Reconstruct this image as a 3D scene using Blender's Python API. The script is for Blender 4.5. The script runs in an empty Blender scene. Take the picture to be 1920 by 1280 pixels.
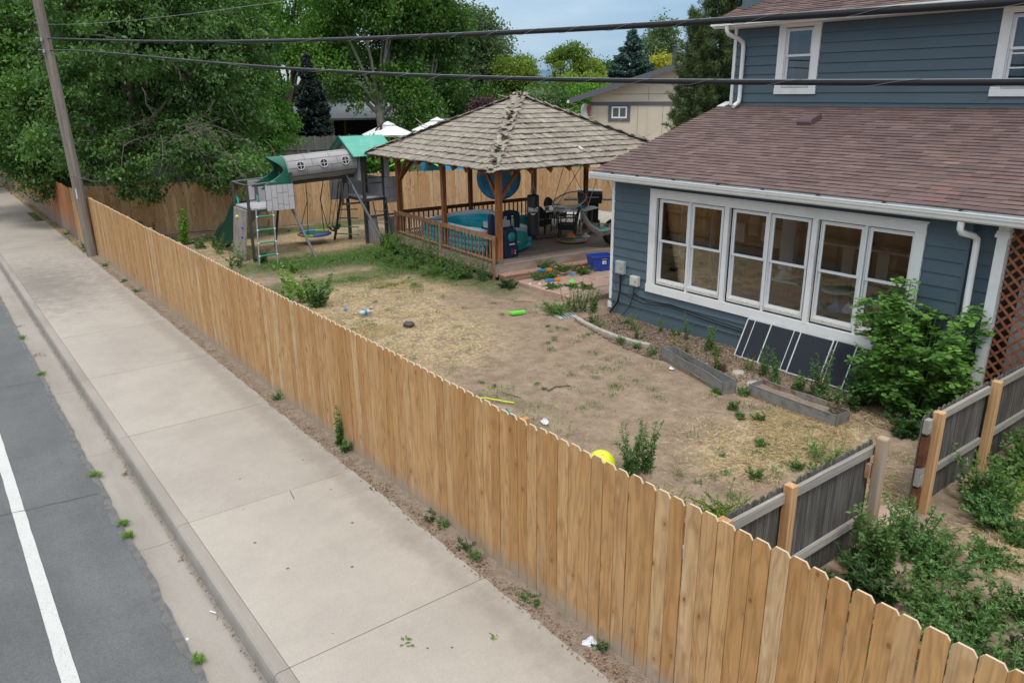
import bpy, math, random
import numpy as np
from mathutils import Vector, Matrix
sc = bpy.context.scene
PI = math.pi
# ------------------------------------------------------------------ camera
cd = bpy.data.cameras.new('camera'); cam = bpy.data.objects.new('camera', cd); sc.collection.objects.link(cam)
yaw, pitch, roll = 0.6553437, 0.3155510, -0.0084901
_f = Vector((math.sin(yaw)*math.cos(pitch), math.cos(yaw)*math.cos(pitch), -math.sin(pitch)))
_r = Vector((math.cos(yaw), -math.sin(yaw), 0)); _u = _r.cross(_f)
_r2 = math.cos(roll)*_r + math.sin(roll)*_u; _u2 = -math.sin(roll)*_r + math.cos(roll)*_u
m3 = Matrix((_r2, _u2, -_f)).transposed()
cam.matrix_world = Matrix.Translation((0, 0, 4.792)) @ m3.to_4x4()
cd.sensor_width = 36; cd.lens = 1433.3/1920*36; cd.clip_end = 12000; cd.clip_start = .05
sc.camera = cam
# ------------------------------------------------------------------ sky
SUN_EL, SUN_AZ = math.radians(64), math.radians(216)      # azimuth clockwise from +Y
w = bpy.data.worlds.new('World'); sc.world = w; w.use_nodes = True
wn = w.node_tree; wn.nodes.clear()
def WN(t, **k):
    n = wn.nodes.new(t)
    for a, b in k.items(): setattr(n, a, b)
    return n
wo = WN('ShaderNodeOutputWorld'); bg = WN('ShaderNodeBackground')
sky = WN('ShaderNodeTexSky', sky_type='NISHITA', sun_disc=False)
sky.sun_elevation = SUN_EL; sky.sun_rotation = SUN_AZ; sky.air_density = 1.0; sky.dust_density = .6; sky.ozone_density = 2.2
tc = WN('ShaderNodeTexCoord'); mp = WN('ShaderNodeMapping'); mp.inputs['Scale'].default_value = (1.0, 1.0, 4.2)
nz = WN('ShaderNodeTexNoise'); nz.inputs['Scale'].default_value = 1.15; nz.inputs['Detail'].default_value = 7; nz.inputs['Roughness'].default_value = .52
sep = WN('ShaderNodeSeparateXYZ')
wn.links.new(tc.outputs['Generated'], mp.inputs[0]); wn.links.new(mp.outputs[0], nz.inputs['Vector']); wn.links.new(tc.outputs['Generated'], sep.inputs[0])
def wmath(op, a, b=None, c=None, clamp=False):
    n = WN('ShaderNodeMath', operation=op, use_clamp=clamp)
    for i, x in enumerate((a, b, c)):
        if x is None: continue
        if isinstance(x, (int, float)): n.inputs[i].default_value = x
        else: wn.links.new(x, n.inputs[i])
    return n.outputs[0]
cov = wmath('MULTIPLY_ADD', sep.outputs['Z'], 2.6, -.10)                       # cloud deck thickens overhead
cm = wmath('ADD', wmath('MULTIPLY', wmath('SUBTRACT', nz.outputs[0], .50), 2.2), cov, clamp=True)
cm = wmath('MINIMUM', wmath('MAXIMUM', cm, 0.0), .93)
nz2 = WN('ShaderNodeTexNoise'); nz2.inputs['Scale'].default_value = 2.4; nz2.inputs['Detail'].default_value = 5
wn.links.new(mp.outputs[0], nz2.inputs['Vector'])
cb = wmath('MULTIPLY_ADD', nz2.outputs[0], 4.0, 6.2)
cc = WN('ShaderNodeVectorMath', operation='SCALE'); cc.inputs[0].default_value = (.90, .96, 1.0); wn.links.new(cb, cc.inputs['Scale'])
mx = WN('ShaderNodeMix', data_type='RGBA'); wn.links.new(cm, mx.inputs['Factor'])
slate = WN('ShaderNodeMix', data_type='RGBA'); wn.links.new(wmath('SUBTRACT', .86, wmath('MULTIPLY', sep.outputs['Z'], 1.4), clamp=True), slate.inputs['Factor'])
wn.links.new(sky.outputs[0], slate.inputs['A']); slate.inputs['B'].default_value = (.42, 1.62, 3.05, 1)   # slate-blue haze band low in the sky
wn.links.new(slate.outputs['Result'], mx.inputs['A']); wn.links.new(cc.outputs[0], mx.inputs['B'])
wn.links.new(mx.outputs['Result'], bg.inputs['Color']); bg.inputs['Strength'].default_value = .12
wn.links.new(bg.outputs[0], wo.inputs['Surface'])
# ------------------------------------------------------------------ sun
sl = bpy.data.lights.new('sun', 'SUN'); so = bpy.data.objects.new('sun', sl); sc.collection.objects.link(so)
sl.energy = 1.5; sl.angle = math.radians(14); sl.color = (1, .96, .90)
sdir = Vector((math.sin(SUN_AZ)*math.cos(SUN_EL), math.cos(SUN_AZ)*math.cos(SUN_EL), math.sin(SUN_EL)))
so.rotation_euler = sdir.to_track_quat('Z', 'Y').to_euler(); so.location = (0, 0, 30)
vs = sc.view_settings; vs.view_transform = 'Standard'; vs.look = 'None'; vs.gamma = 1; vs.use_curve_mapping = False
vs.exposure = 0.44
sc.render.engine = 'CYCLES'
sc.cycles.max_bounces = 8; sc.cycles.transparent_max_bounces = 12

# ================================================================== helpers
R = random.Random(11)
NP = np.random.default_rng(7)
def nlin(nt, a, b): nt.links.new(a, b)
def mat(name, base, col2=None, mix=None, rough=.8, var=0.0, hue=0.0, noise=(), bump=None, metal=0, spec=.4, stretch=(1, 1, 1),
        attr=None, attrv=.5, sss=None, trans=0, coat=0, low=None, emis=None, knots=0, coords='Object', rand=True):
    """base/col2 colours mixed by a noise (scale, lo, hi); noise=[(scale, amount, stretch)] value jitter; attr: per-face tone"""
    m = bpy.data.materials.new(name); m.use_nodes = True; nt = m.node_tree; N = nt.nodes; L = nt.links
    p = N['Principled BSDF']; out = N['Material Output']
    def M(op, a, b=None, c=None, clamp=False):
        n = N.new('ShaderNodeMath'); n.operation = op; n.use_clamp = clamp
        for i, x in enumerate((a, b, c)):
            if x is None: continue
            if isinstance(x, (int, float)): n.inputs[i].default_value = x
            else: L.new(x, n.inputs[i])
        return n.outputs[0]
    t = N.new('ShaderNodeTexCoord'); oi = N.new('ShaderNodeObjectInfo')
    vec = t.outputs[coords]
    if rand and coords == 'Object':
        va = N.new('ShaderNodeVectorMath'); va.operation = 'MULTIPLY_ADD'
        cmb = N.new('ShaderNodeCombineXYZ'); 
        L.new(M('MULTIPLY', oi.outputs['Random'], 37.0), cmb.inputs[0]); L.new(M('MULTIPLY', oi.outputs['Random'], 91.0), cmb.inputs[1]); L.new(M('MULTIPLY', oi.outputs['Random'], 53.0), cmb.inputs[2])
        L.new(vec, va.inputs[0]); va.inputs[1].default_value = (1, 1, 1); L.new(cmb.outputs[0], va.inputs[2]); vec = va.outputs[0]
    def noisenode(scale, st=(1, 1, 1), detail=4, rgh=.55):
        mpn = N.new('ShaderNodeMapping'); mpn.inputs['Scale'].default_value = st; L.new(vec, mpn.inputs[0])
        n = N.new('ShaderNodeTexNoise'); n.inputs['Scale'].default_value = scale; n.inputs['Detail'].default_value = detail; n.inputs['Roughness'].default_value = rgh
        L.new(mpn.outputs[0], n.inputs['Vector']); return n.outputs[0]
    rgb = N.new('ShaderNodeRGB'); rgb.outputs[0].default_value = (*base, 1); col = rgb.outputs[0]
    def mixc(fac, a, b):
        n = N.new('ShaderNodeMix'); n.data_type = 'RGBA'
        if isinstance(fac, (int, float)): n.inputs['Factor'].default_value = fac
        else: L.new(fac, n.inputs['Factor'])
        if isinstance(a, tuple): n.inputs['A'].default_value = (*a, 1)
        else: L.new(a, n.inputs['A'])
        if isinstance(b, tuple): n.inputs['B'].default_value = (*b, 1)
        else: L.new(b, n.inputs['B'])
        return n.outputs['Result']
    def step(x, lo, hi):
        n = N.new('ShaderNodeMapRange'); n.interpolation_type = 'SMOOTHSTEP'; L.new(x, n.inputs[0]); n.inputs[1].default_value = lo; n.inputs[2].default_value = hi
        return n.outputs[0]
    if col2 is not None:
        if mix == 'rand': fac = oi.outputs['Random']
        elif mix == 'attr':
            a = N.new('ShaderNodeAttribute'); a.attribute_name = attr; fac = a.outputs['Fac']
        else: fac = step(noisenode(mix[0], mix[3] if len(mix) > 3 else (1, 1, 1)), mix[1], mix[2])
        col = mixc(fac, col, tuple(col2))
    k = None
    for (s, amt, st) in noise:
        x = M('MULTIPLY_ADD', noisenode(s, st), 2*amt, 1-amt); k = x if k is None else M('MULTIPLY', k, x)
    if var:
        x = M('MULTIPLY_ADD', M('FRACT', M('MULTIPLY', oi.outputs['Random'], 7.31)), 2*var, 1-var); k = x if k is None else M('MULTIPLY', k, x)
    if attr and attrv:
        a = N.new('ShaderNodeAttribute'); a.attribute_name = attr
        x = M('MULTIPLY_ADD', a.outputs['Fac'], 2*attrv, 1-attrv); k = x if k is None else M('MULTIPLY', k, x)
    if k is not None:
        vm = N.new('ShaderNodeVectorMath'); vm.operation = 'SCALE'; L.new(col, vm.inputs[0]); L.new(k, vm.inputs['Scale']); col = vm.outputs[0]
    if knots:
        mpn = N.new('ShaderNodeMapping'); mpn.inputs['Scale'].default_value = (1, 1, .42); L.new(vec, mpn.inputs[0])
        vo = N.new('ShaderNodeTexVoronoi'); vo.inputs['Scale'].default_value = knots; L.new(mpn.outputs[0], vo.inputs['Vector'])
        kk = step(vo.outputs['Distance'], .16, .05); col = mixc(M('MULTIPLY', kk, .75), col, (.13, .055, .02))
    if low:                                                  # ground splash and weathering near the foot: (height, colour, amount)
        sz = N.new('ShaderNodeSeparateXYZ'); L.new(t.outputs['Object'], sz.inputs[0])
        zz = M('ADD', sz.outputs['Z'], M('MULTIPLY', M('SUBTRACT', noisenode(9, (1, 1, .25)), .5), low[0]*1.5))
        col = mixc(M('MULTIPLY', step(zz, low[0], low[0]*.05), low[2]), col, tuple(low[1]))
    L.new(col, p.inputs['Base Color'])
    p.inputs['Roughness'].default_value = rough; p.inputs['Metallic'].default_value = metal; p.inputs['Specular IOR Level'].default_value = spec
    if coat: p.inputs['Coat Weight'].default_value = coat
    if bump:
        bn = N.new('ShaderNodeBump'); bn.inputs['Strength'].default_value = bump[1]; bn.inputs['Distance'].default_value = bump[3] if len(bump) > 3 else .01
        L.new(noisenode(bump[0], bump[2] if len(bump) > 2 else (1, 1, 1), 5), bn.inputs['Height']); L.new(bn.outputs[0], p.inputs['Normal'])
    if trans:
        tr = N.new('ShaderNodeBsdfTranslucent'); vm = N.new('ShaderNodeVectorMath'); vm.operation = 'MULTIPLY'; L.new(col, vm.inputs[0]); vm.inputs[1].default_value = (1.5, 1.7, .7)
        L.new(vm.outputs[0], tr.inputs['Color']); ms = N.new('ShaderNodeMixShader'); ms.inputs[0].default_value = trans
        L.new(p.outputs[0], ms.inputs[1]); L.new(tr.outputs[0], ms.inputs[2]); L.new(ms.outputs[0], out.inputs['Surface'])
    return m
def glass_mat(name, tint=(.8, .86, .84), refl=1.0):
    m = bpy.data.materials.new(name); m.use_nodes = True; nt = m.node_tree; N = nt.nodes; L = nt.links
    N.remove(N['Principled BSDF'])
    tr = N.new('ShaderNodeBsdfTransparent'); tr.inputs[0].default_value = (*tint, 1)
    gl = N.new('ShaderNodeBsdfGlossy'); gl.inputs['Roughness'].default_value = .01; gl.inputs[0].default_value = (.95, .97, 1, 1)
    fr = N.new('ShaderNodeFresnel'); fr.inputs['IOR'].default_value = 1.5
    mu = N.new('ShaderNodeMath'); mu.operation = 'MULTIPLY'; mu.use_clamp = True; mu.inputs[1].default_value = refl; L.new(fr.outputs[0], mu.inputs[0])
    ms = N.new('ShaderNodeMixShader'); L.new(mu.outputs[0], ms.inputs[0]); L.new(tr.outputs[0], ms.inputs[1]); L.new(gl.outputs[0], ms.inputs[2])
    L.new(ms.outputs[0], N['Material Output'].inputs['Surface']); return m

WM = {}                                                        # world matrix of every parent (all created unparented or known)
def tag(o, label=None, cat=None, group=None, kind=None):
    if label: o['label'] = label
    if cat: o['category'] = cat
    if group: o['group'] = group
    if kind: o['kind'] = kind
    return o
def thing(name, label, cat, loc=(0, 0, 0), rz=0, group=None, kind=None):
    o = bpy.data.objects.new(name, None); sc.collection.objects.link(o); o.location = loc; o.rotation_euler = (0, 0, rz)
    o.empty_display_size = .2
    WM[o.name] = Matrix.Translation(loc) @ Matrix.Rotation(rz, 4, 'Z')
    return tag(o, label, cat, group, kind)
def link(name, me, parent=None, mats=(), world=True, loc=None, rot=None, scale=None):
    o = bpy.data.objects.new(name, me); sc.collection.objects.link(o)
    if mats and not me.materials:
        for x in (mats if isinstance(mats, (list, tuple)) else [mats]): me.materials.append(x)
    Ml = Matrix.Identity(4)
    if loc is not None or rot is not None or scale is not None:
        Ml = Matrix.LocRotScale(Vector(loc or (0, 0, 0)), rot, Vector(scale or (1, 1, 1)))
    if parent is not None:
        o.parent = parent
        if world: Ml = WM[parent.name].inverted() @ Ml
        WM[o.name] = WM[parent.name] @ Ml
    else: WM[o.name] = Ml
    o.matrix_local = Ml if parent is not None else Ml
    if parent is None: o.matrix_world = Ml
    return o
class MB:
    def __init__(s): s.v = []; s.f = []; s.mi = []; s.cur = 0; s.sm = []
    def add(s, vs, fs, smooth=False):
        b = len(s.v); s.v += [tuple(x) for x in vs]
        for f in fs: s.f.append([i+b for i in f]); s.mi.append(s.cur); s.sm.append(smooth)
        return s
    def box(s, c, d, rot=None):
        x, y, z = d[0]/2, d[1]/2, d[2]/2
        vs = [Vector((a*x, b*y, e*z)) for a in (-1, 1) for b in (-1, 1) for e in (-1, 1)]
        if rot is not None: vs = [rot @ q for q in vs]
        c = Vector(c); return s.add([q+c for q in vs], [(0, 1, 3, 2), (4, 6, 7, 5), (0, 4, 5, 1), (2, 3, 7, 6), (0, 2, 6, 4), (1, 5, 7, 3)])
    def bx(s, a, b):                                          # box from min to max corner
        return s.box([(a[i]+b[i])/2 for i in range(3)], [abs(b[i]-a[i]) for i in range(3)])
    def beam(s, p, q, wd, th, up=(0, 0, 1)):
        p, q = Vector(p), Vector(q); d = q-p; l = d.length; d.normalize(); up = Vector(up)
        if abs(d.dot(up)) > .98: up = Vector((1, 0, 0))
        x = d.cross(up).normalized(); z = x.cross(d)
        return s.box((p+q)/2, (wd, l, th), Matrix((x, d, z)).transposed())
    def tube(s, pts, r, n=8, cap=True, smooth=True):
        pts = [Vector(p) for p in pts]; rr = r if isinstance(r, (list, tuple)) else [r]*len(pts)
        vs = []; up = None
        for i, p in enumerate(pts):
            d = (pts[min(i+1, len(pts)-1)]-pts[max(i-1, 0)]).normalized()
            if up is None: up = Vector((0, 0, 1)) if abs(d.z) < .9 else Vector((1, 0, 0))
            x = d.cross(up).normalized(); y = x.cross(d).normalized(); up = y
            vs += [p+(x*math.cos(2*PI*k/n)+y*math.sin(2*PI*k/n))*rr[i] for k in range(n)]
        fs = [(i*n+k, i*n+(k+1) % n, (i+1)*n+(k+1) % n, (i+1)*n+k) for i in range(len(pts)-1) for k in range(n)]
        s.add(vs, fs, smooth)
        if cap:
            s.add(vs[:n], [tuple(range(n))[::-1]]); s.add(vs[-n:], [tuple(range(n))])
        return s
    def lathe(s, prof, c=(0, 0, 0), n=20, axis=None, smooth=True, a0=0, a1=2*PI):
        full = abs(a1-a0-2*PI) < 1e-6; m = n if full else n+1
        c = Vector(c); vs = []
        for (r, z) in prof:
            for k in range(m):
                a = a0+(a1-a0)*k/n; q = Vector((r*math.cos(a), r*math.sin(a), z)); q = axis @ q if axis is not None else q; vs.append(q+c)
        fs = []
        for i in range(len(prof)-1):
            for k in range(n):
                k2 = (k+1) % m if full else k+1
                fs.append((i*m+k, i*m+k2, (i+1)*m+k2, (i+1)*m+k))
        return s.add(vs, fs, smooth)
    def prism(s, poly, h0, h1, fn=None):                       # poly (a,b) extruded along third; fn maps (a,b,h)->xyz
        fn = fn or (lambda a, b, h: (a, b, h)); n = len(poly)
        vs = [fn(a, b, h0) for a, b in poly]+[fn(a, b, h1) for a, b in poly]
        return s.add(vs, [tuple(range(n))[::-1], tuple(range(n, 2*n))]+[(i, (i+1) % n, n+(i+1) % n, n+i) for i in range(n)])
    def mesh(s, name):
        me = bpy.data.meshes.new(name); me.from_pydata(s.v, [], s.f); me.polygons.foreach_set('material_index', s.mi); me.polygons.foreach_set('use_smooth', s.sm); me.update(); return me
    def build(s, name, mats, parent=None, world=True):
        me = s.mesh(name); o = link(name, me, parent, mats, world=world)
        if parent is not None and world:                      # bake: vertices were given in world space
            pass
        return o
def part(name, mats, parent, fn, world=True, bevel=0):
    b = MB(); fn(b); o = b.build(name, mats, parent, world)
    import bmesh
    bm = bmesh.new(); bm.from_mesh(o.data); bmesh.ops.recalc_face_normals(bm, faces=bm.faces); bm.to_mesh(o.data); bm.free()
    if bevel:
        md = o.modifiers.new('bevel', 'BEVEL'); md.width = bevel; md.segments = 2; md.limit_method = 'ANGLE'
    return o
def solid(name, mats, label, cat, fn, group=None, kind=None, loc=None, bevel=0):
    b = MB(); fn(b); o = link(name, b.mesh(name), None, mats, loc=loc); tag(o, label, cat, group, kind)
    if bevel:
        md = o.modifiers.new('bevel', 'BEVEL'); md.width = bevel; md.segments = 2; md.limit_method = 'ANGLE'
    return o
def qmesh(name, V, nper=4, tone=None):
    """V: (n, nper, 3) array of polygons"""
    n = len(V); me = bpy.data.meshes.new(name)
    me.vertices.add(n*nper); me.vertices.foreach_set('co', np.ascontiguousarray(V, dtype=np.float32).ravel())
    me.loops.add(n*nper); me.loops.foreach_set('vertex_index', np.arange(n*nper, dtype=np.int32))
    me.polygons.add(n); me.polygons.foreach_set('loop_start', np.arange(0, n*nper, nper, dtype=np.int32)); me.polygons.foreach_set('loop_total', np.full(n, nper, dtype=np.int32))
    if tone is not None:
        a = me.attributes.new('tone', 'FLOAT', 'FACE'); a.data.foreach_set('value', np.ascontiguousarray(tone, dtype=np.float32))
    me.update(calc_edges=True); return me
def unit(a): return a/np.maximum(np.linalg.norm(a, axis=1, keepdims=True), 1e-9)
def leaves(P, D, l, wd, flat=.0):
    """diamond leaves at P pointing along D"""
    n = len(P); D = unit(D); rnd = NP.normal(size=(n, 3)); rnd[:, 2] += flat; S = unit(np.cross(D, rnd)); 
    l = np.asarray(l).reshape(-1, 1); wd = np.asarray(wd).reshape(-1, 1)
    up = np.cross(S, D)*l*.10
    return np.stack([P-D*l/2, P+S*wd/2-D*l*.06+up, P+D*l/2, P-S*wd/2-D*l*.06+up], axis=1)
def copy_tree(o, parent=None):
    c = o.copy(); sc.collection.objects.link(c)
    if parent is not None: c.parent = parent
    for ch in [x for x in bpy.data.objects if x.parent == o]: copy_tree(ch, c)
    return c
# ================================================================== materials
ST = (1, 1, .055)
mk = {}
def wood_mat(name, cols, grain=.30, rings=.22, low=(.26, (.34, .29, .24), .75), knot=5.5, rough=.78):
    """cedar board: per-board tone, cathedral rings, fine streaks, knots, splash-weathered foot (z is the board's length)"""
    m = bpy.data.materials.new(name); m.use_nodes = True; nt = m.node_tree; N = nt.nodes; L = nt.links; p = N['Principled BSDF']
    t = N.new('ShaderNodeTexCoord'); oi = N.new('ShaderNodeObjectInfo')
    def M(op, a, b=None, c=None, clamp=False):
        n = N.new('ShaderNodeMath'); n.operation = op; n.use_clamp = clamp
        for i, x in enumerate((a, b, c)):
            if x is None: continue
            if isinstance(x, (int, float)): n.inputs[i].default_value = x
            else: L.new(x, n.inputs[i])
        return n.outputs[0]
    cmb = N.new('ShaderNodeCombineXYZ')
    for i, k in enumerate((37., 91., 53.)): L.new(M('MULTIPLY', oi.outputs['Random'], k), cmb.inputs[i])
    va = N.new('ShaderNodeVectorMath'); va.operation = 'ADD'; L.new(t.outputs['Object'], va.inputs[0]); L.new(cmb.outputs[0], va.inputs[1])
    def ns(s_, st, d=4, r=.6):
        q = N.new('ShaderNodeMapping'); q.inputs['Scale'].default_value = st; L.new(va.outputs[0], q.inputs[0]); n = N.new('ShaderNodeTexNoise'); n.inputs['Scale'].default_value = s_; n.inputs['Detail'].default_value = d; n.inputs['Roughness'].default_value = r; L.new(q.outputs[0], n.inputs['Vector']); return n.outputs[0]
    def stp(x, lo, hi):
        n = N.new('ShaderNodeMapRange'); n.interpolation_type = 'SMOOTHSTEP'; L.new(x, n.inputs[0]); n.inputs[1].default_value = lo; n.inputs[2].default_value = hi; return n.outputs[0]
    def mixc(f, a_, b_):
        n = N.new('ShaderNodeMix'); n.data_type = 'RGBA'
        (L.new(f, n.inputs['Factor']) if not isinstance(f, float) else setattr(n.inputs['Factor'], 'default_value', f))
        for k, x in (('A', a_), ('B', b_)):
            if isinstance(x, tuple): n.inputs[k].default_value = (*x, 1)
            else: L.new(x, n.inputs[k])
        return n.outputs['Result']
    r1 = M('FRACT', M('MULTIPLY', oi.outputs['Random'], 17.3)); r2 = M('FRACT', M('MULTIPLY', oi.outputs['Random'], 61.7)); r3 = M('FRACT', M('MULTIPLY', oi.outputs['Random'], 7.9))
    col = mixc(M('POWER', r1, 1.3), cols[0], cols[1]); col = mixc(M('MULTIPLY', stp(r2, .72, .95), .8), col, cols[2])
    col = mixc(M('MULTIPLY', stp(ns(2.6, (1, 2.5, .7)), .42, .72), .55), col, cols[3])                          # broad warm patches
    # rings: bands across the width bent by slow noise along the length
    sp_ = N.new('ShaderNodeSeparateXYZ'); L.new(va.outputs[0], sp_.inputs[0])
    ph = M('ADD', M('MULTIPLY', sp_.outputs[1], 52.0), M('MULTIPLY', ns(1.0, (1, 5, .8), 2), 34.0)); ring = M('MULTIPLY_ADD', M('SINE', M('MULTIPLY', ph, M('MULTIPLY_ADD', r3, 1.1, .9))), .5, .5)
    k1 = M('MULTIPLY_ADD', M('POWER', ring, 2.2), -rings, 1+rings*.35)
    k2 = M('MULTIPLY_ADD', ns(60, (1, 1.5, .035), 3, .7), grain*2, 1-grain); k3 = M('MULTIPLY_ADD', ns(7, (1, 1.6, .25), 3), .36, .82)
    k = M('MULTIPLY', M('MULTIPLY', k1, k2), k3)
    sc_ = N.new('ShaderNodeVectorMath'); sc_.operation = 'SCALE'; L.new(col, sc_.inputs[0]); L.new(k, sc_.inputs['Scale']); col = sc_.outputs[0]
    q = N.new('ShaderNodeMapping'); q.inputs['Scale'].default_value = (.3, 1.0, .62); L.new(va.outputs[0], q.inputs[0]); vo = N.new('ShaderNodeTexVoronoi'); vo.inputs['Scale'].default_value = knot; L.new(q.outputs[0], vo.inputs['Vector'])
    col = mixc(M('MULTIPLY', stp(vo.outputs['Distance'], .115, .045), .85), col, (.15, .062, .022)); col = mixc(M('MULTIPLY', M('MULTIPLY', stp(vo.outputs['Distance'], .30, .14), .35), 1.0), col, (.30, .14, .05))
    if low:
        s3 = N.new('ShaderNodeSeparateXYZ'); L.new(t.outputs['Object'], s3.inputs[0]); zz = M('ADD', s3.outputs[2], M('MULTIPLY', M('SUBTRACT', ns(9, (1, 1.5, .25)), .5), low[0]*1.6))
        col = mixc(M('MULTIPLY', stp(zz, low[0], low[0]*.05), low[2]), col, tuple(low[1]))
        col = mixc(M('MULTIPLY', M('MULTIPLY', stp(zz, low[0]*3.6, low[0]), .35), stp(ns(14, (1, 1.5, .08)), .45, .65)), col, tuple(low[1]))
    L.new(col, p.inputs['Base Color']); p.inputs['Roughness'].default_value = rough; p.inputs['Specular IOR Level'].default_value = .3
    bn = N.new('ShaderNodeBump'); bn.inputs['Strength'].default_value = .5; bn.inputs['Distance'].default_value = .004; L.new(k2, bn.inputs['Height']); L.new(bn.outputs[0], p.inputs['Normal'])
    return m
mk['picket'] = wood_mat('cedar_picket', ((.43, .228, .084), (.53, .318, .143), (.57, .40, .228), (.35, .158, .050)))
mk['endgrain_lit'] = mat('skylit_cut_top', (.58, .46, .33), rough=.85, noise=[(60, .12, (1, 1, 1))])  # cut ends of the pickets, sky light on them painted in as paler colour
mk['picket_red'] = mat('red_stained_picket', (.36, .135, .050), (.46, .20, .085), (6, .35, .7, (6, 6, .3)), rough=.8, var=.2, noise=[(22, .2, (1, 1, .05)), (3, .15, (1, 1, .6))], bump=(50, .3, (1, 1, .05)), low=(.85, (.22, .19, .16), .85))
mk['picket_back'] = wood_mat('tan_picket', ((.44, .27, .135), (.53, .345, .19), (.58, .42, .25), (.38, .20, .09)), grain=.22, low=(.30, (.34, .27, .19), .55))
mk['greywood'] = mat('weathered_grey_wood', (.060, .056, .052), (.17, .155, .14), (14, .38, .72, (5, 5, .12)), rough=.9, var=.22, noise=[(40, .35, (1, 1, .04)), (4, .22, (1, 1, .5))], bump=(40, .6, (1, 1, .05)))
mk['greyrail'] = mat('weathered_grey_rail', (.25, .235, .21), (.38, .35, .31), (14, .38, .72, (.12, 5, 5)), rough=.9, var=.12, noise=[(40, .25, (.05, 1, 1))], bump=(40, .5, (.05, 1, 1)))
mk['fargrey'] = mat('old_grey_picket', (.105, .105, .10), (.17, .165, .15), (9, .38, .72, (4, 4, .2)), rough=.9, var=.2)
mk['newpost'] = mat('new_cedar_post', (.46, .255, .115), (.60, .37, .19), (6, .35, .65, (6, 6, .2)), rough=.75, var=.08, noise=[(28, .2, (1, 1, .04))], bump=(45, .3, (1, 1, .05)), knots=2.2)
mk['greypost'] = mat('greyed_cedar_post', (.40, .25, .15), (.36, .30, .25), (5, .35, .65, (4, 4, .3)), rough=.82, noise=[(28, .25, (1, 1, .04))], bump=(45, .4, (1, 1, .05)))
mk['concrete'] = mat('sidewalk_concrete', (.405, .362, .318), (.368, .328, .288), (.9, .38, .72), rough=.9, var=.05, noise=[(52, .13, (1, 1, 1)), (110, .18, (1, 1, 1)), (7, .07, (1, 1, 1)), (2.0, .08, (1, 1, 1)), (26, .06, (1, 1, 1))], bump=(160, .35), spec=.25, rand=False)
mk['kerb'] = mat('kerb_concrete', (.345, .310, .275), (.285, .255, .225), (1.6, .35, .7, (1, .3, 1)), rough=.9, var=.05, noise=[(48, .15, (1, 1, 1)), (110, .18, (1, 1, 1)), (6, .07, (1, .3, 1))], bump=(160, .35), spec=.2, rand=False)
mk['asphalt'] = mat('road_asphalt', (.124, .127, .131), (.158, .160, .162), (.7, .3, .75), rough=.88, noise=[(48, .34, (1, 1, 1)), (95, .40, (1, 1, 1)), (3, .10, (1, 1, 1)), (14, .08, (1, 1, 1)), (1.2, .09, (2.5, .15, 1))], bump=(150, .9), spec=.25)
mk['asphalt_old'] = mat('worn_asphalt_edge', (.17, .17, .17), (.235, .23, .22), (9, .35, .65), rough=.95, noise=[(160, .35, (1, 1, 1)), (40, .2, (1, 1, 1))], bump=(120, .9, (1, 1, 1), .03), spec=.2)
mk['paint'] = mat('road_paint', (.58, .585, .565), (.24, .245, .25), (75, .56, .74), rough=.8, noise=[(160, .16, (1, 1, 1)), (4, .10, (1, 1, 1))], bump=(300, .5))
mk['gum'] = mat('dark_gum', (.13, .12, .11), rough=.9)
mk['crack'] = mat('dark_joint', (.07, .062, .055), rough=1)
mk['siding'] = mat('blue_lap_siding', (.084, .124, .154), (.094, .136, .166), (1.2, .3, .7), rough=.62, var=.035, noise=[(60, .035, (1, .06, 1)), (.9, .05, (1, 1, 1))], bump=(60, .14, (1, .05, 1)), spec=.35)
mk['trim'] = mat('white_trim', (.82, .825, .82), (.70, .70, .68), (2.5, .45, .85), rough=.5, noise=[(9, .03, (1, 1, 1)), (80, .02, (1, 1, 1))], spec=.4)
mk['sash'] = mat('white_vinyl_sash', (.76, .77, .78), (.60, .57, .52), (12, .62, .85), rough=.4, spec=.45)
mk['sill'] = mat('dusty_window_sill', (.66, .63, .58), (.42, .36, .29), (18, .45, .8), rough=.7)
mk['gutter'] = mat('white_gutter', (.78, .80, .80), (.60, .61, .59), (4, .5, .85), rough=.38, noise=[(14, .04, (1, 1, 1))], spec=.5)
mk['shingle'] = mat('brown_red_shingle', (.178, .118, .106), (.138, .100, .095), (1.0, 0, 1), rough=.95, var=.17, noise=[(260, .22, (1, 1, 1)), (14, .10, (1, 1, 1)), (1.1, .10, (1, 1, 1))], bump=(420, .6), spec=.2)
mk['shingle_s'] = mat('brown_red_shingle_far', (.178, .118, .106), (.138, .100, .095), (1.0, 0, 1), rough=.95, attr='tone', attrv=.19, noise=[(260, .22, (1, 1, 1)), (1.1, .10, (1, 1, 1))], bump=(420, .5), spec=.2)
mk['shingle_red'] = mat('red_shingle', (.19, .108, .098), rough=.95, var=.15, noise=[(260, .22, (1, 1, 1))], bump=(420, .5), spec=.2)
mk['shingle_tan'] = mat('tan_shingle', (.205, .142, .124), rough=.95, var=.15, noise=[(260, .22, (1, 1, 1))], bump=(420, .5), spec=.2)
mk['shake'] = mat('weathered_cedar_shake', (.345, .298, .245), (.215, .19, .165), (5, .35, .7, (1, 1, 1)), rough=.92, var=.17, noise=[(30, .22, (2.4, .07, 1)), (80, .14, (1, .05, 1)), (4, .12, (1, 1, 1))], bump=(38, .8, (2, .06, 1), .02), spec=.2)
mk['shake_s'] = mat('weathered_cedar_shake_far', (.345, .298, .245), (.215, .19, .165), (5, .35, .7, (1, 1, 1)), rough=.92, attr='tone', attrv=.17, noise=[(30, .2, (2, 2, 1)), (4, .12, (1, 1, 1))], bump=(38, .6), spec=.2)
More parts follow.
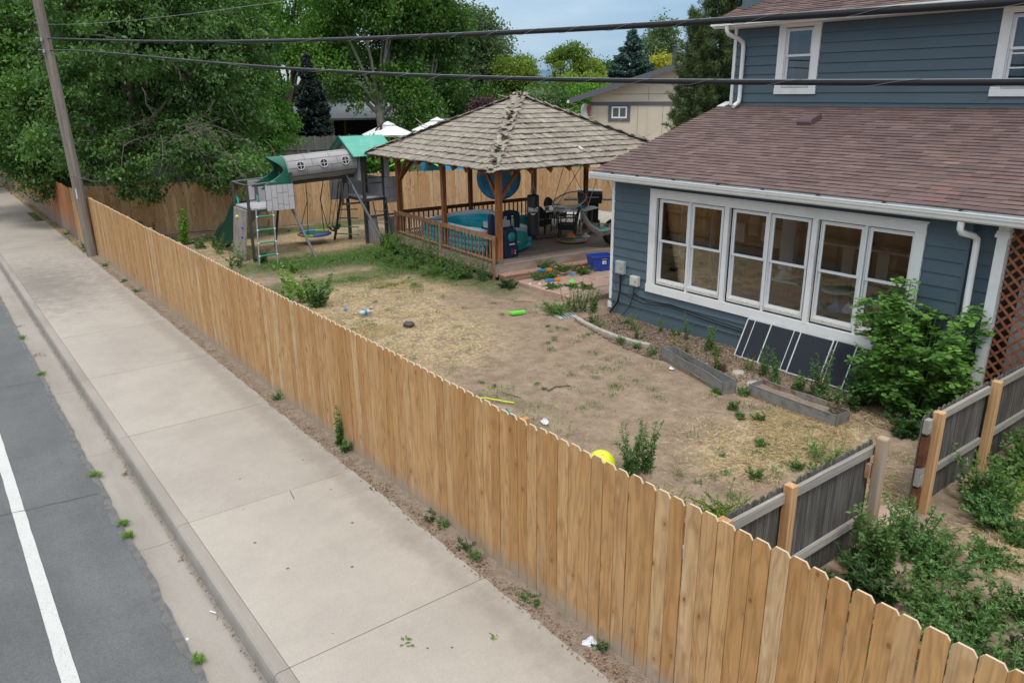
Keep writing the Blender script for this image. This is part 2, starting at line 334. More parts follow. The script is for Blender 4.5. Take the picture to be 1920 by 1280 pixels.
mk['redwood'] = mat('stained_gazebo_timber', (.205, .068, .022), (.33, .135, .050), (6, .35, .68, (5, 5, .35)), rough=.7, var=.14, noise=[(28, .3, (1, 1, .06)), (5, .18, (1, 1, .7))], bump=(45, .4, (1, 1, .05)))
mk['redwood_dark'] = mat('dark_stained_timber', (.085, .028, .012), (.15, .055, .022), (6, .35, .68), rough=.7, var=.15, noise=[(28, .25, (.3, .3, .3))], bump=(45, .3))
mk['redwood_worn'] = mat('worn_railing_timber', (.29, .125, .052), (.38, .25, .165), (5, .38, .68, (3, 3, .8)), rough=.8, var=.2, noise=[(28, .3, (1, 1, .08))], bump=(45, .5, (1, 1, .08)))
mk['deckboard'] = mat('weathered_deck_board', (.225, .165, .128), (.31, .255, .215), (4, .35, .7, (.4, 4, 1)), rough=.85, var=.14, noise=[(30, .25, (.06, 1, 1))], bump=(45, .5, (.06, 1, 1)))
mk['redstep'] = mat('faded_red_step', (.33, .175, .13), (.42, .27, .21), (6, .35, .7, (.5, 3, 1)), rough=.8, noise=[(30, .2, (.08, 1, 1))], bump=(40, .4))
mk['patio'] = mat('pink_flagstone', (.44, .295, .235), (.36, .25, .205), (2.5, .35, .7), rough=.9, var=.08, noise=[(40, .1, (1, 1, 1)), (7, .1, (1, 1, 1))], bump=(60, .4))
mk['galv'] = mat('galvanized_trough', (.27, .28, .285), (.19, .18, .165), (7, .42, .72), rough=.55, metal=.35, noise=[(20, .16, (1, 1, 1)), (3, .12, (1, 1, 1))], bump=(18, .25), low=(.06, (.26, .20, .14), .7))
mk['rust'] = mat('rusty_trough_lining', (.20, .095, .060), (.25, .22, .20), (7, .38, .6), rough=.9, noise=[(25, .3, (1, 1, 1))])
mk['soil'] = mat('dry_soil', (.235, .18, .135), (.32, .255, .195), (9, .3, .7), rough=1, noise=[(60, .3, (1, 1, 1))], bump=(50, 1, (1, 1, 1), .03))
mk['pole'] = mat('utility_pole_wood', (.235, .195, .165), (.15, .125, .11), (7, .35, .7, (3, 3, .12)), rough=.9, noise=[(26, .35, (1, 1, .03)), (4, .15, (1, 1, .6))], bump=(30, .8, (1, 1, .04), .02))
mk['cable'] = mat('black_cable', (.012, .013, .015), rough=.6, spec=.25)
mk['wire'] = mat('steel_lashing_wire', (.26, .27, .28), rough=.6, metal=.3)
mk['steel'] = mat('galvanised_steel', (.42, .43, .44), rough=.45, metal=.8)
mk['glass'] = glass_mat('window_glass', (.92, .93, .93), 1.55)
mk['dkgrey'] = mat('dark_grey_metal', (.055, .052, .050), rough=.5, noise=[(30, .1, (1, 1, 1))], spec=.5)
mk['midgrey'] = mat('grey_powder_coated_tube', (.14, .145, .15), rough=.45, spec=.5)
mk['pgrey'] = mat('grey_moulded_plastic', (.47, .45, .475), (.40, .38, .40), (2, .4, .8), rough=.6, noise=[(6, .06, (1, 1, 1))])
mk['ptube'] = mat('grey_tube_plastic', (.34, .32, .325), (.28, .265, .27), (2, .4, .8), rough=.5, noise=[(6, .08, (1, 1, 1))])
mk['pboard'] = mat('tan_grey_board', (.30, .27, .25), (.22, .20, .19), (3, .4, .7), rough=.7)
mk['pgrey_d'] = mat('dark_grey_plastic', (.34, .32, .335), rough=.6, noise=[(6, .06, (1, 1, 1))])
mk['pgroove'] = mat('plastic_groove', (.12, .115, .11), rough=.8)
mk['slidedark'] = mat('slide_green_plastic', (.006, .050, .033), rough=.4, spec=.5)
mk['slidegreen'] = mat('dark_green_plastic', (.010, .115, .070), (.008, .085, .052), (2, .4, .8), rough=.42, spec=.5)
mk['rungs'] = mat('bright_green_plastic', (.02, .26, .15), rough=.45)
mk['tealroof'] = mat('faded_teal_roof', (.10, .37, .29), (.17, .45, .37), (3, .4, .8), rough=.55, noise=[(5, .08, (1, 1, 1))])
mk['black'] = mat('black_plastic', (.018, .018, .02), rough=.45, spec=.5)
mk['wicker'] = mat('black_wicker', (.022, .020, .019), rough=.7, noise=[(90, .5, (1, 1, 1))], bump=(120, .9))
mk['vinyl'] = mat('black_vinyl', (.016, .017, .019), rough=.38, spec=.5, noise=[(6, .2, (1, 1, 1))], bump=(14, .25))
mk['white'] = mat('white_plastic', (.72, .73, .74), rough=.5)
mk['print'] = mat('white_print', (.78, .78, .78), rough=.6)
mk['pool'] = mat('turquoise_pool_vinyl', (.008, .50, .62), (.006, .43, .55), (2, .4, .7), rough=.35, spec=.5)
mk['poolin'] = mat('pale_pool_lining', (.02, .44, .54), (.015, .32, .44), (3, .4, .7), rough=.35)
mk['poolrim'] = mat('white_pool_rim', (.62, .68, .72), rough=.4)
mk['navy'] = mat('navy_plastic', (.010, .030, .075), rough=.4, spec=.5)
mk['red'] = mat('red_plastic', (.46, .018, .035), rough=.45)
mk['teal'] = mat('teal_plastic', (.02, .27, .25), rough=.45)
mk['lime'] = mat('lime_plastic', (.20, .55, .06), rough=.45)
mk['brightgreen'] = mat('neon_green_plastic', (.16, .68, .06), rough=.4)
mk['blue'] = mat('blue_bin_plastic', (.020, .075, .43), rough=.42, spec=.5, noise=[(5, .08, (1, 1, 1))])
mk['skyblue'] = mat('sky_blue_plastic', (.02, .26, .50), rough=.45)
mk['orange'] = mat('orange_plastic', (.72, .22, .04), rough=.45)
mk['pink'] = mat('pink_plastic', (.62, .12, .16), rough=.5)
mk['yellow'] = mat('yellow_ball_vinyl', (.72, .72, .02), (.62, .74, .04), (3, .4, .7), rough=.3, spec=.5, coat=.3)
mk['wtable'] = mat('pale_table_top', (.72, .74, .76), (.60, .58, .62), (6, .5, .7), rough=.3)
mk['fabric'] = mat('grey_fabric', (.36, .35, .335), (.28, .27, .26), (4, .4, .7), rough=.95, bump=(60, .3))
mk['rope'] = mat('pale_rope', (.52, .46, .37), rough=.9)
mk['darkrope'] = mat('dark_rope', (.06, .045, .04), rough=.9)
mk['hose'] = mat('reddish_hose', (.30, .085, .055), rough=.6)
mk['canopy'] = mat('white_canopy_fabric', (.68, .70, .72), rough=.8, bump=(3, .2))
mk['creamwall'] = mat('cream_panel_wall', (.60, .53, .42), (.54, .48, .385), (1, .3, .8), rough=.85, noise=[(3, .05, (1, 1, 1))])
mk['fasc'] = mat('grey_fascia_paint', (.105, .11, .13), rough=.7)
mk['roofgrey'] = mat('grey_far_roof', (.42, .44, .47), (.36, .375, .40), (3, .4, .7), rough=.9, noise=[(40, .1, (1, 1, 1))])
mk['palewall'] = mat('pale_far_wall', (.62, .63, .65), rough=.9, noise=[(2, .06, (1, 1, 1))])
mk['brick'] = mat('red_brick_column', (.25, .075, .055), rough=.9, noise=[(20, .2, (1, 1, 1))])
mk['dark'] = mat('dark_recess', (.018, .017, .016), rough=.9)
mk['wallin'] = mat('brown_interior_wall', (.095, .088, .082), (.058, .052, .048), (2, .4, .7), rough=.8, noise=[(12, .1, (1, 1, .1))])
mk['floorin'] = mat('brown_interior_floor', (.12, .085, .065), (.20, .16, .13), (3, .45, .6), rough=.6)
mk['lattice'] = mat('rust_brown_lattice', (.27, .095, .042), (.34, .14, .07), (8, .4, .7), rough=.8, var=.15, noise=[(30, .2, (1, 1, 1))])
mk['vent'] = mat('brown_roof_vent', (.115, .075, .080), rough=.6)
mk['box'] = mat('grey_utility_box', (.38, .41, .42), (.33, .35, .35), (6, .4, .8), rough=.5)
mk['cream'] = mat('cream_utility_box', (.55, .55, .48), rough=.5)
mk['screen'] = mat('dark_insect_screen', (.018, .022, .032), rough=.7, spec=.3, noise=[(3, .15, (1, 1, 1))])
mk['alu'] = mat('white_screen_frame', (.62, .63, .63), rough=.45)
mk['edging'] = mat('pale_concrete_edging', (.42, .38, .33), (.33, .30, .26), (6, .4, .7), rough=.95, noise=[(60, .15, (1, 1, 1))], bump=(60, .6))
mk['litter'] = mat('white_paper', (.66, .68, .72), rough=.8)
mk['bottle'] = mat('clear_bottle_plastic', (.42, .50, .56), rough=.2, spec=.6)
mk['stem'] = mat('green_stem', (.10, .16, .045), rough=.8)
mk['twig'] = mat('dead_grey_twig', (.135, .112, .10), rough=.9, noise=[(20, .2, (1, 1, 1))])
mk['bark'] = mat('tree_bark', (.095, .075, .058), (.15, .125, .10), (9, .35, .7, (1, 1, .3)), rough=.95, noise=[(25, .3, (1, 1, .25))], bump=(20, 1, (1, 1, .25), .05))
mk['barkpale'] = mat('pale_tree_bark', (.20, .18, .155), (.28, .25, .22), (9, .35, .7, (1, 1, .3)), rough=.95, bump=(20, 1, (1, 1, .25), .05))
def leafm(name, a, b, v=.35, tr=.28, rough=.55):
    return mat(name, a, b, mix='attr', attr='tone', attrv=v, rough=rough, trans=tr, spec=.35, noise=[(.55, .14, (1, 1, 1))], rand=False)
mk['lf_elm'] = leafm('elm_leaf', (.038, .096, .024), (.135, .245, .068))
mk['lf_mid'] = leafm('mid_green_leaf', (.040, .100, .022), (.115, .220, .050))
mk['lf_bright'] = leafm('bright_green_leaf', (.048, .140, .020), (.135, .290, .042))
mk['lf_maple'] = leafm('maple_leaf', (.050, .135, .022), (.150, .280, .052))
mk['lf_yel'] = leafm('yellow_green_leaf', (.075, .155, .022), (.23, .29, .045))
mk['lf_gold'] = leafm('golden_leaf', (.26, .27, .03), (.40, .38, .06))
mk['lf_dark'] = leafm('dark_green_leaf', (.026, .062, .020), (.065, .125, .040))
mk['lf_silver'] = leafm('silvery_green_leaf', (.060, .115, .045), (.14, .20, .10))
mk['lf_purple'] = leafm('purple_leaf', (.055, .025, .040), (.115, .06, .085))
mk['nd_dark'] = leafm('dark_spruce_needle', (.012, .024, .022), (.028, .048, .042), tr=.08)
mk['nd_blue'] = leafm('blue_spruce_needle', (.035, .080, .068), (.085, .155, .135), tr=.08)
mk['nd_pine'] = leafm('pine_needle', (.042, .080, .026), (.135, .185, .070), tr=.12)
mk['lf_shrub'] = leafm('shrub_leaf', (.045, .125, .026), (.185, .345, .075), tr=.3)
mk['lf_weed'] = leafm('weed_leaf', (.055, .125, .035), (.15, .25, .075), tr=.25)
mk['lf_thistle'] = leafm('thistle_leaf', (.050, .130, .036), (.13, .24, .075), tr=.2)
mk['lf_lime'] = leafm('lime_young_leaf', (.10, .22, .03), (.20, .36, .05), tr=.3)
mk['grass'] = leafm('green_grass_blade', (.06, .13, .03), (.15, .25, .06), tr=.2)
mk['straw'] = leafm('dry_straw_blade', (.33, .235, .115), (.55, .43, .24), v=.25, tr=.1, rough=.85)
mk['deadleaf'] = leafm('dead_leaf', (.16, .085, .05), (.33, .22, .15), v=.3, tr=.05, rough=.9)
mk['chip'] = leafm('mulch_chip', (.10, .062, .060), (.30, .215, .185), v=.40, tr=0.0, rough=.95)

# ================================================================== ground
def ground_material():
    m = bpy.data.materials.new('yard_ground'); m.use_nodes = True; nt = m.node_tree; N = nt.nodes; L = nt.links; p = N['Principled BSDF']
    t = N.new('ShaderNodeTexCoord'); v = t.outputs['Object']; sx = N.new('ShaderNodeSeparateXYZ'); L.new(v, sx.inputs[0])
    def M(op, a, b=None, c=None, clamp=False):
        n = N.new('ShaderNodeMath'); n.operation = op; n.use_clamp = clamp
        for i, x in enumerate((a, b, c)):
            if x is None: continue
            if isinstance(x, (int, float)): n.inputs[i].default_value = x
            else: L.new(x, n.inputs[i])
        return n.outputs[0]
    def ns(s, d=5, r=.6):
        n = N.new('ShaderNodeTexNoise'); n.inputs['Scale'].default_value = s; n.inputs['Detail'].default_value = d; n.inputs['Roughness'].default_value = r; L.new(v, n.inputs['Vector']); return n.outputs[0]
    def blob(x, y, rx, ry, soft=.5):                            # 1 inside an ellipse, noise-frayed edge
        a = M('POWER', M('DIVIDE', M('SUBTRACT', sx.outputs[0], x), rx), 2.0); b = M('POWER', M('DIVIDE', M('SUBTRACT', sx.outputs[1], y), ry), 2.0)
        d = M('ADD', M('ADD', a, b), M('MULTIPLY', M('SUBTRACT', nb, .5), 2.2))
        return M('SUBTRACT', 1.0, M('DIVIDE', M('SUBTRACT', d, 1-soft), soft*2), clamp=True)
    nb = ns(.9); nf = ns(16, 6); nff = ns(75, 3); nm = ns(3.2, 5)
    def mixc(f, a, b):
        n = N.new('ShaderNodeMix'); n.data_type = 'RGBA'; L.new(f, n.inputs['Factor'])
        for k, x in (('A', a), ('B', b)):
            if isinstance(x, tuple): n.inputs[k].default_value = (*x, 1)
            else: L.new(x, n.inputs[k])
        return n.outputs['Result']
    def stp(x, lo, hi):
        n = N.new('ShaderNodeMapRange'); n.interpolation_type = 'SMOOTHSTEP'; L.new(x, n.inputs[0]); n.inputs[1].default_value = lo; n.inputs[2].default_value = hi; return n.outputs[0]
    dirt = mixc(stp(nm, .35, .68), (.245, .180, .128), (.338, .255, .185))
    dirt = mixc(M('MULTIPLY', stp(nf, .52, .72), .45), dirt, (.40, .315, .24))
    straw = mixc(stp(nf, .38, .64), (.30, .22, .13), (.52, .405, .235))
    sm = M('MAXIMUM', M('MAXIMUM', blob(7.0, 14.6, 2.6, 3.6), blob(9.5, 5.6, 1.9, .8)), M('MAXIMUM', M('MAXIMUM', blob(9.3, 17.6, 2.4, 2.2), blob(5.2, 9.5, .8, 4.5)), M('MAXIMUM', blob(10, 24.5, 4, 3), blob(11, 2.4, 3, .5))))
    sm = M('MULTIPLY', sm, stp(M('ADD', nf, M('MULTIPLY', nm, .8)), .74, 1.0))
    c = mixc(sm, dirt, straw)
    gm = M('MAXIMUM', M('MAXIMUM', blob(10.2, 21.4, 3.2, 1.5), blob(11.2, 18.2, .9, 3.2)), M('MAXIMUM', blob(8.6, 18.8, 2.6, .8), blob(10.6, 27.4, 5, .7)))
    gm = M('MULTIPLY', gm, stp(M('ADD', nf, nff), .72, 1.02))
    c = mixc(M('MULTIPLY', gm, .9), c, (.075, .105, .038))
    far = stp(sx.outputs[1], 30.0, 34.0); c = mixc(far, c, mixc(stp(nm, .4, .6), (.07, .10, .035), (.13, .15, .06)))
    k = M('MULTIPLY', M('MULTIPLY_ADD', nff, .5, .75), M('MULTIPLY_ADD', ns(1.7, 5, .7), .60, .70))
    sc_ = N.new('ShaderNodeVectorMath'); sc_.operation = 'SCALE'; L.new(c, sc_.inputs[0]); L.new(k, sc_.inputs['Scale'])
    L.new(sc_.outputs[0], p.inputs['Base Color']); p.inputs['Roughness'].default_value = 1; p.inputs['Specular IOR Level'].default_value = .15
    bn = N.new('ShaderNodeBump'); bn.inputs['Strength'].default_value = .8; bn.inputs['Distance'].default_value = .03
    L.new(M('ADD', M('MULTIPLY', nf, 1.0), M('MULTIPLY', nff, .5)), bn.inputs['Height']); L.new(bn.outputs[0], p.inputs['Normal'])
    return m
from mathutils import noise as mnoise
def gz(x, y):
    """yard surface height"""
    if x < 3.6 or y > 33: return 0
    e = min(1, max(0, (x-4.2)/1.0))*min(1, max(0, (33-y)/3))
    return e*(.045*mnoise.noise(Vector((x*.45, y*.45, 3)))+.018*mnoise.noise(Vector((x*1.9, y*1.9, 7)))) - .012
def build_ground():
    xs = [-4000, -600, -60, -9.3, -9.2, 3.60, 3.61]+list(np.arange(3.8, 14.01, .13))+[15, 17, 20, 30, 60, 150, 600, 6000]
    ys = [-600, -60, -12, -6, -2]+list(np.arange(-1, 31, .16))+[32, 34, 40, 60, 100, 300, 1000, 6000]
    me = bpy.data.meshes.new('ground'); vs = []
    for x in xs:
        for y in ys: vs.append((x, y, -.42 if -9.25 < x < 3.605 else (-.02 if x < 0 else gz(x, y))))
    ny = len(ys); fs = [(i*ny+j, (i+1)*ny+j, (i+1)*ny+j+1, i*ny+j+1) for i in range(len(xs)-1) for j in range(ny-1)]
    me.from_pydata(vs, [], fs); me.polygons.foreach_set('use_smooth', [True]*len(fs)); me.materials.append(ground_material()); me.update()
    o = bpy.data.objects.new('ground', me); sc.collection.objects.link(o); o['kind'] = 'structure'
build_ground()
# road with an uneven right edge (asphalt lapping the gutter), white edge line, gutter, kerb, sidewalk
def road():
    b = MB(); ys = list(np.arange(-8, 60, .12))+[61, 80, 150, 400]
    ex = [1.20+.025*mnoise.noise(Vector((0, y*.8, 1)))+.022*mnoise.noise(Vector((0, y*3, 5)))+.022*mnoise.noise(Vector((3, y*11, 5))) for y in ys]
    vs = []
    for y, e in zip(ys, ex): vs += [(-7.6, y, -.138), (e-.17, y, -.134), (e, y, -.132), (e, y, -.20)]
    n = len(ys); fs = [(4*i+k, 4*i+k+1, 4*(i+1)+k+1, 4*(i+1)+k) for i in range(n-1) for k in range(3)]
    b.add(vs, fs); o = link('road', b.mesh('road'), None, [mk['asphalt']]); o['kind'] = 'structure'
    # worn ragged edge strip
    b = MB(); vs = []
    for y, e in zip(ys, ex):
        q = .075+.06*mnoise.noise(Vector((9, y*1.2, 2)))+.05*mnoise.noise(Vector((9, y*6, 2))); vs += [(e-q, y, -.1285), (e+.004, y, -.1265), (e+.008, y, -.19)]
    fs = [(3*i+k, 3*i+k+1, 3*(i+1)+k+1, 3*(i+1)+k) for i in range(n-1) for k in range(2)]
    b.add(vs, fs); q = link('worn_edge', b.mesh('worn_edge'), o, [mk['asphalt_old']]); 
    # edge line
    b = MB(); vs = []
    for y in ys: vs += [(.172+.006*mnoise.noise(Vector((1, y*3, 2))), y, -.1285), (.305+.006*mnoise.noise(Vector((5, y*3, 2))), y, -.1285)]
    b.add(vs, [(2*i, 2*i+1, 2*i+3, 2*i+2) for i in range(n-1)]); link('edge_line', b.mesh('edge_line'), o, [mk['paint']])
    b = MB()
    for y0 in (10.42, 15.6, 22.4, 5.3-6):
        pts = [(x, y0+(-.13*(x-.3))+.02*mnoise.noise(Vector((x*5, y0, 1)))) for x in np.arange(-7, 1.12, .1)]
        vs = []
        for x, y in pts: vs += [(x, y-.004, -.124), (x, y+.005+.003*mnoise.noise(Vector((x*9, y0, 1))), -.124)]
        b.add(vs, [(2*i, 2*i+1, 2*i+3, 2*i+2) for i in range(len(pts)-1)])
    link('asphalt_crack', b.mesh('asphalt_crack'), o, [mk['crack']])
    b = MB()
    b.bx((-8.1, -8, -.35), (-7.6, 400, -.145)); q = link('far_gutter', b.mesh('far_gutter'), o, [mk['kerb']])
    b = MB(); b.bx((-9.3, -8, -.40), (-8.1, 400, 0)); q = link('far_sidewalk', b.mesh('far_sidewalk'), o, [mk['concrete']])
road()
gut = thing('gutter', None, None, (1.4, 8, -.15), kind='structure'); del_k = None
JY = [5.57+3.035*k for k in range(-5, 18)]
for k, y0 in enumerate(JY):
    y1 = y0+3.035
    me = MB(); me.prism([(1.10, -.34), (1.10, -.146), (1.45, -.168), (1.615, -.158), (1.615, -.34)], y0+.004, y1-.004, lambda a, b, h: (a, h, b)); me.build('gutter_segment', mk['kerb'], gut)
    me = MB(); pr = [(1.615, -.34), (1.615, -.16), (1.635, -.06), (1.648, -.022), (1.672, -.003), (1.70, 0), (1.78, 0), (1.78, -.34)]
    me.prism(pr, y0+.005, y1-.005, lambda a, b, h: (a, h, b)); me.build('kerb_segment', mk['kerb'], gut)
link('joint_bed', MB().bx((1.12, -9, -.36), (1.77, 58, -.175)).mesh('joint_bed'), gut, [mk['crack']])
walk = thing('sidewalk', None, None, (2.8, 8, 0), kind='structure')
def slab_edge(y):                                              # chipped, dirt-covered fence-side edge
    return 3.91+.035*mnoise.noise(Vector((2, y*1.1, 0)))+.018*mnoise.noise(Vector((2, y*5, 0)))
for k, y0 in enumerate(JY):
    y1 = y0+3.035; b = MB(); ys = np.linspace(y0+.005, y1-.005, 22); poly = [(1.785, ys[0]+.006), (1.80, ys[0])]+[(slab_edge(y), y) for y in ys]+[(1.80, ys[-1]), (1.785, ys[-1]-.006)]
    poly = poly[::-1]
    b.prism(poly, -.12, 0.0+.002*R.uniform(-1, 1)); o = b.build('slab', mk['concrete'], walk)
link('slab_bed', MB().bx((1.78, -9, -.3), (3.86, 58, -.03)).mesh('slab_bed'), walk, [mk['crack']])
b = MB(); pts = []
vs = []
ysd = list(np.arange(-3, 58, .1))
for y in ysd:
    j = .02*mnoise.noise(Vector((4, y*3, 0)))
    vs += [(3.80, y, -.06), (slab_edge(y)-.035+j, y, -.004), (slab_edge(y)+.02+j, y, .012+j*.3), (4.05, y, .02+j), (4.35, y, .012)]
b.add(vs, [(5*i+k, 5*i+k+1, 5*i+6+k, 5*i+5+k) for i in range(len(ysd)-1) for k in range(4)], True)
o = link('dirt_strip', b.mesh('dirt_strip'), None, [mk['soil']]); o['kind'] = 'structure'
# noise-edged dark blobs mixed into a pavement colour
def blob_stain_shade(m, cx, cy, rx, ry, col, amt):
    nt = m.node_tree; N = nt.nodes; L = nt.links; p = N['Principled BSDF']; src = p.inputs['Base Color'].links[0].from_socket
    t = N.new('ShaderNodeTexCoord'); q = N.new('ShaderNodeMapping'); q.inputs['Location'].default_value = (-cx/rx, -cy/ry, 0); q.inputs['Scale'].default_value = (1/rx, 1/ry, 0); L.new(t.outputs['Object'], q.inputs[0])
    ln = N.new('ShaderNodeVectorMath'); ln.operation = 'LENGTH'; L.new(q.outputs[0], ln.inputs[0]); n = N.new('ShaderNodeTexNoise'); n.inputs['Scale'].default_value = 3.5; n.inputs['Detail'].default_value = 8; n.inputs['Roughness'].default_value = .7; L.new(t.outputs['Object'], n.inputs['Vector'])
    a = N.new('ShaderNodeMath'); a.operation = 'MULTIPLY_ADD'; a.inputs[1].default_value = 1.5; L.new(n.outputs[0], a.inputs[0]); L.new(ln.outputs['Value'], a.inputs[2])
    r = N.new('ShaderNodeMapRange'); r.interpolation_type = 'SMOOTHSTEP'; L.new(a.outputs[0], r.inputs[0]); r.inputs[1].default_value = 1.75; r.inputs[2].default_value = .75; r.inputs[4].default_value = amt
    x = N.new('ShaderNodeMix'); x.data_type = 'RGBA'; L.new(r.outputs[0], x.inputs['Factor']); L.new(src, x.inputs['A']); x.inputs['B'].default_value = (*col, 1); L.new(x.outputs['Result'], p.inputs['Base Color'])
blob_stain_shade(mk['concrete'], 2.2, 23.5, 2.2, 5.2, (.13, .118, .105), .62)  # tree shade on the sidewalk before the pole, painted into the slab colour
blob_stain_shade(mk['concrete'], 3.7, 14.0, .30, 22, (.24, .21, .18), .5)
blob_stain_shade(mk['kerb'], 1.60, 12.0, .06, 60, (.15, .135, .12), .55)
# distant hills, the blue haze of the air painted into their colour
def hills():
    b = MB(); n = 160; rows = 5; vs = []
    for i in range(n):
        a = math.radians(-20+110*i/(n-1))
        for k in range(rows):
            D = 5200+900*k; h = [0, .45, .8, 1, .5][k]*(210+120*mnoise.noise(Vector((a*3, k*.1, 2)))+60*mnoise.noise(Vector((a*11, k*.3, 2))))
            vs.append((D*math.sin(a), D*math.cos(a), h-25))
    b.add(vs, [(i*rows+k, (i+1)*rows+k, (i+1)*rows+k+1, i*rows+k+1) for i in range(n-1) for k in range(rows-1)], True)
    o = link('hills', b.mesh('hills'), None, [mat('haze_tinted_hill', (.085, .16, .24), (.06, .12, .19), (.002, .4, .6), rough=1, rand=False)]); o['kind'] = 'structure'
hills()
# ================================================================== fences
def picket_mesh(name, wd, ht, th, ear, mats, rounded=False, seed=0):
    rr = random.Random(seed); b = MB()
    e1, e2 = ear*rr.uniform(.8, 1.2), ear*rr.uniform(.8, 1.2)
    if rounded: poly = [(-wd/2, 0), (wd/2, 0), (wd/2, ht-.05), (wd*.36, ht-.018), (wd*.14, ht), (-wd*.14, ht), (-wd*.36, ht-.018), (-wd/2, ht-.05)]
    else: poly = [(-wd/2, 0), (wd/2, 0), (wd/2, ht-e1), (wd/2-e1*.75, ht), (-wd/2+e2*.75, ht), (-wd/2, ht-e2)]
    n = len(poly); vs = [(-th/2, a, z) for a, z in poly]+[(th/2, a, z) for a, z in poly]
    b.add(vs, [tuple(range(n))[::-1], tuple(range(n, 2*n))])
    for i in range(n):
        b.cur = 1 if (len(mats) > 1 and 2 <= i <= n-2) else 0
        b.add([vs[i], vs[(i+1) % n], vs[n+(i+1) % n], vs[n+i]], [(0, 1, 2, 3)])
    me = b.mesh(name)
    for x in mats: me.materials.append(x)
    return me
def fence_run(t, p0, p1, pitch, mats, ht, wd, ear=.030, th=.016, rounded=False, rail_side=1, rails=(.3, .95, 1.6), railmat=None, posts=2.4, postmat=None, hv=.008, topfn=None, gapj=.002, rail_sz=(.038, .085), base=0.0, proud=.0025):
    """pickets from p0 to p1; rails and posts on rail_side (left normal = +1)"""
    p0, p1 = Vector((*p0, 0)), Vector((*p1, 0)); d = p1-p0; L = d.length; d.normalize(); nrm = Vector((-d.y, d.x, 0))*rail_side
    ang = math.atan2(d.y, d.x)-PI/2; n = int(L/pitch)
    meshes = [picket_mesh('picket', wd*(1+.006*(k-2)), ht, th, ear, mats, rounded, k) for k in range(5)]
    for i in range(n):
        p = p0+d*((i+.5)*pitch+R.uniform(-1, 1)*gapj)+nrm*R.uniform(-proud, proud)
        z = base+R.uniform(-1, 1)*hv+(topfn(i*pitch) if topfn else 0)
        link('picket', R.choice(meshes), t, loc=(p.x, p.y, z), rot=Matrix.Rotation(ang+R.uniform(-.012, .012), 4, 'Z').to_quaternion() @ Matrix.Rotation(R.gauss(0, .0032), 4, 'X').to_quaternion())
    for z in rails:
        q = nrm*(th/2+rail_sz[0]/2+.004); nseg = max(1, round(L/posts)) if posts else 1
        for k in range(nseg):
            a, e = p0+d*(L*k/nseg+.004)+q, p0+d*(L*(k+1)/nseg-.004)+q
            part('rail', [railmat or mats[0]], t, lambda b: b.beam((a.x, a.y, z+base), (e.x, e.y, z+base), rail_sz[0], rail_sz[1]))
    if posts:
        nseg = max(1, round(L/posts))
        for k in range(nseg+1):
            q = p0+d*(L*k/nseg)+nrm*(th/2+rail_sz[0]+.055)
            part('post', [postmat or mats[0]], t, lambda b: b.bx((q.x-.045, q.y-.045, base-.1), (q.x+.045, q.y+.045, base+ht-.06)))
XF = 4.16
t = thing('picket_fence', 'long new cedar dog-ear picket fence along the sidewalk in front of the utility pole', 'fence', (XF, 14, 0))
topw = lambda s: .006*math.sin(s*.9)+.010*mnoise.noise(Vector((s*.5, 1, 1)))
fence_run(t, (XF, .6), (XF, 26.85), .1478, [mk['picket'], mk['endgrain_lit']], 1.83, .1402, rail_side=-1, topfn=topw, proud=.003, ear=.034)
t = thing('picket_fence', 'short light cedar fence section just beyond the utility pole', 'fence', (XF, 28.5, 0))
fence_run(t, (XF, 27.0), (XF, 30.0), .1478, [mk['picket'], mk['endgrain_lit']], 1.83, .144, rail_side=-1)
t = thing('picket_fence', 'old red-brown stained picket fence under the big tree at the far end of the sidewalk', 'fence', (XF, 40, 0))
fence_run(t, (XF, 30.03), (XF, 60), .146, [mk['picket_red']], 1.80, .140, rail_side=-1, hv=.02)
t = thing('picket_fence', 'tan cedar picket fence closing the back of the yard behind the swing set and gazebo', 'fence', (14, 27.6, 0))
pl = [(4.3, 30.25), (10.4, 28.55), (15.5, 27.25), (18.5, 26.05), (21.6, 24.1), (26, 21.3)]
for a, c in zip(pl[:-1], pl[1:]):
    fence_run(t, a, c, .152, [mk['picket_back']], 1.80, .146, rail_side=1, hv=.012, rails=(.3, .95, 1.6))
t = thing('picket_fence', 'weathered dark grey picket fence beyond the tan back fence', 'fence', (19, 48, 0))
for a, c, hh in [((10.5, 45.5), (17.4, 48.9), 1.75), ((17.5, 49.05), (24.4, 45.9), 2.2), ((24.5, 45.9), (31, 42.4), 2.2)]:
    fence_run(t, a, c, .155, [mk['fargrey']], hh, .15, rail_side=-1, hv=.05, rails=(.4, 1.4), base=0.0, posts=3)
# the low weathered cross fence with new posts
t = thing('low_fence', 'low weathered grey fence with scalloped pickets between the cedar fence and the gap', 'fence', (6, 3.4, 0))
fence_run(t, (4.22, 3.52), (7.64, 3.52), .118, [mk['greywood']], 1.27, .112, rounded=True, rail_side=1, rails=(), posts=0, hv=.012)
for z, zz in ((1.165, .10), (.36, .085)):
    part('rail', [mk['greyrail']], t, lambda b: b.bx((4.24, 3.463, z-zz/2), (5.86, 3.505, z+zz/2)))
    part('rail', [mk['greyrail']], t, lambda b: b.bx((5.965, 3.463, z-zz/2), (7.56, 3.505, z+zz/2)))
part('post', [mk['newpost']], t, lambda b: b.bx((5.865, 3.40, -.1), (5.96, 3.50, 1.30)), bevel=.006)
part('post', [mk['greypost']], t, lambda b: b.bx((7.43, 3.34, -.1), (7.54, 3.45, 1.34)), bevel=.02)
part('hinge_block', [mk['redwood_worn']], t, lambda b: b.bx((7.40, 3.452, .86), (7.47, 3.50, 1.02)))
t = thing('low_fence', 'low weathered grey fence with scalloped pickets between the gap and the lattice porch', 'fence', (10, 3.4, 0))
